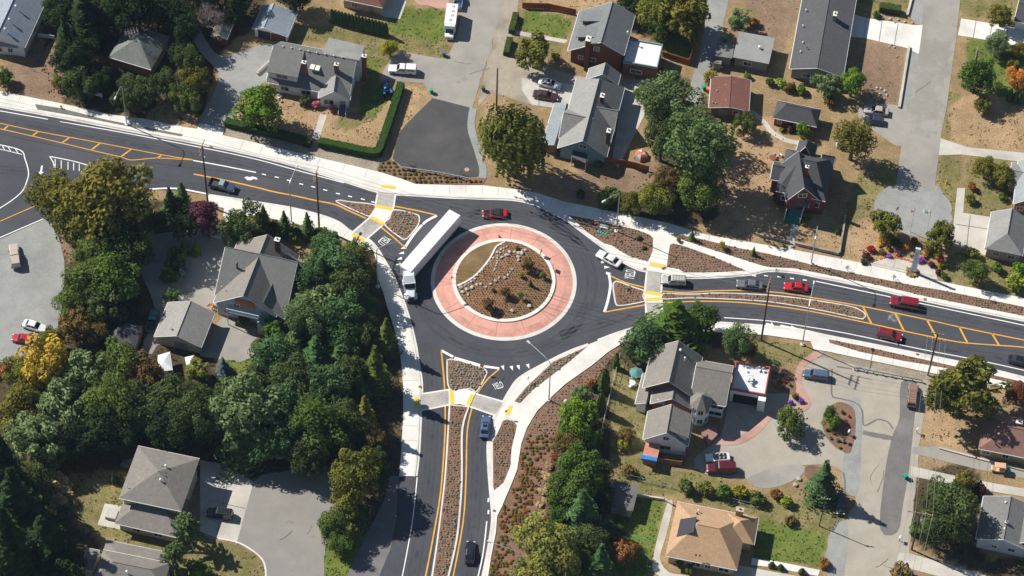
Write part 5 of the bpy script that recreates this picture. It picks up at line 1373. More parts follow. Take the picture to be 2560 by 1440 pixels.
  mb.build('chimney_cap',pm(cap,.8),blk['roof'])
  mb=MB();mb.lathe((p.x,p.y,ztop+.12),[(.16,0),(.16,.3),(.13,.32)],8);mb.build('flue',pm((.1,.09,.085),.9),blk['roof'])
 def vent(s,blk,px,py,z,r=.14,h=.35,col=(.7,.7,.7)):
  p=G(px,py,z+h);mb=MB();mb.lathe((p.x,p.y,z-.3),[(r*.6,0),(r*.6,h),(r*1.2,h+.05),(r*1.2,h+.2),(r*.4,h+.32)],8)
  mb.build('roof_vent',pm(col,.5),blk['roof'])
 def slab(s,name,pts,z0,z1,mat,parent=None):
  """pts are pixels at height z1"""
  c=[G2(p,z1)for p in pts]
  ar=sum(c[i].x*c[(i+1)%len(c)].y-c[(i+1)%len(c)].x*c[i].y for i in range(len(c)))
  if ar<0:c.reverse()
  mb=MB();mb.hexa([V((p.x,p.y,z0))for p in c],c);return mb.build(name,mat,parent or s.root)
h=House('house','bluish white metal-roofed house with a small front porch in the corner beside the dirt drive','house',(30,60))
b=h.block((62,119),(150,-75),(-62,92),3.6,6.6,'bluegr','white','gg',wins=((0,.3,1.2,1.2,1.1),(3,.3,1.1,1.3,1.2)))
for x,y in((12,70),(23,46),(39,13)):h.vent(b,x,y,6.6,.2,.4,(.85,.87,.9))
h.block((45,119),(52,92),(-25,103),2.9,4.2,'bluegr','white','hh',over=.3,hip=2.0,wins=((3,.25,1.0,1.6,1.1),(3,.72,1.0,.9,1.1)))
h=House('house','mossy pyramid-roofed house sunk among dark trees, with a television aerial','house',(345,130))
b=h.block((272,142),(378,174),(308,58),3.2,6.2,'moss','brown','hh')
ap=G(331,98,6.3)
mb=MB();mb.tube([(ap.x,ap.y,6),(ap.x,ap.y,9.2)],.04,5)
at=mb.build('aerial',pm((.5,.45,.4),.5,.6),b['roof'])
for zz,ln,a in((8.9,2.2,.3),(8.3,2.6,.3),(7.8,1.4,-.4)):
 u=V((math.cos(a),math.sin(a),0));n=V((-u.y,u.x,0))
 mb.tube([(ap.x-u.x*ln/2,ap.y-u.y*ln/2,zz),(ap.x+u.x*ln/2,ap.y+u.y*ln/2,zz)],.03,4)
 for k in range(5):
  c=V((ap.x,ap.y,zz))+u*ln*(k/4-.5);mb.tube([c-n*.7,c+n*.7],.022,4)
mb.build('aerial_boom',pm((.5,.42,.38),.5,.6),b['roof']);bpy.data.objects.remove(at)
h=House('shed','small ivy-grown shed with a dull red front beside the leafless grey tree','shed',(565,85))
h.block((567,98),(591,38),(531,82),2.5,3.4,'moss',(pm((.2,.04,.035),.8,name='red_boards')),'gg',over=.3)
h=House('garage','open-fronted white gabled garage at the top of the gravel drive','garage',(680,80))
b=h.block((718,92),(743,33),(632,70),2.5,3.9,'bluegr','white','gg',off=.66,over=.35)
p0=b['faces'][3]
mb=MB();o_,d_,n_,L_=p0;c=o_+d_*L_*.3;mb.box((c.x+n_.x*.05,c.y+n_.y*.05,1.1),(2.6,.1,2.2),math.atan2(d_.y,d_.x));mb.build('door',pm((.03,.03,.03),.9),h.root)  # near-black board: shade inside the open bay put into colour, no real door
mb=MB();c=o_+d_*L_*.75;mb.box((c.x+n_.x*.05,c.y+n_.y*.05,1.1),(3.2,.1,2.2),math.atan2(d_.y,d_.x));mb.build('door',pm((.09,.04,.035),.8),h.root)
h=House('house','white house with grey gabled roof, two chimneys and front steps inside the green hedge','house',(770,230))
b=h.block((666,205),(873,243),11.0,3.0,7.3,'grey','white','gg',off=.56,over=.4,wins=((0,.47,1.0,1.9,1.2),(0,.2,1.0,1.6,1.2),(1,.3,1.0,1.0,1.3),(1,.55,1.0,1.0,1.3),(1,.5,4.2,.9,1.2)))
dz=5.6
P=b['P'];yr=b['yr']
def slope_z(y):return 3.0+(7.3-3.0)*y/yr
mb=MB();x0,x1=.25,6.2;y0=.9
mb.face([P(x0,y0,1.9),P(x1,y0,1.9),P(x1,y0,dz),P(x0,y0,dz)]);mb.face([P(x1,y0,3),P(x1,yr-.05,7.1),P(x1,y0,dz)]);mb.face([P(x0,y0,3),P(x0,y0,dz),P(x0,yr-.05,7.1)])
dw=mb.build('dormer',wallm(WC['white']),b['roof'])
mb=MB()
q=[P(x0-.25,y0-.35,dz-.1),P(x1+.25,y0-.35,dz-.1),P(x1+.25,yr+.1,7.42),P(x0-.25,yr+.1,7.42)]
mb.hexa([p-V((0,0,.16))for p in q],q);fixn(mb.build('dormer_roof',roofm(RC['grey']),b['roof']))
h.window(b['roof'],(P(0,y0,0),b['u'],-b['v'],b['L']),.18,4.1,2.2,1.0)
b2=h.flat((806,132),(897,153),(823,94),6.4,'light','white',par=0,zb=0)
b3=h.block((875,250),(880,212),(797,234),3.1,5.6,'light','white','gg',over=.35,wins=((3,.3,1.0,1.8,1.3),(3,.8,.1,1.1,2.0,'door')))
for x,y,zt,hh in((760,156,8.6,3.6),(841,161,7.9,2.4)):h.chimney(b,x,y,zt,.8,.7,(.2,.09,.07),h=hh)
h.chimney(b,910,140,7.5,.9,.7,(.25,.09,.06),h=7.4)
for x,y in((781,168),(794,171)):
 p=G(x,y,5.8);mb=MB();mb.box((p.x,p.y,5.8),(.9,1.3,.35),b['u'].to_2d().angle_signed(V((1,0))));mb.build('skylight',pm((.75,.74,.66),.2),b['roof'])
for k in range(8):
 q=P(2+k*1.75,yr,7.4);mb=MB();mb.lathe((q.x,q.y,7.2),[(.1,0),(.16,.25),(.16,.4),(.05,.5)],7);mb.build('roof_vent',TRIM,b['roof'])
st=MB()
for k in range(6):
 q=G(806+0,262,0);d=b3['u'];
 c=b3['faces'][3][0]+b3['faces'][3][1]*b3['faces'][3][3]*.8+b3['faces'][3][2]*(.3+k*.32)
 st.box((c.x,c.y,(1.0-k*.17)/2),(1.3,.34,1.0-k*.17),math.atan2(b3['v'].y,b3['v'].x))
st.build('front_steps',pm((.13,.13,.15),.8),h.root)
for sgn in(-.75,.75):
 mb=MB();o_,d_,n_,L_=b3['faces'][3];c=o_+d_*(L_*.8+sgn)
 mb.tube([c+n_*.2+V((0,0,1.9)),c+n_*2.3+V((0,0,.9))],.05,5);mb.tube([c+n_*.2,c+n_*.2+V((0,0,1.9))],.05,5);mb.tube([c+n_*2.3,c+n_*2.3+V((0,0,.9))],.05,5)
 mb.build('handrail',TRIM,h.root)
h=House('house','beige house with a red roof cut by the top edge, beside a tall cedar row','house',(900,20))
h.block((852,-3),(956,19),9.5,3.0,5.2,'red','beige','gh',wins=((0,.3,1.1,1.2,1.0),(0,.75,.1,1,2.0,'door')))
h=House('house','brown-red craftsman house with two west dormers and a tall brick chimney','house',(1500,120))
b=h.block((1560,138),(1588,38),(1412,138),5.9,8.6,'slate','brownred','gg',off=.42,zeD=4.0,over=.6,wins=((3,.42,1.6,1.6,1.0),(3,.2,1.6,.9,1.0),(3,.5,5.0,1.0,1.2)))
for t in(.3,.7):
 c=b['P'](b['L']*t,b['W']*.78,0);z=6.0
 P=b['P'];x=b['L']*t
 mb=MB();mb.hexa([P(x-1.2,b['W']*.62,4.2),P(x+1.2,b['W']*.62,4.2),P(x+1.2,b['W']*.86,4.2),P(x-1.2,b['W']*.86,4.2)],[P(x-1.2,b['W']*.55,7.4),P(x+1.2,b['W']*.55,7.4),P(x+1.2,b['W']*.86,6.4),P(x-1.2,b['W']*.86,6.4)])
 fixn(mb.build('dormer',wallm(WC['brownred']),b['roof']))
 q=[P(x-1.5,b['W']*.5,7.75),P(x+1.5,b['W']*.5,7.75),P(x+1.5,b['W']*.9,6.5),P(x-1.5,b['W']*.9,6.5)]
 mb=MB();mb.hexa([p-V((0,0,.16))for p in q],q);fixn(mb.build('dormer_roof',roofm(RC['slate']),b['roof']))
h.chimney(b,1471,97,9.2,1.3,.9,(.17,.06,.035),zb=0)
h.vent(b,1570,78,6.6,.2,.5)
bf=h.flat((1557,156),(1643,171),(1570,98),3.9,'white','brownred',par=.35,trim=pm((.2,.3,.29),.6),wins=((0,.4,1.3,2.2,.9),))
h=House('house','large grey cross-gabled house with two brick chimneys between gravel drive and drooping tree','house',(1470,300))
b=h.block((1517,392),(1562,218),(1395,366),3.6,7.4,'light','teal','gh',over=.5,hip=2.2,wins=((3,.5,1.0,2.6,1.2),(3,.5,4.4,1.4,1.0)))
h.block((1545,212),(1552,185),6.5,3.4,6.0,'light','teal','gg',over=.4)
h.block((1397,345),(1470,360),(1415,272),3.5,6.9,'light','teal','gg',over=.4)
h.block((1535,330),(1470,318),(1548,275),3.5,6.7,'light','teal','gg',over=.4)
h.block((1393,368),(1424,265),(1355,360),2.7,3.4,'pale','brown','gg',over=.3,off=.2,wins=())
pq=[(1435,364),(1470,388),(1464,408),(1429,392)]
h.slab('porch_roof',pq,2.75,2.95,roofm(RC['charcoal']))
for x,y in pq[1:]:
 p=G(x,y,2.8);mb=MB();mb.tube([(p.x,p.y,0),(p.x,p.y,2.8)],.07,6);mb.build('porch_post',TRIM,h.root)
h.chimney(b,1506,239,8.0,1.0,.7,(.12,.06,.045),h=2.4);h.chimney(b,1522,327,7.6,1.0,.7,(.13,.07,.05),h=4.5)
h.vent(b,1457,260,5.2,.1,.2,(.1,.1,.1))
h=House('house','low flat-roofed grey house with a teal wall beside the alley','house',(1870,120))
h.flat((1832,143),(1922,160),(1842,77),3.1,'light','green',par=0,over=.4,wins=((0,.4,1,1.6,1.1),))
h.flat((1787,139),(1830,146),(1794,106),2.9,'grey','green',par=0,over=.3)
h.flat((1784,158),(1803,161),(1786,147),2.0,'grey','green',par=0,over=.1)
p=G(1899,117,3.6);mb=MB();mb.lathe((p.x,p.y,3.05),[(.15,0),(.15,.5),(.28,.55),(.28,.7),(.1,.8)],8);mb.build('roof_vent',TRIM,h.root)
h=House('house','long dark grey gabled house with rows of small roof vents, white drive at its side','house',(2050,110))
b=h.block((2108,193),(2152,-70),(1975,166),3.3,4.9,'charcoal','green','gg',over=.5,wins=((0,.3,1,1.4,1.1),(3,.3,1,1.6,1.0)))
h.chimney(b,2088,35,6.0,1.1,.7,(.3,.28,.25),h=2.0)
for x,y in((2016,23),(2008,62),(2008,104),(2002,127)):h.vent(b,x,y,4.0,.15,.3,(.85,.85,.85))
for x,y in((2066,19),(2055,47),(2060,54),(2053,87),(2048,119),(2018,117),(2041,152)):h.vent(b,x,y,4.6,.12,.2,(.08,.08,.08))
h=House('cottage','small cottage with a weathered red roof near the alley end','cottage',(1825,235))
b=h.block((1872,277),(1877,200),(1773,262),2.8,3.5,'red','brown','gg',over=.4,wins=((3,.35,.1,1.8,2.0,'door'),(3,.7,1,1.0,1.0)))
for x,y in((1814,211),(1822,218),(1793,225),(1782,253),(1790,256),(1823,252),(1836,205),(1814,249)):h.vent(b,x,y,3.2,.1,.2,(.7,.68,.62))
h=House('garage','small maroon garage with a dark grey hipped roof behind the red house','garage',(1985,290))
h.block((1932,294),(2042,317),(1940,250),2.7,4.3,'dark','maroon','hh',over=.35,off=.6,hip=2.0,wins=((0,.13,1.0,.8,.8),))
h=House('house','dark red Victorian house with slate-dark cross-gabled roof and green front stairs','house',(2005,440))
b=h.block((1940,477),(2064,503),(1972,372),5.0,8.8,'dark','maroon','hh',over=.4,off=.55,hip=3.4,wins=((0,.2,2.2,2.0,1.3),(0,.8,2.2,2.0,1.3)))
h.block((2046,499),(2032,408),(1962,481),5.0,9.0,'dark','maroon','gg',over=.35,wins=((3,.5,5.6,1.6,1.0),))
h.block((2033,400),(2044,362),(1990,378),5.0,8.6,'dark','maroon','gh',over=.35,hip=2.5)
h.block((1926,448),(1965,455),(1932,402),4.2,5.8,'dark','maroon','gg',over=.3,wins=((3,.35,1.8,1.0,1.2),))
h.block((2082,422),(2050,416),(2078,392),5.0,7.0,'dark','maroon','gg',over=.3)
h.chimney(b,2018,417,11.0,.6,.6,(.3,.06,.04),(.85,.85,.85),h=4.5)
pb=h.block((2021,518),(2025,490),(1975,508),3.6,5.6,'charcoal','maroon','hg',over=.2,hip=1.3,zb=3.2)
GREEN=pm((.02,.2,.14),.6,name='green_stair')
mb=MB()
for k in range(8):
 x,y=1990-k*1.5,524+k*4.5
 p=G(x,y,1.9-k*.23);mb.box((p.x,p.y,(1.9-k*.23)/2),(2.7,.42,1.9-k*.23),R(-11))
mb.build('front_steps',GREEN,h.root)
for s in(-1.5,1.5):
 a=G(1990,517,1.9);e=G(1979,555,.3);d=V((math.cos(R(-11)),math.sin(R(-11)),0))*s
 mb=MB();up=V((0,0,1.0));mb.hexa([a+d,a+d*1.1,e+d*1.1,e+d]if s>0 else[a+d*1.1,a+d,e+d,e+d*1.1],[p+up for p in([a+d,a+d*1.1,e+d*1.1,e+d]if s>0 else[a+d*1.1,a+d,e+d,e+d*1.1])])
 fixn(mb.build('handrail',TRIM,h.root))
h=House('cottage','pinkish cottage with a light grey hipped roof next to the concrete parking pad','cottage',(2515,610))
h.block((2556,640),(2572,548),(2463,617),3.0,5.2,'light','pink','hg',over=.4,hip=3.0,wins=((3,.3,1.1,1.0,1.0),(3,.75,1.1,1.2,1.0)))
h=House('cottage','pale brick cottage with light grey roof at the picture edge above the parking pad','cottage',(2545,460))
h.block((2588,518),(2600,410),(2534,505),3.0,4.8,'pale','brick','gg',over=.4,wins=((3,.3,1,1.2,1.0),))
h.block((2520,462),(2560,470),(2527,405),2.8,4.0,'light','brick','gg',over=.3,wins=((0,.3,1,1.0,.8),))
h=House('shed','dark-roofed white shed in the top right corner','shed',(2560,40))
h.block((2536,52),(2600,66),(2545,-20),2.6,3.8,'dark','white','gg',over=.3)
h=House('house','grey gabled house with an orange-backed balcony and tall brick chimney beside the wood','house',(650,720))
b=h.block((536,742),(716,780),10.5,4.0,9.2,'grey','bluegrey','gg',off=.78,over=.4,wins=((0,.3,1.2,1.0,1.0),))
h.block((711,797),(772,668),4.5,3.6,6.0,'grey','bluegrey','gg',over=.3,off=.95)
b2=h.block((690,792),(748,640),(533,757),4.3,8.9,'brown','bluegrey','gg',over=.5,off=.5,wins=((3,.17,1.2,1.1,1.1),(3,.35,4.0,1.0,.9)))
P=b2['P'];f3=b2['faces'][3]
mb=MB();o_,d_,n_,L_=f3;c=o_+d_*L_*.5;rz=math.atan2(d_.y,d_.x)
mb.box((c.x+n_.x*.06,c.y+n_.y*.06,5.6),(4.0,.1,2.2),rz);mb.build('balcony_wall',pm((.5,.17,.05),.7,name='orange_boards'),h.root)
mb=MB();mb.box((c.x+n_.x*.9,c.y+n_.y*.9,4.0),(6.4,1.8,.2),rz);bal=mb.build('balcony',wallm(WC['bluegrey']),h.root)
mb=MB()
e=c+n_*1.75
mb.box((e.x,e.y,5.1),(6.4,.1,.1),rz);mb.box((e.x,e.y,4.6),(6.4,.06,.8),rz);mb.build('railing',pm((.62,.7,.74),.6),bal)
for s in(-3.1,3.1):
 mb=MB();q=e+d_*s;mb.tube([(q.x,q.y,0),(q.x,q.y,5.1)],.09,6);mb.build('post',TRIM,bal)
for k,(zz,off_)in enumerate(((3.6,3.4),(2.7,4.4),(1.8,5.4),(.9,6.4))):
 pass
mb=MB();a0=e-d_*-3.2;a0=e+(P(0,0,0)-P(0,b2['W'],0)).normalized()*3.2
sd_=(P(0,0,0)-P(0,b2['W'],0)).normalized()
for k in range(11):
 q=a0+sd_*(.35*k);zz=3.9-k*.36
 mb.box((q.x,q.y,zz/2+.0),(.36,1.2,max(zz,.15)),rz)
mb.build('stairs',pm((.35,.42,.45),.7),h.root)
h.chimney(b,693,599,10.4,.9,.8,(.13,.06,.05),(.8,.75,.72),zb=0)
mb=MB();p=G(592,657,9.0);mb.lathe((p.x,p.y,5.5),[(.2,0),(.2,3.2),(.3,3.25),(.3,3.5),(.1,3.6)],8);mb.build('stove_pipe',pm((.12,.08,.08),.5),b2['roof'])
for x,y in((626,724),(669,702),(555,715)):h.vent(b2,x,y,6.5,.12,.25)
h=House('garage','beige gabled garage beside the teal pickup','garage',(455,820))
b=h.block((503,868),(537,782),(384,844),2.9,5.0,'lgrey','beige','gg',over=.45,wins=((3,.55,.1,2.6,2.1,'door'),))
p=G(429,820,4.9);mb=MB();mb.lathe((p.x,p.y,3.6),[(.12,0),(.12,1.0),(.2,1.05),(.2,1.2)],8);mb.build('stove_pipe',pm((.3,.26,.22),.5),b['roof'])
h=House('shed','low tarpaulin-covered dark shed left of the teal pickup','shed',(310,840))
h.block((262,858),(338,872),(280,800),2.1,3.4,'charcoal','brown','hh',over=.1,gut=False)
for(q,lab)in((((395,888),(425,879),(432,925),(392,930)),'white canopy tent below the beige garage, larger left one'),(((462,893),(485,888),(484,925),(470,934)),'white canopy tent below the beige garage, smaller right one')):
 c=[G(x,y,2.3)for x,y in q];cc=sum(c,V())/4
 r=empty('canopy',(cc.x,cc.y,0),lab,'canopy')
 ap=cc+V((0,0,.6));mb=MB()
 for k in range(4):mb.face([c[k],c[(k+1)%4],ap]);mb.face([c[k]-V((0,0,.25)),c[(k+1)%4]-V((0,0,.25)),c[(k+1)%4],c[k]])
 fixn(mb.build('canopy_cloth',pm((.78,.78,.8),.6),r))
 for k in range(4):mb=MB();mb.tube([(c[k].x,c[k].y,0),c[k]],.04,5);mb.build('leg',TRIM,r)
h=House('house','rambling grey-roofed white house with a turret and flat-roofed garage by the forecourt','house',(1730,990))
b=h.block((1733,994),(1756,893),(1605,975),5.2,9.0,'brown','brownred','gg',over=.5,wins=((3,.45,2.0,2.4,1.3),))
b2=h.block((1725,1000),(1814,1016),(1745,899),4.7,7.7,'brown','white','gg',over=.4,off=.6,wins=((0,.8,3.0,2.2,1.0),(0,.75,.8,2.6,1.1)))
h.block((1731,1024),(1737,985),(1626,1008),4.3,7.0,'brown','brownred','gg',over=.4,wins=((3,.2,4.3,1.2,.9),))
h.block((1588,1009),(1607,934),(1616,1014),2.7,3.8,'brown','white','gg',over=.2,off=.95,zeD=3.7)
b4=h.block((1720,1116),(1732,1046),(1608,1095),4.0,7.5,'brown','white','gg',over=.45,off=.5,wins=((3,.5,1.2,2.0,1.2),(3,.5,4.4,1.0,.9)))
P=b4['P']
for x0,x1 in((.9,3.1),(3.6,5.8)):
 mb=MB();q=[P(x0,.5,5.5),P(x1,.5,5.5),P(x1,b4['yr']*.95,7.0),P(x0,b4['yr']*.95,7.0)]
 mb.hexa([V((p.x,p.y,4.1))for p in q],q);fixn(mb.build('dormer',wallm(WC['white']),b4['roof']))
 q=[P(x0-.25,.1,5.5),P(x1+.25,.1,5.5),P(x1+.25,b4['yr'],7.25),P(x0-.25,b4['yr'],7.25)]
 mb=MB();mb.hexa([p+V((0,0,.02))for p in q],[p+V((0,0,.2))for p in q]);fixn(mb.build('dormer_roof',roofm(RC['brown']),b4['roof']))
tp0=G(1753,1003,5.8);mb=MB();n8=8
ring8=lambda r,z:[V((tp0 .x+r*math.cos(R(22.5+45*k)),tp0 .y+r*math.sin(R(22.5+45*k)),z))for k in range(8)]
mb.hexa(ring8(1.75,0),ring8(1.75,5.75));tw=mb.build('turret',wallm(WC['white']),h.root)
mb=MB();ap=V((tp0 .x,tp0 .y,7.9));r8=ring8(2.2,5.7)
for k in range(8):mb.face([r8[k],r8[(k+1)%8],ap])
mb.face(ring8(2.2,5.68)[::-1]);mb.build('turret_roof',roofm(RC['brown']),tw)
for k in(5,6,4):
 a,c=ring8(1.75,0)[k],ring8(1.75,0)[(k+1)%8];d=(c-a).normalized();n=V((d.y,-d.x,0))
 for zs in(3.7,.9):h.window(tw,(a,d,n,(c-a).length),.5,zs,.9,1.3)
bg=h.flat((1826,975),(1913,990),(1835,905),3.7,gm('terrace_roof',(.58,.6,.62),(.66,.67,.69),.6),'white',par=.5,trim=pm((.36,.1,.075),.6,name='red_coping'))
f=bg['faces'][0];mb=MB();c=f[0]+f[1]*f[3]*.45;mb.box((c.x+f[2].x*.04,c.y+f[2].y*.04,1.35),(4.6,.1,2.6),math.atan2(f[1].y,f[1].x));mb.build('opening_shade',pm((.012,.012,.014),.9),bg['wall'])  # black board on the solid wall, painted as the shade inside the open garage
mb=MB();c=f[0]+f[1]*f[3]*.92+f[2]*.6;mb.box((c.x,c.y,1.8),(1.4,1.2,3.6),math.atan2(f[1].y,f[1].x));mb.build('porch_pier',wallm(WC['white']),h.root)
p=G(1700,872,8.9);mb=MB();mb.box((p.x,p.y,8.2),(.5,.5,1.0));mb.build('skylight',TRIM,b['roof'])
h.vent(b,1713,893,8.0,.18,.9)
h.slab('porch',[(1748,1070),(1790,1060),(1795,1085),(1770,1110)],0,.9,pm((.3,.17,.14),.8),h.root)
h=House('shed','copper-red roofed lean-to with a blue tarpaulin at the end of the rambling house','shed',(1630,1120))
COP=gm('copper_roof',(.5,.22,.16),(.56,.27,.2),1,(.44,.18,.13),.3)
bb=h.flat((1605,1142),(1642,1150),(1612,1100),2.6,COP,'brown',par=0,over=.15)
h.slab('tarpaulin',[(1603,1136),(1643,1144),(1642,1153),(1603,1146)],2.2,2.72,pm((.03,.22,.6),.5))
h=House('shed','flat dark-roofed shed with a puddle stain at the lawn corner','shed',(1555,1240))
fr=gm('tar_roof',(.12,.112,.105),(.15,.14,.13),.5,(.06,.055,.05),.12,.62,.66,fine=(.2,.19,.18),fs=4)
h.flat((1524,1267),(1582,1279),(1541,1202),2.6,fr,'grey',par=0,over=.25,wins=((0,.55,.1,1.6,2.0,'door'),))
h=House('house','tan hip-roofed house with a dark solar panel and white-trimmed eaves','house',(1780,1340))
b=h.block((1663,1389),(1843,1425),(1690,1253),3.2,6.3,'tan','tan','hh',over=.6,hip=4.6,wins=((0,.42,.9,1.6,1.1),(0,.85,.9,1.8,1.1),(0,.6,.9,1.0,1.0)))
h.block((1885,1362),(1897,1294),(1800,1345),3.15,5.6,'tan','tan','hh',over=.6,wins=((3,.2,.9,1.0,1.1),))
sp=[G(1688,1369,4.6),G(1724,1377,4.6),G(1730,1336,5.6),G(1694,1329,5.6)]
pp=b['P'](3.2,1,0)
mb=MB();x0,x1=1.3,4.2
P=b['P'];
y0,y1=b['W']*.32,b['W']*.64
def hz(x):return 3.2+(6.3-3.2)*x/4.6
q=[P(x0,y0,hz(x0)+.16),P(x1,y0+.4,hz(x1)+.16),P(x1,y1,hz(x1)+.16),P(x0,y1,hz(x0)+.16)]
mb.hexa([p-V((0,0,.1))for p in q],q);fixn(mb.build('solar_panel',pm((.05,.045,.05),.25,0,.5,0,.2,3),b['roof']))
h.chimney(b,1850,1274,5.6,1.3,.8,(.36,.2,.13),(.5,.42,.35),h=2.2)
for x,y,c in((1747,1275,.8),(1743,1282,.05),(1780,1315,.7),(1777,1327,.7),(1786,1347,.1),(1740,1386,.06),(1750,1387,.06),(1714,1322,.3),(1730,1324,.3),(1795,1310,.1),(1848,1305,.3)):h.vent(b,x,y,4.8,.16,.25,(c,c*.95,c*.9))
h=House('house','red-brown hip-roofed house with tan walls at the east edge above the long driveway','house',(2520,1100))
b=h.block((2446,1121),(2640,1160),(2472,1030),2.9,5.6,'redbr','tan','hh',over=.5,hip=5.0,wins=((0,.08,1,1.4,1),(0,.35,1,1.2,1)))
h.chimney(b,2548,1055,5.6,1.1,.7,(.4,.2,.15),h=2)
h=House('cottage','grey gabled cottage with two white windows at the bottom right','cottage',(2510,1300))
b=h.block((2570,1375),(2588,1268),(2440,1347),3.4,5.2,'grey','bluegrey','gg',over=.4,wins=((3,.72,1.2,1.3,.9),(3,.36,1.2,.9,.8)))
h.block((2590,1372),(2600,1312),(2528,1358),3.2,4.6,'grey','bluegrey','gg',over=.3)
h.chimney(b,2516,1305,5.6,.4,.4,(.5,.2,.15),h=1.2);h.vent(b,2515,1254,5.0,.18,.3,(.85,.85,.85));h.vent(b,2512,1320,5.0,.16,.3,(.85,.85,.85))
h=House('house','two-level brown-grey hip-roofed house with a patio beside the car park','house',(400,1230))
b=h.block((297,1245),(453,1278),(348,1115),6.0,8.3,'brown','beige','hh',over=.6,wins=((0,.3,3.6,1.6,1.1),))
b2=h.block((287,1308),(441,1343),8.2,3.0,4.7,'brown','beige','hh',over=.6,off=.55,hip=3.6,wins=((0,.3,.9,1.6,1.1),(0,.7,.9,1.6,1.1)))
for x,y in((414,1162),(401,1197)):h.vent(b,x,y,8.0,.18,.5,(.9,.9,.9))
for x,y in((398,1172),(406,1165),(388,1180),(414,1182),(390,1194),(386,1180),(395,1190),(415,1190)):h.vent(b,x,y,7.6,.1,.3,(.06,.06,.06))
for x,y in((318,1214),(361,1178)):h.vent(b,x,y,6.9,.1,.3,(.8,.8,.8))
h=House('house','lower grey-roofed house cut by the bottom edge beside the monkey puzzle trees','house',(320,1420))
b=h.block((222,1478),(388,1512),(262,1349),3.0,5.0,'brown','beige','hh',over=.5)
h.block((235,1440),(405,1474),(247,1372),4.2,5.6,'brown','beige','hh',over=.4)
h.block((201,1422),(232,1428),(219,1370),2.7,3.0,'brown','beige','gg',over=.3)
h.vent(b,317,1427,5.4,.2,.5,(.9,.9,.9))
CGLASS=pm((.012,.016,.02),.04,0,.9,0,0,name='car_glass')
TYRE=pm((.018,.018,.018),.85,name='rubber');RIM=pm((.45,.45,.46),.35,.8,name='rim')
HLIGHT=pm((.75,.77,.78),.08,0,.8,0,0,name='lamp_lens');TLIGHT=pm((.35,.01,.01),.2,0,.6,0,0,name='tail_lens')
CHROME=pm((.6,.6,.6),.2,.9,name='chrome');BLACKP=pm((.02,.02,.022),.6,name='black_plastic')
def paint(c):return pm(c,.28,0,.5,.6,.05,.8,name='car_paint')
def loft(mb,st):
 """st: (x, half width, z bottom, z top)"""
 secs=[]
 for x,w,zb,zt in st:
  h=zt-zb
  half=[(w*.88,zb),(w*.98,zb+h*.18),(w,zb+h*.5),(w*.97,zb+h*.8),(w*.9,zt-h*.05),(w*.7,zt)]
  secs.append([(x,-y,z)for y,z in half]+[(x,y,z)for y,z in reversed(half)])
 n=len(secs[0]);base=len(mb.v)
 for s in secs:mb.v.extend(s)
 for i in range(len(secs)-1):
  for k in range(n):
   a=base+i*n+k;b=base+i*n+(k+1)%n
   mb.f.append((a,b,b+n,a+n));mb.mi.append(0)
 mb.f.append(tuple(base+k for k in range(n)));mb.mi.append(0)
 e=base+(len(secs)-1)*n;mb.f.append(tuple(e+k for k in reversed(range(n))));mb.mi.append(0)
def part(mb,name,m,root,smooth=False,parent=None):
 o=bpy.data.objects.new(name,mb.mesh(name,m,smooth));COL.objects.link(o);o.parent=parent or root
 return o
WM={}
def wheel(root,x,y,r,w=.22):
 k=(round(r,2),round(w,2))
 if k not in WM:
  n=16
  def cyl(r0,w0,rr):
   mb=MB();a=[(r0*math.cos(6.2832*j/n),0,r0*math.sin(6.2832*j/n))for j in range(n)]
   b=[(rr*math.cos(6.2832*j/n),0,rr*math.sin(6.2832*j/n))for j in range(n)]
   L0=[V((p[0],-w0/2,p[2]))for p in b];L1=[V((p[0],-w0*.35,p[2]))for p in a];L2=[V((p[0],w0*.35,p[2]))for p in a];L3=[V((p[0],w0/2,p[2]))for p in b]
   mb.raw(L0+L1+L2+L3,[tuple(range(n))]+[(i*n+k,i*n+(k+1)%n,(i+1)*n+(k+1)%n,(i+1)*n+k)for i in range(3)for k in range(n)]+[tuple(3*n+k for k in reversed(range(n)))])
   return mb
  WM[k]=(cyl(r,w,r*.92).mesh('tyre',TYRE),cyl(r*.62,w*1.06,r*.5).mesh('rim',RIM),cyl(r*.2,w*1.1,r*.15).mesh('hub',BLACKP))
 t,ri,hb=WM[k]
 h=bpy.data.objects.new('wheel',hb);COL.objects.link(h);h.parent=root;h.location=(x,y,r)
 for me,nm in((t,'tyre'),(ri,'rim')):
  o=bpy.data.objects.new(nm,me);COL.objects.link(o);o.parent=h
def frustum(mb,xb0,xb1,wb,zb,xt0,xt1,wt,zt):
 """rear x first"""
 b=[V((xb0,-wb,zb)),V((xb1,-wb,zb)),V((xb1,wb,zb)),V((xb0,wb,zb))]
 t=[V((xt0,-wt,zt)),V((xt1,-wt,zt)),V((xt1,wt,zt)),V((xt0,wt,zt))]
 mb.hexa(b,t);return b,t
def pane(root,name,q,ins=.1,off=.015,m=None,insz=None):
 c=sum(q,V())/4;n=(q[1]-q[0]).cross(q[3]-q[0]).normalized()
 iz=ins if insz is None else insz
 a,b,d,e=q
 def lerp2(s,t):return(a.lerp(b,s)).lerp(e.lerp(d,s),t)
 P=[lerp2(ins,iz),lerp2(1-ins,iz),lerp2(1-ins,1-iz),lerp2(ins,1-iz)]
 mb=MB();mb.hexa([p-n*.02 for p in P],[p+n*off for p in P]);return part(mb,name,m or CGLASS,root)
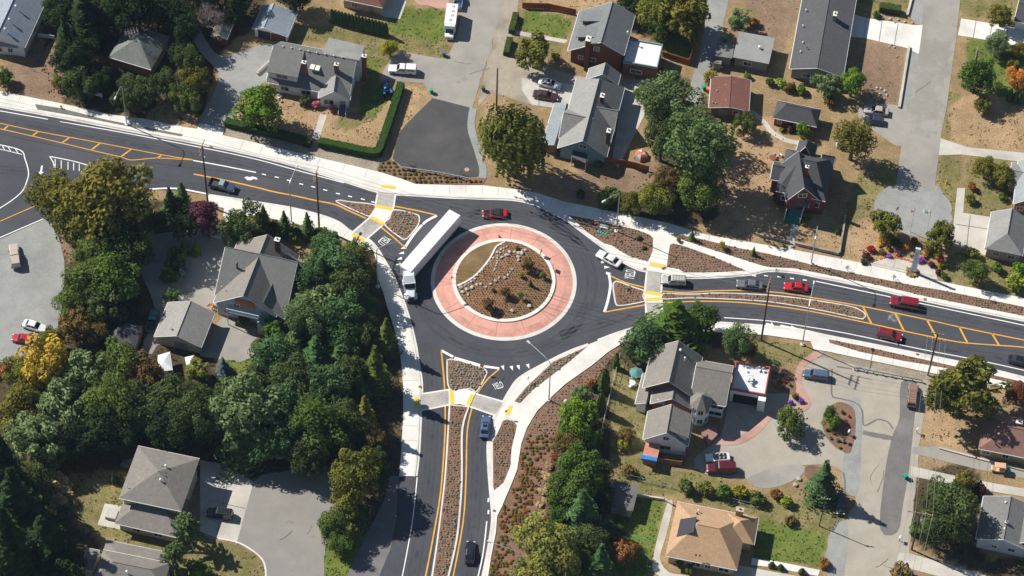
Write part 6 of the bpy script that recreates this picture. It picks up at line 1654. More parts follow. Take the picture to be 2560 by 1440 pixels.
def vehicle(name,label,cat,px,py,hd,col,kind='sedan',L=4.8,Wd=1.82,H=1.45,roofcol=None,rack=False,bedcol=None,canopy=None,sunroof=False,z=0.06,top='hard'):
 a=G(px,py,.7);b=G(px+hd[0],py+hd[1],.7);ang=math.atan2((b-a).y,(b-a).x)
 root=empty(name,(a.x,a.y,z),label,cat,ang)
 w=Wd/2;P=paint(col)
 r=.33 if kind in('sedan','convertible','hatch')else .38
 if kind in('sedan','convertible','hatch'):
  st=[(.5,.7,.34,.56),(.488,.86,.28,.64),(.44,.95,.24,.7),(.3,1,.2,.78),(.19,1,.2,.86),(0,1.0,.2,.9),(-.2,1,.2,.91),(-.34,.99,.22,.93),(-.44,.95,.26,.9),(-.487,.87,.3,.84),(-.5,.75,.36,.7)]
  g=(-.385,.2,.88,.86,-.23,.045,.7);belt=.86
  if kind=='hatch':g=(-.47,.22,.88,.88,-.38,.05,.72)
 elif kind in('suv','van','wagon'):
  k=H/1.8
  st=[(.5,.74,.42,.74),(.488,.9,.36,.86),(.44,.97,.3,.96),(.3,1,.28,1.02),(.22,1,.26,1.06),(0,1,.26,1.08),(-.3,1,.26,1.1),(-.46,.99,.3,1.1),(-.49,.95,.34,1.06),(-.5,.88,.4,.9)]
  st=[(x,ww,zb*k,zt*k)for x,ww,zb,zt in st]
  g=(-.492,.23,.93,1.04*k,-.455,.1,.79);belt=1.04*k
 else:
  st=[(.5,.76,.44,.76),(.488,.91,.38,.9),(.44,.97,.32,1.0),(.3,1,.3,1.05),(.2,1,.28,1.08),(0,1,.28,1.1),(-.1,1,.28,1.1)]
  g=(-.115,.21,.92,1.06,-.095,.085,.78);belt=1.06
 mb=MB();loft(mb,[(x*L,ww*w,zb,zt)for x,ww,zb,zt in st])
 body=part(mb,'body',P,root,False);fixn(body)
 xb0,xb1,wb,zb,xt0,xt1,wt=g
 if kind=='convertible':
  mb=MB();mb.box((-.1*L,0,.88),(.3*L,Wd*.76,.12));part(mb,'cockpit',BLACKP,root)
  for y in(-.38,.38):
   for xx in(-.04,-.2):
    mb=MB();mb.hexa([V((xx*L-.2,y-.26,.9)),V((xx*L-.05,y-.26,.9)),V((xx*L-.05,y+.26,.9)),V((xx*L-.2,y+.26,.9))],[V((xx*L-.3,y-.2,1.15)),V((xx*L-.18,y-.2,1.15)),V((xx*L-.18,y+.2,1.15)),V((xx*L-.3,y+.2,1.15))]);part(mb,'seat',pm((.3,.29,.28),.7),root)
  q=[V((.18*L,-w*.84,.86)),V((.18*L,w*.84,.86)),V((.07*L,w*.68,1.24)),V((.07*L,-w*.68,1.24))]
  pane(root,'windscreen',q,.04,.02)
  if top=='soft':
   mb=MB();bq,tq=frustum(mb,-.36*L,.07*L,w*.84,.9,-.2*L,.03*L,w*.7,1.3);part(mb,'soft_top',pm((.02,.02,.022),.8),root)
   pane(root,'side_window',[bq[0],bq[1],tq[1],tq[0]],.14);pane(root,'side_window',[bq[2],bq[3],tq[3],tq[2]],.14)
  else:
   mb=MB();mb.box((-.3*L,0,.95),(.1*L,Wd*.7,.16));part(mb,'folded_top',pm((.025,.025,.03),.8),root)
 else:
  mb=MB()
  b_,t_=frustum(mb,xb0*L,xb1*L,wb*w,zb-.04,xt0*L,xt1*L,wt*w,H-.05)
  cab=part(mb,'cabin',P,root)
  mb=MB();frustum(mb,xt0*L-.02,xt1*L+.02,wt*w+.01,H-.055,xt0*L+.12,xt1*L-.1,wt*w-.1,H)
  part(mb,'roof_panel',paint(roofcol)if roofcol else P,root)
  pane(root,'windscreen',[b_[1],b_[2],t_[2],t_[1]],.06,.02,insz=.08)
  pane(root,'rear_window',[b_[3],b_[0],t_[0],t_[3]],.08,.02,insz=.12)
  for q in([b_[0],b_[1],t_[1],t_[0]],[b_[2],b_[3],t_[3],t_[2]]):
   m1=q[0].lerp(q[1],.5);m2=q[3].lerp(q[2],.5)
   pane(root,'side_window',[q[0],m1,m2,q[3]],.08,.015,insz=.16);pane(root,'side_window',[m1,q[1],q[2],m2],.08,.015,insz=.16)
  if sunroof:
   mb=MB();mb.box(((xt0+xt1)/2*L+.15,0,H+.005),(.55,.8,.03));part(mb,'sunroof',CGLASS,root)
  if rack:
   mb=MB()
   for y in(-wt*w+.12,wt*w-.12):mb.tube([((xt0+.02)*L,y,H+.06),((xt1-.06)*L,y,H+.06)],.025,5)
   for k in range(5):
    x=((xt0+.04)+(xt1-xt0-.12)*k/4)*L;mb.tube([(x,-wt*w+.12,H+.06),(x,wt*w-.12,H+.06)],.02,4)
   part(mb,'roof_rack',pm((.12,.12,.12),.5),root)
 if kind=='pickup':
  bp=paint(bedcol)if bedcol else P
  x0,x1=-.5*L,-.125*L
  for(c,s)in(((x0+.04,0,.8),(.08,Wd*.96,.6)),((x1-.04,0,.8),(.08,Wd*.96,.6))):
   mb=MB();mb.box(c,s);part(mb,'tailgate'if c[0]<x0+.1 else 'bulkhead',bp,root)
  for s in(-1,1):
   mb=MB();mb.box(((x0+x1)/2,s*(w-.06),.78),(x1-x0,.12,.68));part(mb,'bed_side',bp,root)
  mb=MB();mb.box(((x0+x1)/2,0,.6),(x1-x0-.1,Wd*.86,.12));part(mb,'bed_floor',pm((.05,.05,.052),.7),root)
  if canopy:
   mb=MB();frustum(mb,x0+.02,x1,w*.95,1.1,x0+.12,x1-.05,w*.8,H+.02);part(mb,'canopy',paint(canopy),root)
   for s in(-1,1):
    mb=MB();mb.box(((x0+x1)/2,s*(w*.885),1.42),((x1-x0)*.7,.06,.3));part(mb,'canopy_window',CGLASS,root)
 for x in(.31*L,-.3*L):
  for s in(-1,1):wheel(root,x,s*(w-.1),r)
 zl={'sedan':.6,'convertible':.6,'hatch':.62}.get(kind,.8)
 for s in(-1,1):
  mb=MB();mb.box((.482*L,s*w*.68,zl),(.16,w*.34,.15));part(mb,'headlight',HLIGHT,root)
  mb=MB();mb.box((-.492*L,s*w*.78,zl+.16),(.08,w*.24,.18));part(mb,'taillight',TLIGHT,root)
  mb=MB();mb.box((xb1*L-.18 if kind!='convertible'else .16*L,s*(w+.09),belt+.04),(.12,.2,.13));part(mb,'mirror',P if kind!='pickup'else BLACKP,root)
 for x,nm in((.5,'front_bumper'),(-.5,'rear_bumper')):
  mb=MB();mb.box((x*L,0,.42 if kind in('sedan','convertible','hatch')else .5),(.14,Wd*.86,.18));part(mb,nm,CHROME if kind=='pickup'else BLACKP,root)
 return root
def C(*x):return lin(x)
WHT=(.78,.78,.77)
vehicle('sedan','long white sedan entering the roundabout from the east beside the lamp bed','car',1522,646,(-60,-33),WHT,'sedan',5.3,1.95,1.48)
vehicle('estate_car','silver estate car with roof bars waiting at the eastern crossing','car',1684,702,(-60,-3),(.45,.45,.43),'suv',4.9,1.85,1.7,rack=True)
vehicle('sedan','grey sedan queueing between the silver estate and the red sedan','car',1874,711,(-60,-6),(.13,.14,.155),'sedan',5.1,1.85)
vehicle('sedan','bright red sedan on the east road beside the island tip lamp','car',1990,717,(-60,-6),(.5,.01,.012),'sedan',4.7,1.8,1.4)
vehicle('van','crimson van on the east road heading for the roundabout','van',2260,758,(-60,-10),(.22,.008,.022),'suv',5.6,2.0,1.95)
vehicle('off_roader','crimson off-roader with roof bars leaving on the east road','car',2224,838,(60,14),(.24,.008,.018),'suv',4.8,1.85,1.75,rack=True)
vehicle('sedan','black car at the east edge of the picture driving away','car',2552,902,(60,14),(.012,.013,.018),'sedan',4.7,1.8)
vehicle('pickup_truck','dark blue pickup with an empty bed passing the west power pole','pickup truck',556,464,(60,16),(.05,.075,.13),'pickup',5.3,1.9,1.75,bedcol=(.02,.022,.026),roofcol=(.25,.35,.45))
vehicle('sedan','blue-grey sedan with sunroof waiting at the southern crossing','car',1213,1067,(6,-60),(.07,.12,.21),'sedan',4.9,1.82,sunroof=True)
vehicle('sedan','black sedan on the south road driving towards the roundabout','car',1175,1381,(5,-60),(.012,.016,.025),'sedan',4.7,1.8)
rc_=vehicle('convertible','red and black convertible with raised soft top on the north side of the roundabout','car',1237,533,(-60,1),(.5,.02,.018),'convertible',4.9,1.85,1.3,top='soft')
mb=MB();mb.hexa([V((1.0,-.78,.8)),V((2.2,-.7,.68)),V((2.2,.7,.68)),V((1.0,.78,.8))],[V((1.0,-.76,.9)),V((2.2,-.66,.775)),V((2.2,.66,.775)),V((1.0,.76,.9))]);part(mb,'bonnet',paint((.012,.012,.014)),rc_)
vehicle('pickup_truck','white pickup with a white canopy parked in the drive behind the hedge','pickup truck',1006,174,(-60,-4),WHT,'pickup',5.7,1.95,1.8,canopy=WHT)
vehicle('sedan','white sedan with a sunroof parked beside the grey cross-gabled house','car',1375,209,(60,14),WHT,'sedan',4.8,1.8,sunroof=True)
vehicle('sedan','dark maroon sedan parked below the white sedan with sunroof','car',1365,238,(60,10),(.07,.025,.03),'sedan',5.2,1.85)
vehicle('sedan','beige sedan parked in the drive off the north-east street','car',2191,276,(-60,-8),(.42,.37,.32),'sedan',5.0,1.85)
vehicle('hatchback','shiny dark blue hatchback parked below the beige sedan','car',2184,300,(-60,-7),(.03,.04,.09),'hatch',4.1,1.75)
vehicle('pickup_truck','cream pickup with a long canopy parked in the gravel lot','pickup truck',37,640,(-8,-60),(.5,.42,.36),'pickup',5.6,1.95,1.85,canopy=(.48,.41,.35))
vehicle('sedan','white sedan parked in the gravel lot beside the trees','car',87,815,(60,17),WHT,'sedan',4.8,1.82)
vehicle('hatchback','red hatchback parked below the white sedan in the gravel lot','car',56,846,(-60,-8),(.4,.015,.03),'hatch',4.0,1.72)
vehicle('sedan','bright red car half hidden under the yellow autumn tree at the west edge','car',4,928,(-50,25),(.6,.03,.015),'sedan',4.6,1.8)
vehicle('pickup_truck','teal green pickup parked beside the beige garage','pickup truck',382,802,(12,-60),(.015,.13,.13),'pickup',5.3,1.9,1.75)
vehicle('off_roader','black off-roader with roof bars on the driveway of the two-level hip roof house','car',549,1284,(-60,-8),(.012,.013,.016),'suv',4.8,1.85,1.75,rack=True)
vehicle('estate_car','blue-grey estate car on the forecourt beside the brick path','car',2040,937,(-60,-9),(.08,.125,.2),'wagon',4.9,1.8,1.6)
vehicle('off_roader','bronze off-roader with roof rack parked on the dark asphalt strip','car',2281,990,(5,-60),(.28,.17,.13),'suv',5.2,1.95,1.85,rack=True)
vehicle('convertible','white open convertible on the forecourt below the flat-roofed garage','car',1794,1143,(-60,3),WHT,'convertible',4.6,1.8,1.3)
vehicle('van','dark crimson long off-roader parked against the white convertible','car',1803,1171,(-60,0),(.1,.008,.02),'suv',5.6,2.0,1.9)
vehicle('jeep','dark green jeep in the shade of the pointed conifer by the street','car',2102,1262,(-2,60),(.03,.05,.05),'suv',4.2,1.75,1.75)
vehicle('car','pale blue car at the top of the north street in front of the motorhome','car',1147,-2,(10,-60),(.15,.38,.65),'pickup',5.0,1.85,1.7)
a0,a1=G(1013.5,672,4.1),G(1137.5,531,4.1)
d=(a1-a0);d.z=0;TL=d.length;ang=math.atan2(-d.y,-d.x);c=(a0+a1)/2
print('trailer length',TL)
t=empty('trailer',(c.x,c.y,.06),'long white box trailer turning at the north-west of the roundabout','trailer',ang)
TW=2.6
bm_=MB();bm_.box((0,0,2.6),(TL,TW,2.85));part(bm_,'box',pm((.8,.8,.8),.35,0,.4,.2,.04,.3),t)
bm_=MB();bm_.box((0,0,4.04),(TL-.1,TW-.1,.04));part(bm_,'roof',pm((.86,.85,.83),.4,0,.3,0,.05,.25),t)
for s in(-1,1):
 bm_=MB();bm_.box((0,s*(TW/2+.01),1.22),(TL,.05,.14));part(bm_,'side_rail',pm((.5,.52,.55),.4,.6),t)
 bm_=MB();bm_.box((0,s*(TW/2+.01),3.98),(TL,.05,.1));part(bm_,'top_rail',pm((.6,.62,.64),.4,.6),t)
 bm_=MB();bm_.box((TL*.2,s*.9,.65),(.15,.12,1.0));part(bm_,'landing_leg',BLACKP,t)
 bm_=MB();bm_.box((-TL/2-.03,s*.64,2.55),(.06,1.22,2.7));part(bm_,'door',pm((.72,.73,.74),.4),t)
 for x in(-TL*.33,-TL*.33-1.25):wheel(t,x,s*(TW/2-.16),.5,.3);wheel(t,x,s*(TW/2-.52),.5,.3)
for k in range(20):
 x=(k/19-.5)*(TL-.6)
 bm_=MB();bm_.box((x,0,4.065),(.09,TW-.2,.02));part(bm_,'roof_rib',pm((.66,.66,.65),.5),t)
bm_=MB();bm_.box((0,0,1.02),(TL*.98,1.0,.2));part(bm_,'chassis',BLACKP,t)
bm_=MB();bm_.box((TL/2+.02,0,2.6),(.05,TW-.3,2.4));part(bm_,'front_panel',pm((.7,.71,.73),.45),t)
p0,p1=G(1022,712,2.0),G(1026,745,1.2)
d=p1-p0;ang=math.atan2(d.y,d.x)
c=G(1024,715,1.5)
k=empty('lorry',(c.x,c.y,.06),'white tractor unit with a long bonnet pulling the white box trailer','lorry',ang)
PT=paint((.74,.76,.78))
bm_=MB();bm_.box((-.6,0,.85),(6.6,.95,.3));part(bm_,'chassis',BLACKP,k)
bm_=MB();frustum(bm_,-1.9,1.0,1.15,1.0,-1.85,.55,1.1,3.0);part(bm_,'cab',PT,k)
bm_=MB();bm_.hexa([V((-1.95,-1.1,2.98)),V((.45,-1.1,2.98)),V((.45,1.1,2.98)),V((-1.95,1.1,2.98))],[V((-1.9,-1.02,3.85)),V((-.7,-.95,3.8)),V((-.7,.95,3.8)),V((-1.9,1.02,3.85))]);part(bm_,'roof_fairing',PT,k)
bm_=MB();loft(bm_,[(2.75,.6,.7,1.35),(2.65,.72,.6,1.5),(2.2,.8,.6,1.65),(1.4,.92,.7,1.85),(.9,1.05,.8,1.95)]);fixn(part(bm_,'bonnet',PT,k))
pane(k,'windscreen',[V((.98,-1.05,1.95)),V((.98,1.05,1.95)),V((.6,1.0,2.9)),V((.6,-1.0,2.9))],.04,.06)
for s in(-1,1):
 bm_=MB();bm_.box((.1,s*1.13,2.3),(.9,.06,.7));part(bm_,'side_window',CGLASS,k)
 bm_=MB();loft(bm_,[(2.6,.2,.55,.9),(2.3,.25,.6,1.15),(1.8,.26,.7,1.2),(1.3,.24,.6,.95)]);bm_.v=[(x,y+s*1.0,z)for x,y,z in bm_.v];fixn(part(bm_,'mudguard',PT,k))
 bm_=MB();bm_.box((.75,s*1.5,2.2),(.12,.28,.7));part(bm_,'mirror',BLACKP,k)
 bm_=MB();bm_.tube([(-.6,s*1.05,.75),(-2.0,s*1.05,.75)],.33,12);part(bm_,'fuel_tank',CHROME,k)
 bm_=MB();bm_.box((2.7,s*.8,1.0),(.12,.3,.25));part(bm_,'headlight',HLIGHT,k)
 bm_=MB();bm_.tube([(-2.1,s*1.0,1.0),(-2.1,s*1.0,3.7)],.08,8);part(bm_,'exhaust',CHROME,k)
 wheel(k,1.95,s*1.02,.5,.3)
 for x in(-2.6,-3.7):wheel(k,x,s*1.0,.5,.5)
bm_=MB();bm_.box((2.8,0,.55),(.16,2.2,.35));part(bm_,'bumper',CHROME,k)
bm_=MB();bm_.box((2.72,0,1.05),(.08,1.0,.6));part(bm_,'grille',BLACKP,k)
a,b=G(1127,55,1.5),G(1122,92,1.5);d=b-a;ang=math.atan2(d.y,d.x)
rv=empty('motorhome',(a.x,a.y,.06),'white motorhome with roof hatches parked at the kerb of the north street','motorhome',ang)
WV=paint((.8,.8,.78))
bm_=MB();bm_.hexa([V((-3.6,-1.2,.45)),V((1.9,-1.2,.45)),V((1.9,1.2,.45)),V((-3.6,1.2,.45))],[V((-3.6,-1.17,3.1)),V((1.9,-1.17,3.1)),V((1.9,1.17,3.1)),V((-3.6,1.17,3.1))]);part(bm_,'body',WV,rv)
bm_=MB();bm_.hexa([V((1.85,-1.17,2.1)),V((2.7,-1.05,2.3)),V((2.7,1.05,2.3)),V((1.85,1.17,2.1))],[V((1.85,-1.15,3.08)),V((2.5,-1.0,2.95)),V((2.5,1.0,2.95)),V((1.85,1.15,3.08))]);part(bm_,'overcab',WV,rv)
bm_=MB();loft(bm_,[(3.75,.7,.5,.95),(3.6,.92,.42,1.1),(2.9,.98,.4,1.2),(1.85,1.0,.4,1.3)]);fixn(part(bm_,'bonnet',WV,rv))
bm_=MB();b_,t_=frustum(bm_,1.6,2.9,.95,1.15,1.6,2.2,.85,2.2);part(bm_,'cab',WV,rv)
pane(rv,'windscreen',[b_[1],b_[2],t_[2],t_[1]],.06,.03)
for s in(-1,1):
 pane(rv,'side_window',[b_[0],b_[1],t_[1],t_[0]]if s<0 else[b_[2],b_[3],t_[3],t_[2]],.15)
 for x in(-2.4,-.2):
  bm_=MB();bm_.box((x,s*1.2,2.1),(1.1,.06,.6));part(bm_,'side_window',CGLASS,rv)
 bm_=MB();bm_.box((3.7,s*.75,.85),(.1,.25,.18));part(bm_,'headlight',HLIGHT,rv)
 for x in(2.7,-1.9):wheel(rv,x,s*.95,.38,.25)
for x in(-2.9,-1.6,-.4,.8):
 bm_=MB();bm_.box((x,.2 if x!=.8 else-.1,3.16),(.5,.5,.14));part(bm_,'roof_hatch',pm((.6,.6,.58),.5),rv)
bm_=MB();bm_.box((3.82,0,.5),(.12,1.8,.2));part(bm_,'bumper',CHROME,rv)
a,b=G(967,226,.8),G(961,205,.8);d=b-a;ang=math.atan2(d.y,d.x)
tr=empty('tractor',(a.x,a.y,.03),'small blue tractor parked between the white house and the tall hedge','tractor',ang)
BL=paint((.02,.2,.62))
bm_=MB();loft(bm_,[(1.55,.25,.7,1.15),(1.45,.32,.65,1.25),(.4,.34,.65,1.32),(.2,.3,.65,1.3)]);fixn(part(bm_,'bonnet',BL,tr))
bm_=MB();bm_.box((-.3,0,.75),(1.4,.5,.4));part(bm_,'chassis',BLACKP,tr)
bm_=MB();bm_.box((-.55,0,1.05),(.5,.5,.12));bm_.box((-.8,0,1.3),(.1,.5,.5));part(bm_,'seat',BLACKP,tr)
for s in(-1,1):
 wheel(tr,-.7,s*.75,.62,.4);wheel(tr,1.1,s*.6,.38,.25)
 bm_=MB();bm_.box((-.65,s*.72,1.32),(1.1,.42,.08));part(bm_,'mudguard',BL,tr)
 bm_=MB();bm_.tube([(-1.0,s*.45,.8),(-1.0,s*.45,2.2)],.04,5);part(bm_,'roll_bar',BLACKP,tr)
bm_=MB();bm_.box((2.2,0,.6),(.5,1.6,.5));part(bm_,'loader_bucket',pm((.1,.12,.14),.6),tr)
for s in(-1,1):bm_=MB();bm_.tube([(.1,s*.42,1.2),(1.2,s*.42,1.3),(2.05,s*.42,.7)],.06,5);part(bm_,'loader_arm',BL,tr)
bm_=MB();bm_.tube([(.35,-.02,1.3),(.15,0,1.5)],.03,5);bm_.lathe((.1,0,1.5),[(.2,0),(.2,.03)],10);part(bm_,'steering_wheel',BLACKP,tr)
a,b=G(2496,1171,.8),G(2470,1168,.8);d=b-a;ang=math.atan2(d.y,d.x)
gc=empty('golf_cart',(a.x,a.y,.05),'peach-coloured golf cart on the long eastern driveway','golf cart',ang)
PE=paint((.72,.42,.25))
bm_=MB();loft(bm_,[(1.3,.45,.35,.7),(1.1,.55,.3,.85),(.4,.58,.3,.6),(-.3,.58,.3,.62),(-1.2,.58,.35,.85)]);fixn(part(bm_,'body',PE,gc))
bm_=MB();bm_.hexa([V((-1.3,-.62,1.85)),V((.8,-.6,1.85)),V((.8,.6,1.85)),V((-1.3,.62,1.85))],[V((-1.2,-.52,1.95)),V((.7,-.5,1.95)),V((.7,.5,1.95)),V((-1.2,.52,1.95))]);part(bm_,'roof',PE,gc)
for x in(-1.15,.7):
 for s in(-.55,.55):bm_=MB();bm_.tube([(x,s,.7),(x,s,1.86)],.03,5);part(bm_,'post',TRIM,gc)
for s in(-1,1):
 for x in(-.8,.85):wheel(gc,x,s*.52,.24,.18)
for x in(-.3,-1.0):bm_=MB();bm_.box((x,0,.85),(.45,1.0,.18));bm_.box((x-.25,0,1.1),(.1,1.0,.5));part(bm_,'seat',pm((.6,.56,.48),.7),gc)
GALV=pm((.42,.45,.46),.4,.5,name='galvanised')
def lamp(base,bend,head,label,H=12.2,arm_m=None):
 p=G(base[0],base[1],.15)
 r=empty('street_lamp',(p.x,p.y,.15),label,'street lamp',group='street lamps')
 hb=G(bend[0],bend[1],H);hh=G(head[0],head[1],H+.45)
 top=V((p.x,p.y,H))
 dv=hh-V((hb.x,hb.y,hh.z));e=top+V((dv.x,dv.y,.45))
 mb=MB();mb.tube([(p.x,p.y,.1),(p.x,p.y,5),top+V((0,0,-.4))],[.14,.11,.085],10);mb.build('pole',GALV,r)
 a=[top+V((0,0,-.4)),top+V((dv.x*.06,dv.y*.06,.0)),top+V((dv.x*.3,dv.y*.3,.35)),e]
 mb=MB();mb.tube(a,[.085,.075,.065,.055],8);mb.build('arm',GALV,r)
 d=V((dv.x,dv.y,0)).normalized();n=V((-d.y,d.x,0))
 mb=MB();q=e
 mb.hexa([q-n*.12-V((0,0,.16)),q+d*.85-n*.2-V((0,0,.18)),q+d*.85+n*.2-V((0,0,.18)),q+n*.12-V((0,0,.16))],[q-n*.1+V((0,0,.06)),q+d*.75-n*.14+V((0,0,.1)),q+d*.75+n*.14+V((0,0,.1)),q+n*.1+V((0,0,.06))])
 lh=mb.build('lamp_head',pm((.7,.72,.72),.4),r);fixn(lh)
 mb=MB();c=q+d*.5;mb.box((c.x,c.y,c.z-.19),(.5,.28,.06),math.atan2(d.y,d.x));mb.build('lens',pm((.8,.8,.78),.15),lh)
 mb=MB();mb.lathe((p.x,p.y,0),[(.42,0),(.42,.32),(.38,.36)],12);mb.build('base',m_kerb,r)
lamp((317,311),(303,211),(288,238),'street lamp westernmost on the north kerb, beside the dark grove')
lamp((729,556),(728,457),(745,416),'street lamp on the south-west pavement between the two tall poles')
lamp((944,716),(944,624),(1010,602),'street lamp reaching over the western exit beside the wood')
lamp((1372,1000),(1378,906),(1326,856),'street lamp at the curved path reaching over the roundabout')
lamp((1541,578),(1549,484),(1514,501),'street lamp with a drooping arm in the bed north-east of the roundabout')
lamp((2006,861),(2022,768),(2034,710),'street lamp south of the east road beside the brick path')
lamp((2028,659),(2050,566),(2045,592),'street lamp north of the east road in front of the red house')
lamp((1299,1472),(1300,1378),(1226,1349),'street lamp cut by the bottom edge over the south road')
WOODP=gm('pole_wood',(.075,.045,.03),(.11,.07,.05),1.5,obj=True)
INS=pm((.55,.57,.58),.3,name='insulator')
POLES={}
def pole(key,base,H,label,arms=(),r0=.17,rz_px=None,lean=None,transformer=None):
 p=G(base[0],base[1],0);top=V((p.x,p.y,H))+(V(lean)if lean else V())
 r=empty('utility_pole',(p.x,p.y,0),label,'utility pole',group='wooden utility poles')
 mb=MB();mb.tube([(p.x,p.y,-.2),p.lerp(top,.5),top],[r0*1.15,r0,r0*.75],9);mb.build('pole',WOODP,r)
 ends=[]
 for z,L,dx in arms:
  u=V((dx[0],dx[1],0)).normalized();c=p.lerp(top,z/H)
  n=V((-u.y,u.x,0))*.2
  mb=MB();mb.box((c.x+n.x,c.y+n.y,c.z),(L,.12,.14),math.atan2(u.y,u.x));a=mb.build('crossarm',gm('crossarm_wood',(.3,.17,.09),(.38,.24,.14),2,obj=True)if 'crossarm_wood'not in bpy.data.materials else bpy.data.materials['crossarm_wood'],r)
  row=[]
  for t in(-.47,-.2,.2,.47):
   q=c+n+u*L*t
   mb=MB();mb.lathe((q.x,q.y,q.z+.07),[(.05,0),(.09,.08),(.09,.2),(.04,.28)],7);mb.build('insulator',INS,a)
   row.append(V((q.x,q.y,q.z+.35)))
  ends.append(row)
 if transformer:
  c=p.lerp(top,transformer/H)+V((.45,-.25,0));mb=MB();mb.lathe((c.x,c.y,c.z-.5),[(.26,0),(.28,.05),(.28,.9),(.2,1.0)],12);mb.build('transformer',pm((.5,.53,.55),.4),r)
 POLES[key]=(ends,top)
AX=G(803,432,17)-G(789,465,17)
pole('w1',(520,513),18.4,'tall dark power pole on the west road beside the purple tree',[(18.0,3.4,AX),(16.6,2.4,AX)],transformer=15.2)
pole('w2',(798,570),17.2,'tall dark power pole among the young firs on the west road',[(16.9,3.4,AX),(15.6,2.6,AX)])
AX3=G(1931,707,18)-G(1921,737,18)
pole('e1',(1903,851),18.5,'tall dark power pole south of the east road, beside the dense dark tree',[(18.2,3.2,AX3),(17.0,2.4,AX3)])
AX4=G(2366,858,11)-G(2320,850,11)
pole('e2',(2320,938),13.6,'brown pole with two wide steel crossarms at the end of the guard rail',[(13.2,2.4,AX4),(11.4,3.6,AX4)])
AX5=G(2317,1285,12)-G(2257,1275,12)
pole('s1',(2279,1374),12.4,'pole with a wide pale crossarm and transformer beside the big dark green tree',[(12.1,4.6,AX5)],transformer=10.6)
pole('n1',(1241,277),13.2,'bare wooden pole without crossarm beside the north street',[])
pole('ne',(2424,222),12.0,'utility pole rising through the deep green tree on the north-east lawn',[(11.6,1.8,AX),(9.8,1.2,AX)])
pole('s2',(2048,1315),8.8,'short service pole at the lawn corner beside the jeep',[(8.6,1.6,AX5)],r0=.1,lean=(.3,.2,0))
WIRE=pm((.3,.3,.3),.5,.4,name='wire')
def wire(a,b,sag,label,group,r=.028):
 n=14;pts=[a.lerp(b,k/n)-V((0,0,sag*4*(k/n)*(1-k/n)))for k in range(n+1)]
 mb=MB();mb.tube([p-a for p in pts],r,4);place_on('power_line',mb,WIRE,a,label,'power line',0,group)
pw1,pw2,pe1,pe2,ps1=(POLES[k][0]for k in('w1','w2','e1','e2','s1'))
for j in range(4):
 wire(pw1[0][j],pw2[0][j],.5,'overhead wire between the two tall poles of the west road','wires on the west road')
 wire(pw1[0][j]+(G(-160,225,18)-G(508,368,18)),pw1[0][j],.9,'overhead wire running from the west picture edge to the first tall pole','wires at the west edge')
 wire(pw2[0][j],pe1[0][j],2.2,'overhead wire crossing the whole roundabout between the tall poles','wires across the roundabout')
 wire(pe1[0][j],pe1[0][j]+(G(2760,850,18)-G(1928,705,18)),1.2,'overhead wire along the east road to the picture edge','wires on the east road',.02)
 wire(pe2[1][j],ps1[0][j],.8,'overhead wire over the side street between the two crossarm poles','wires over the side street')
 wire(ps1[0][j],ps1[0][j]+(G(2235,1500,10)-G(2287,1280,12)),.6,'overhead wire from the pale crossarm to the bottom edge','wires at the bottom edge')
def guard(pts,label,posts):
 P=[G(x,y,.7)for x,y in pts]
 r=empty('guard_rail',(P[0].x,P[0].y,0),label,'guard rail')
 for a,b in zip(P[:-1],P[1:]):
  d=(b-a).normalized();n=V((-d.y,d.x,0))*.09
  mb=MB();mb.hexa([a-n+V((0,0,-.18)),b-n+V((0,0,-.18)),b+n+V((0,0,-.18)),a+n+V((0,0,-.18))],[a-n+V((0,0,.15)),b-n+V((0,0,.15)),b+n+V((0,0,.15)),a+n+V((0,0,.15))]);fixn(mb.build('rail',GALV,r))
 for k in range(posts):
  t=k/(posts-1)*(len(P)-1);i=min(int(t),len(P)-2);q=P[i].lerp(P[i+1],t-i)
  mb=MB();mb.box((q.x,q.y-.18,.4),(.18,.2,.85));mb.build('post',pm((.3,.22,.14),.8),r)
guard([(1006,418),(1090,430),(1174,446)],'low galvanised guard rail closing the fresh black turning area',9)
guard([(2137,918),(2220,934),(2306,950)],'low galvanised guard rail at the head of the side street',8)
def fence(name,px,h,label,m,step=2.4,rails=2,boards=True,cat='fence',pr=.05,solid=.04,z0=0.0):
 P=[G(x,y,z0)for x,y in px]
 r=empty(name,(P[0].x,P[0].y,z0),label,cat)
 for a,b in zip(P[:-1],P[1:]):
  d=b-a;L=d.length;d.normalize();n=V((-d.y,d.x,0));rz=math.atan2(d.y,d.x)
  mb=MB();c=(a+b)/2
  if boards:mb.box((c.x,c.y,z0+h/2),(L,solid,h*.94),rz);mb.build('board_panel',m,r)
  for k in range(rails):
   zz=z0+h*(.25+.7*k/max(1,rails-1))
   mb=MB();mb.tube([(a.x+n.x*.05,a.y+n.y*.05,zz),(b.x+n.x*.05,b.y+n.y*.05,zz)],.045,4);mb.build('rail',m,r)
  k=int(L/step)
  for i in range(k+1):
   q=a+d*min(L,i*step);mb=MB();mb.box((q.x,q.y,z0+h/2+.03),(pr*2.4,pr*2.4,h+.06),rz);mb.build('post',m,r)
 return r
CED=gm('cedar_boards',(.34,.1,.035),(.4,.14,.05),1.5,(.26,.075,.03),.3,obj=True)
fence('wooden_fence',[(1306,20),(1370,22),(1440,37)],1.7,'reddish board fence behind the craftsman front lawn',CED)
fence('wooden_fence',[(1655,68),(1745,84),(1722,162)],1.8,'reddish board fence around the small yard, along the alley',CED)
fence('wooden_fence',[(1722,162),(1655,142)],1.8,'reddish board fence closing the small yard beside the white flat roof',CED)
fence('wooden_fence',[(1745,84),(1740,45)],1.8,'short reddish fence along the alley above the yard',CED)
fence('wooden_fence',[(1520,408),(1556,412),(1590,420),(1622,428)],1.6,'brown board fence below the orange dome tent',CED)
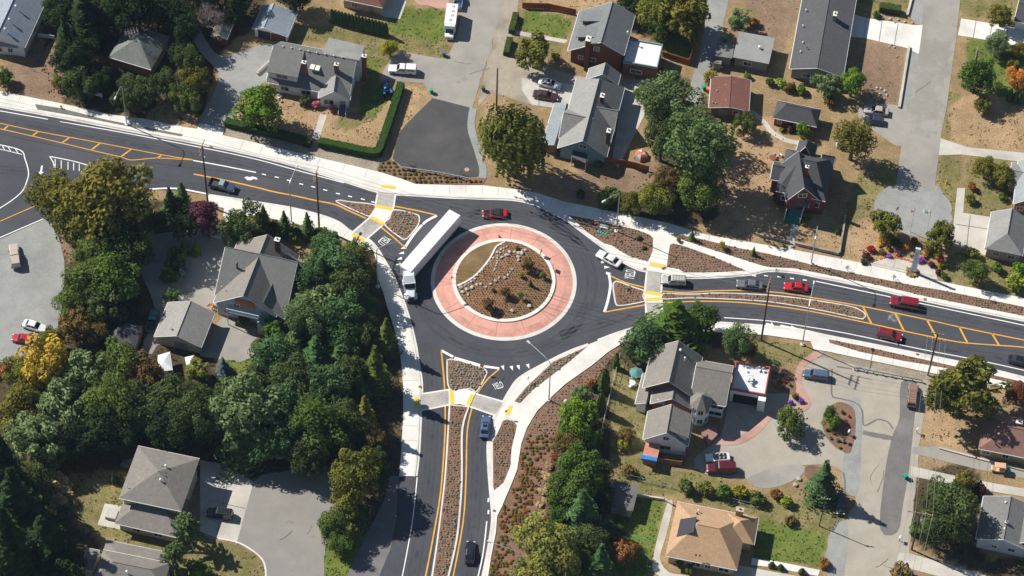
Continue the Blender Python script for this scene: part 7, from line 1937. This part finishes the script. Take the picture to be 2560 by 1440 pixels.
fence('wooden_fence',[(1605,1150),(1703,1165),(1712,1125)],1.5,'brown board fence round the deck at the copper-roofed shed',gm('deck_boards',(.3,.15,.06),(.36,.2,.09),1.2,obj=True))
BLK=pm((.05,.05,.05),.6)
fence('railing',[(1549,893),(1532,960),(1517,1020),(1503,1080)],1.3,'thin pale-topped railing down the west side of the rambling house garden',pm((.5,.5,.48),.6),2.0,2,False)
fence('picket_fence',[(521,590),(552,598)],1.0,'short white picket fence beside the dome-shaped evergreen',TRIM,.35,2,False,'fence',.04)
fence('white_fence',[(97,92),(137,98)],1.1,'short white board fence by the blue-roofed house',TRIM)
GAL2=pm((.25,.32,.3),.6,.3)
fence('wire_fence',[(1560,1195),(1700,1225),(1890,1270)],1.3,'thin green wire fence behind the tan hip-roofed house',GAL2,3.0,2,False,'fence',.03)
ST=gm('retaining_wall',(.3,.26,.21),(.38,.33,.27),1,(.22,.19,.16),.4,obj=True)
def wall(px,h,t,label,m=None,name='retaining_wall'):
 P=[G(x,y,0)for x,y in px];mb=MB();root=P[0]
 for a,b in zip(P[:-1],P[1:]):
  d=(b-a).normalized();n=V((-d.y,d.x,0))*t/2;e=d*t*.5
  q=[a-n-e,b-n+e,b+n+e,a+n-e];mb.hexa([p-root for p in q],[p-root+V((0,0,h))for p in q])
 return place_on(name,mb,m or ST,root,label,'wall')
wall([(1897,590),(1972,608)],.8,.35,'low stone retaining wall left of the red house path')
wall([(1990,612),(2094,637)],.8,.35,'low stone retaining wall right of the red house path')
wall([(2098,634),(2113,545)],.8,.35,'low stone wall up the east side of the red house lawn')
wall([(2272,120),(2248,268)],.5,.5,'long pale kerb wall between the bare earth plot and the north-east street',m_oldc)
wall([(2283,-20),(2268,38)],.5,.5,'short pale kerb wall at the top of the north-east street',m_oldc)
wall([(1655,250),(1600,255)],.5,.3,'low wall beside the alley end')if 0 else None
wall([(1590,1240),(1660,1250),(1680,1262)],.6,.3,'low grey garden wall behind the tan house lawn',m_oldc)
wall([(2350,1122),(2440,1146),(2570,1180)],.35,.3,'low concrete strip dividing the eastern driveways',m_oldc)
def bin_(px,py,col,label,name='wheelie_bin'):
 p=G(px,py,.5);r=empty(name,(p.x,p.y,.05),label,'bin',.3)
 mb=MB();mb.hexa([V((-.26,-.3,.06)),V((.26,-.3,.06)),V((.26,.3,.06)),V((-.26,.3,.06))],[V((-.34,-.38,1.0)),V((.34,-.38,1.0)),V((.34,.38,1.0)),V((-.34,.38,1.0))]);part(mb,'bin_body',pm(col,.5),r)
 mb=MB();mb.hexa([V((-.36,-.42,1.0)),V((.36,-.42,1.0)),V((.36,.4,1.0)),V((-.36,.4,1.0))],[V((-.3,-.36,1.1)),V((.3,-.36,1.1)),V((.3,.34,1.1)),V((-.3,.34,1.1))]);part(mb,'lid',pm(tuple(x*1.25 for x in col),.45),r)
 for s in(-1,1):wheel(r,s*.24,.36,.11,.06)
bin_(1078,228,(.02,.35,.15),'bright green wheelie bin at the corner of the fresh black turning area')
bin_(1208,222,(.02,.12,.08),'dark green wheelie bin across the street from the bright green one')
bin_(1109,135,(.08,.14,.22),'blue-grey bin at the drive mouth by the dry lawn')
bin_(2265,1192,(.0,.3,.2),'green wheelie bin beside the dark asphalt strip')
bin_(1812,98,(.0,.3,.2),'teal bin between the alley and the flat-roofed house')
bin_(1760,220,(.0,.28,.18),'green bin at the left of the red-roofed cottage')
bin_(2521,1177,(.0,.3,.2),'green bin behind the golf cart')
bin_(1770,225,(.6,.15,.06),'orange-red bin at the left of the red-roofed cottage')
def hydrant(px,py,label,z=0.02):
 p=G(px,py,z);r=empty('fire_hydrant',(p.x,p.y,z),label,'fire hydrant')
 m=pm((.75,.35,.05),.45);mb=MB();mb.lathe((0,0,0),[(.2,0),(.2,.06),(.14,.08),(.14,.6),(.18,.62),(.16,.72),(.06,.82)],10);part(mb,'barrel',m,r)
 mb=MB();mb.tube([(-.26,0,.48),(.26,0,.48)],.08,8);part(mb,'nozzle',m,r)
hydrant(2366,458,'yellow fire hydrant on the grass strip by the north-east street')
hydrant(153,270,'orange fire hydrant in the gravel bed on the north-west pavement',.17)
for x,y,w in((1248,592,'top'),(1160,630,'upper left'),(1130,694,'left')):
 p=G(x,y,.4);r=empty('traffic_cone',(p.x,p.y,.37),'orange traffic cone on the red apron, %s of the island kerb'%w,'traffic cone',group='cones on the apron')
 mb=MB();mb.box((0,0,.03),(.42,.42,.06));part(mb,'base',pm((.7,.06,.02),.6),r)
 mb=MB();mb.lathe((0,0,.06),[(.16,0),(.03,.7)],10);part(mb,'cone',pm((.8,.08,.02),.55),r)
def sign(px,py,label,shape,col,ang,z=.16,H=2.3,w=.75):
 p=G(px,py,z);r=empty('road_sign',(p.x,p.y,z),label,'road sign',ang)
 mb=MB();mb.tube([(0,0,0),(0,0,H)],.035,6);part(mb,'post',GALV,r)
 mb=MB()
 if shape=='tri':a=[(0,-.04,H-.9),(w*.55,-.04,H),(-w*.55,-.04,H)]
 elif shape=='dia':a=[(0,-.04,H-w),(w*.5,-.04,H-w/2),(0,-.04,H),(-w*.5,-.04,H-w/2)]
 else:a=[(-w/2,-.04,H-w),(w/2,-.04,H-w),(w/2,-.04,H),(-w/2,-.04,H)]
 mb.hexa([V(q)for q in a],[V((q[0],.0,q[2]))for q in a]);fixn(part(mb,'sign_plate',pm(col,.4),r))
sign(1028,548,'yield sign at the point of the western traffic island','tri',(.7,.05,.04),R(120))
sign(1549,715,'orange warning sign on the eastern traffic island','dia',(.85,.12,.03),R(80))
sign(1543,600,'orange work sign lying by the lamp in the north-east bed','dia',(.85,.15,.03),R(40),.16,1.2)
sign(1265,1042,'yellow pedestrian sign at the south-east end of the southern crossing','dia',(.8,.4,.03),R(20))
sign(1320,955,'sign with red edge at the south-east kerb of the roundabout','sq',(.7,.1,.06),R(60),.16,1.6,.5)
sign(1206,930,'small yield sign at the point of the southern traffic island','tri',(.7,.05,.04),R(20))
for x,y in((1388,642),(1389,710),(1345,795)):
 p=gm_at(x,y);z=p.z;q=p
sign(1352,638,'dark arrow board at the upper right of the island kerb','sq',(.03,.03,.035),R(70),.56,1.6,.9)
sign(1382,672,'arrow board with blue back at the right of the island kerb','sq',(.05,.07,.15),R(85),.56,1.2,.9)
p=G(243,245,0);r=empty('sign_board',(p.x,p.y,0),'blue and white property board standing in front of the dark grove','sign board',R(-14))
for s in(-.9,.9):mb=MB();mb.box((s,0,.75),(.1,.1,1.5));part(mb,'post',TRIM,r)
mb=MB();mb.box((0,-.08,1.35),(2.4,.06,1.0));part(mb,'panel',pm((.66,.72,.78),.5),r)
mb=MB();mb.box((0,-.12,1.45),(1.9,.02,.22));mb2=part(mb,'lettering_band',pm((.12,.22,.38),.5),r)
p=G(1510,568,BT)
mb=MB();mb.box((0,0,.12),(1.7,.8,.24),R(-10));place_on('utility_box',mb,pm((.6,.6,.56),.6),p,'grey concrete utility box in the lamp bed above the green lids','utility box')
for i in range(4):
 p=G(1495+i*6.2,579+i*2.2,BT);mb=MB();mb.box((0,0,.08),(.36,.62,.16),R(-10));mb.box((0,0,.17),(.2,.3,.03),R(-10))
 place_on('meter_box',mb,pm((.03,.42,.34),.5),p,'small green lidded meter box in the row of four below the lamp','meter box',0,'green meter boxes in the lamp bed')
p=G(1527,577,BT);mb=MB();mb.box((0,0,.08),(.36,.6,.16),R(-20));mb.box((0,0,.17),(.2,.3,.03),R(-20));place_on('meter_box',mb,pm((.03,.42,.34),.5),p,'single green meter box beside the lamp foot','meter box')
ROCK=gm('boulder',(.36,.35,.31),(.47,.455,.41),2.0,(.22,.215,.2),.8,.5,.7,fine=(.7,.68,.62),fs=4,obj=True,bump=.4)
RK=[]
for k in range(5):
 bm=bmesh.new();bmesh.ops.create_icosphere(bm,subdivisions=2,radius=1.0);rn=random.Random(300+k)
 ax=[rdir(rn)for _ in range(9)]
 for v in bm.verts:
  c=v.co.normalized();s=1.0
  for a in ax:
   dd=c.dot(a)
   if dd>.62:s=min(s,.72/dd+.02)
  v.co=c*s*rn.uniform(.95,1.05);v.co.z*=.75
 me=bpy.data.meshes.new('boulder');bm.to_mesh(me);bm.free();me.materials.append(ROCK);RK.append(me)
def rock(px,py,d,label,group=None,z=None,asp=1.0,rz=None):
 p=gm_at(px,py)if z is None else G(px,py,z)
 rn=random.Random(int(px*7+py));o=bpy.data.objects.new('boulder',rn.choice(RK));COL.objects.link(o)
 s=d/13/2*.9;o.location=(p.x,p.y,p.z+s*.25);o.scale=(s*asp,s/asp**.5,s);o.rotation_euler=(0,0,rn.uniform(0,6)if rz is None else rz)
 tag(o,label,'boulder',group)
I6=lambda x,y:(1120+x/6,580+y/6)
for x,y,d in((800,195,40),(830,205,30),(740,305,60),(795,265,55),(840,245,50),(885,225,45),(780,320,50),(835,290,40),(710,350,32),(680,395,50),(740,395,45),(745,360,36),(635,445,40),(595,490,48),(550,530,50),(520,575,48),(487,605,40),(445,655,40),(405,705,55),(350,750,60),(310,770,45)):
 rock(*I6(x,y),d/6,'pale stone in the row along the curved white edging of the island','stones along the island edging')
for x,y,d in((925,305,65),(880,355,75),(810,385,60),(745,440,50),(735,470,45),(720,510,40),(705,560,40),(690,580,34)):
 rock(*I6(x,y),d/6,'pale stone in the string running down from the boulder heap','stones of the second island string',None,1.25)
for x,y,d in((1000,305,60),(1060,320,80),(1110,325,90),(1165,275,75),(1110,280,55),(1050,380,70),(1060,425,65)):
 rock(*I6(x,y),d/6,'grey boulder in the heap at the upper right of the island','boulder heap on the island')
for x,y,d in((955,565,60),(935,605,40),(905,650,60),(850,690,70),(770,690,55),(710,735,75),(640,790,65),(570,830,55),(495,785,65),(435,795,65),(365,835,80),(285,865,85),(225,905,80),(190,835,80),(265,800,60),(305,945,55)):
 rock(*I6(x,y),d/6,'pale boulder in the line across the lower half of the island','boulder line across the island')
rock(*I6(1335,612),80/6,'solitary pale boulder beside the sapling at the right of the island')
rock(*I6(1225,1112),85/6,'solitary pale boulder near the lower right kerb of the island')
rock(*I6(1240,790),75/6,'dark weathered stone right of centre on the island')
rock(*I6(965,1185),75/6,'whitish stone near the bottom kerb of the island')
rock(1997,1198,15,'white garden boulder below the forecourt, larger upper one',None,.05);rock(1988,1213,14,'white garden boulder below the forecourt, lower one',None,.05)
rock(1415,1005,16,'brown boulder beside the curved path lamp',None,.1)
for i,(x,y,d)in enumerate(((1995,1042,8),(2003,1050,9),(2010,1060,8),(2005,1075,9),(1990,1085,8),(1965,1088,8),(1945,1085,7),(2015,1045,8),(1998,1062,7))):rock(x,y,d,'small rock edging the island of rocks in the forecourt','rocks in the forecourt island',.06)
for i,(x,y,d)in enumerate(((2185,42,9),(2205,46,8),(2225,48,10),(2245,50,9),(2262,55,9),(2165,36,8),(2237,56,8),(2280,58,8))):rock(x,y,d,'small rock in the rockery above the white driveway','rocks in the white drive rockery',.05)
for i,(x,y,d)in enumerate(((2192,220,9),(2202,222,9),(2212,228,10),(2217,238,9),(2210,247,9),(2198,250,9),(2185,247,8),(2200,235,7),(2228,112,8),(2236,118,8),(2222,118,7))):rock(x,y,d,'small rock in a ring on the bare earth plot','rock rings on the bare earth plot',.04)
a=G(2283,680,.15)
r=empty('monument',(a.x,a.y,.13),'tall slender white and pale blue monument slab standing in yellow flowers','monument',R(-14))
Hm=7.4
mb=MB();mb.hexa([V((-.62,-.22,.3)),V((.62,-.22,.3)),V((.62,.22,.3)),V((-.62,.22,.3))],[V((-.42,-.16,Hm)),V((.42,-.16,Hm)),V((.42,.16,Hm)),V((-.42,.16,Hm))]);part(mb,'slab',pm((.82,.82,.8),.5),r)
mb=MB();mb.hexa([V((-.4,-.27,1.0)),V((.4,-.27,1.0)),V((.4,-.2,1.0)),V((-.4,-.2,1.0))],[V((-.3,-.2,Hm-.7)),V((.3,-.2,Hm-.7)),V((.3,-.15,Hm-.7)),V((-.3,-.15,Hm-.7))]);part(mb,'panel',pm((.42,.6,.66),.4),r)
mb=MB();mb.box((0,0,Hm+.1),(1.0,.45,.2));part(mb,'cap',pm((.6,.65,.66),.5),r)
mb=MB();mb.lathe((0,0,0),[(1.1,0),(1.1,.3),(1.0,.34)],16);part(mb,'base',pm((.12,.11,.1),.8),r)
for k in range(8):
 t=3.3+k*.5;T('shrub%d'%(k%3),*(lambda q:(q.x,q.y))(V((0,0))),10,'ylw','x','flowers','flower_clump',.8)if 0 else None
for k,(x,y)in enumerate(((2267,676),(2267,684),(2274,688),(2282,689),(2289,687),(2268,669))):
 T('shrub%d'%(k%3),x,y,8,'ylw','yellow flower clump ringing the foot of the tall monument slab','flowers','flower_clump',.8,'yellow flowers at the monument foot',.3)
def cloth(c):
 m,t,b=nt('flag_cloth');b.inputs['Base Color'].default_value=(*c,1);b.inputs['Roughness'].default_value=.8
 tr=t.nodes.new('ShaderNodeBsdfTranslucent');tr.inputs[0].default_value=(*c,1);mx=t.nodes.new('ShaderNodeMixShader');mx.inputs[0].default_value=.5
 t.links.new(b.outputs[0],mx.inputs[1]);t.links.new(tr.outputs[0],mx.inputs[2]);t.links.new(mx.outputs[0],t.nodes['Material Output'].inputs[0]);return m
def flag(base,top,label,kind):
 p=G(base[0],base[1],0);H=7.6
 r=empty('flagpole',(p.x,p.y,0),label,'flagpole',R(-20))
 mb=MB();mb.tube([(0,0,0),(0,0,H)],[.06,.035],8);part(mb,'pole',pm((.8,.8,.8),.4),r)
 mb=MB();mb.lathe((0,0,H),[(.03,0),(.08,.06),(.08,.1),(.02,.16)],8);part(mb,'finial',pm((.7,.55,.2),.3,.8),r)
 fl={'stripes':(1.5,.9),'leaf':(1.4,.8),'white':(2.0,1.25)}[kind]
 n=8;Wf,Hf=fl;rows=13 if kind=='stripes'else 6
 droop=.75 if kind!='white'else .25
 def P(i,j):
  x=Wf*i/n;s=math.sin(i*1.3)*.12
  return V((-x*(1-droop*.75),s,H-.25-Hf*j/rows-x*droop*.7))
 red,whi,blu=cloth((.5,.03,.04)),cloth((.85,.85,.85)),cloth((.03,.04,.16))
 mb=MB()
 for i in range(n):
  for j in range(rows):
   if kind=='stripes':m=2 if(i<3.2 and j<7)else(0 if j%2==0 else 1)
   elif kind=='leaf':m=0 if(i<2 or i>=6)else(0 if i in(3,4)and j in(2,3)else 1)
   else:m=1
   q=[P(i,j),P(i+1,j),P(i+1,j+1),P(i,j+1)]
   mb.face(q,m)
 part(mb,'flag_cloth',[red,whi,blu],r)
flag((2236,574),(2249,512),'flagpole with a drooping striped flag with blue corner, left of three','stripes')
flag((2275,580),(2288,522),'flagpole with a red and white flag, middle of three','leaf')
flag((2316,583),(2329,527),'flagpole with a plain white flag blown open, right of three','white')
p=G(1603,388,.5);r=empty('tent',(p.x,p.y,.02),'orange and white dome tent in the brown back yard','tent',.4)
n=6;RT,HT=1.5,1.35
def TP(k,t):a=6.2832*k/n;rr=RT*math.cos(t*1.5708)**.8 if t<1 else 0;return V((rr*math.cos(a),rr*math.sin(a),HT*math.sin(t*1.5708)))
mt=[pm((.75,.16,.03),.6),pm((.75,.75,.74),.6),pm((.4,.42,.46),.6)]
for k in range(n):
 mb=MB()
 for i in range(4):
  t0,t1=i/4,(i+1)/4
  mb.face([TP(k,t0),TP(k+1,t0),TP(k+1,t1),TP(k,t1)]if i<3 else[TP(k,t0),TP(k+1,t0),V((0,0,HT))])
 part(mb,'tent_panel',mt[(0,1,0,2,0,1)[k]],r)
 mb=MB();mb.tube([TP(k,t/6)*1.01 for t in range(6)]+[V((0,0,HT*1.01))],.03,5);part(mb,'tent_pole',mt[0],r)
def umbrella(px,py,col,label):
 p=G(px,py,2.2);r=empty('parasol',(p.x,p.y,0),label,'parasol')
 mb=MB();ring_=[V((1.35*math.cos(6.2832*k/8),1.35*math.sin(6.2832*k/8),2.0))for k in range(8)]
 for k in range(8):mb.face([ring_[k],ring_[(k+1)%8],V((0,0,2.55))]);mb.face([ring_[(k+1)%8],ring_[k],V((0,0,2.45))])
 part(mb,'canopy',pm(col,.7),r)
 mb=MB();mb.tube([(0,0,0),(0,0,2.6)],.035,6);part(mb,'pole',TRIM,r);mb=MB();mb.lathe((0,0,0),[(.35,0),(.3,.08)],10);part(mb,'base',BLACKP,r)
umbrella(1591,930,(.1,.26,.24),'teal patio parasol left of the rambling house')
def chair(px,py,z,rz,label,group,col=(.8,.8,.78)):
 p=G(px,py,z+.4);r=empty('garden_chair',(p.x,p.y,z),label,'chair',rz,group);m=pm(col,.5)
 mb=MB();mb.box((0,0,.42),(.5,.5,.06));part(mb,'seat',m,r)
 mb=MB();mb.hexa([V((-.25,.2,.44)),V((.25,.2,.44)),V((.25,.26,.44)),V((-.25,.26,.44))],[V((-.24,.34,.9)),V((.24,.34,.9)),V((.24,.4,.9)),V((-.24,.4,.9))]);part(mb,'backrest',m,r)
 for a in(-.2,.2):
  for b in(-.2,.2):mb=MB();mb.tube([(a,b,0),(a,b,.42)],.03,5);part(mb,'leg',m,r)
def table(px,py,z,label,rad=.6,col=(.7,.72,.72)):
 p=G(px,py,z+.7);r=empty('garden_table',(p.x,p.y,z),label,'table');m=pm(col,.3)
 mb=MB();mb.lathe((0,0,.7),[(rad,0),(rad,.04)],16);part(mb,'tabletop',m,r);mb=MB();mb.tube([(0,0,0),(0,0,.7)],.06,8);part(mb,'leg',m,r)
table(1877,946,3.72,'round glass table on the white roof terrace')
for x,y,a in((1871,936,0),(1886,950,1.6),(1878,957,3.1),(1868,948,4.6)):chair(x,y,3.72,a,'white chair around the glass table on the roof terrace','chairs round the roof terrace table')
for x,y in((1898,924),(1909,926)):chair(x,y,3.72,.2,'white chair at the back parapet of the roof terrace','chairs at the terrace parapet')
table(1581,957,.05,'round garden table on the patio left of the rambling house')
for x,y,a in((1577,951,0),(1588,962,2),(1575,965,4)):chair(x,y,.05,a,'pale chair at the patio table left of the rambling house','chairs at the patio table')
for x,y,a in((1940,389,1),(1952,387,2.5)):chair(x,y,.03,a,'white garden chair on the lawn behind the red house','chairs behind the red house')
table(1932,394,.03,'brown garden table on the lawn behind the red house',.7,(.25,.1,.05))
for x,y,a in((697,243,.3),(701,250,1.2)):chair(x,y,.03,a,'pale chair on the front lawn beside the bright green tree','chairs by the bright green tree')
def mailbox(px,py,label,col=(.8,.8,.8)):
 p=G(px,py,1.0);r=empty('mailbox',(p.x,p.y,.05),label,'mailbox',R(70))
 mb=MB();mb.box((0,0,.5),(.12,.12,1.0));part(mb,'post',pm((.2,.14,.09),.8),r)
 mb=MB();mb.hexa([V((-.35,-.18,1.0)),V((.35,-.18,1.0)),V((.35,.18,1.0)),V((-.35,.18,1.0))],[V((-.35,-.12,1.38)),V((.35,-.12,1.38)),V((.35,.12,1.38)),V((-.35,.12,1.38))]);part(mb,'box',pm(col,.4),r)
mailbox(2122,1080,'white mailbox at the edge of the oval mulch bed');mailbox(2293,1075,'white mailbox on the verge below the bronze off-roader');mailbox(2250,1345,'white mailbox by the lower crossarm pole')
mailbox(2112,1098,'dark mailbox below the white one at the oval mulch bed',(.06,.06,.08))
p=G(2096,363,.6);r=empty('gas_tank',(p.x,p.y,.04),'white gas tank beside the large olive tree','tank',R(80))
mb=MB();mb.lathe((0,0,0),[(.2,.3),(.48,.4),(.55,.6),(.55,1.5),(.48,1.75),(.2,1.85)],12);part(mb,'tank',pm((.78,.78,.76),.4),r)
for s in(-.35,.35):mb=MB();mb.box((s,0,.2),(.1,.5,.4));part(mb,'leg',pm((.5,.5,.5),.5),r)
LOG=gm('firewood',(.5,.3,.17),(.62,.4,.25),3,obj=True);lm=[]
for k in range(3):
 mb=MB();mb.tube([(-.22,0,0),(.22,0,0)],[.09+.02*k,.1],6);lm.append(mb.mesh('log',LOG))
rn=random.Random(5)
for k in range(48):
 x,y=530+rn.gauss(0,5),771+rn.gauss(0,6);p=G(x,y,0);o=bpy.data.objects.new('log',rn.choice(lm));COL.objects.link(o)
 o.location=(p.x,p.y,.12+max(0,rn.uniform(0,.8)-.06*abs(x-530)));o.rotation_euler=(rn.uniform(-.4,.4),rn.uniform(-.4,.4),rn.uniform(0,6))
 tag(o,'split log in the loose firewood heap beside the balcony house','log','firewood heap')
p=G(657,170,.3);mb=MB();mb.box((0,0,.2),(.4,4.0,.35),R(-35));mb.box((.1,.1,.42),(.3,3.4,.15),R(-35));place_on('timber_beam',mb,pm((.5,.45,.38),.8),p,'weathered timber lying at the left end of the white house','timber')
hz=[G(x,y,.05)for x,y in((1567,1335),(1590,1342),(1615,1348),(1640,1350))];mb=MB();mb.tube([q-hz[0]for q in hz],.05,5);place_on('garden_hose',mb,pm((.1,.5,.3),.5),hz[0],'green garden hose stretched across the lawn','garden hose')
hz=[G(x,y,.05)for x,y in((1622,1392),(1617,1410),(1620,1425),(1635,1428))];mb=MB();mb.tube([q-hz[0]for q in hz],.05,5);place_on('garden_hose',mb,pm((.1,.5,.3),.5),hz[0],'green hose curled by the concrete path of the tan house','garden hose')
p=G(280,1287,.4);r=empty('hot_tub',(p.x,p.y,.05),'square hot tub on the patio of the two-level hip roof house','hot tub',R(-12))
mb=MB();mb.box((0,0,.35),(2.0,2.0,.7));part(mb,'tub',pm((.4,.33,.28),.7),r);mb=MB();mb.box((-.45,0,.74),(1.0,1.9,.08));mb.box((.5,0,.74),(.9,1.9,.08));part(mb,'cover',pm((.5,.47,.43),.7),r)
p=G(1167,424,.08);mb=MB();mb.lathe((0,0,0),[(.5,0),(.5,.03)],14);place_on('manhole_cover',mb,pm((.5,.3,.2),.7),p,'rusty cover in the corner of the fresh black turning area','manhole cover')
for x,y,l in((527,367,'square rusty drain grate at the north kerb below the gravel drive'),(1612,672,'square rusty drain grate at the kerb of the eastern crossing'),(2313,748,'square rusty drain grate at the north kerb of the east road'),(1236,1277,'square rusty drain grate at the kerb of the south road'),(1050,967,'square rusty drain grate at the west end of the southern crossing'),(2294,886,'square rusty drain grate at the south kerb of the east road')):
 p=G(x,y,KH+.01);mb=MB();mb.box((0,0,0),(.6,.5,.03),R(-12));place_on('drain_grate',mb,pm((.25,.12,.07),.7),p,l,'drain grate')
for x,y,l in((1943,690,'bare staked sapling in the eastern bed, right of the red house path'),(2120,683,'bare staked sapling in the eastern bed below the plaza corner'),(2235,705,'bare staked sapling in the eastern bed below the monument'),(2475,755,'bare staked sapling at the far end of the eastern bed'),(1150,440,'bare staked sapling in the guard rail bed, right one'),(1022,418,'bare staked sapling in the guard rail bed, left one'),(1524,912,'bare staked sapling on the curved path bed'),(1262,765,'bare staked sapling near the bottom of the roundabout island')):
 T('bare0',x,y-14,14,'bare',l,'sapling','sapling',1.5,None,.2)
w=bpy.data.worlds.new('World');SC.world=w;w.use_nodes=True
t=w.node_tree;bg=t.nodes['Background']
sk=t.nodes.new('ShaderNodeTexSky');sk.sky_type='NISHITA';sk.sun_disc=False
ELEV=R(42.0)
_sd=(G(1203,592)-G(1151.5,569))
SAZ=math.atan2(-_sd.y,-_sd.x)
print('sun azimuth',math.degrees(SAZ))
sk.sun_elevation=ELEV;sk.sun_rotation=math.pi/2-SAZ
sk.air_density=1.0;sk.dust_density=.3;sk.ozone_density=1.5
t.links.new(sk.outputs[0],bg.inputs[0]);bg.inputs[1].default_value=.056
sd=bpy.data.lights.new('sun','SUN');sd.energy=4.9;sd.angle=R(.5);sd.color=(1,.955,.88)
so=bpy.data.objects.new('sun',sd);COL.objects.link(so)
_dir=V((math.cos(SAZ)*math.cos(ELEV),math.sin(SAZ)*math.cos(ELEV),math.sin(ELEV)))
so.rotation_euler=_dir.to_track_quat('Z','Y').to_euler()
so.location=(0,0,200)
vs=SC.view_settings
vs.view_transform='Standard';vs.look='None';vs.exposure=.45;vs.gamma=1;vs.use_curve_mapping=False
hz_=MB();hz_.box((0,0,379),(1600,1600,760))
hm=bpy.data.materials.new('haze');hm.use_nodes=True;ht=hm.node_tree;ht.nodes.clear()
ho=ht.nodes.new('ShaderNodeOutputMaterial');hv=ht.nodes.new('ShaderNodeVolumePrincipled');hv.inputs['Color'].default_value=(.5,.7,1,1);hv.inputs['Density'].default_value=.000032;hv.inputs['Anisotropy'].default_value=.0
ht.links.new(hv.outputs[0],ho.inputs['Volume']);tag(hz_.build('haze',hm),None,None,None,'stuff')
SC.cycles.volume_bounces=0
SC.cycles.max_bounces=5;SC.cycles.diffuse_bounces=2;SC.cycles.glossy_bounces=3;SC.cycles.transmission_bounces=4;SC.cycles.transparent_max_bounces=4
SC.cycles.use_adaptive_sampling=True
SC.cycles.use_denoising=True
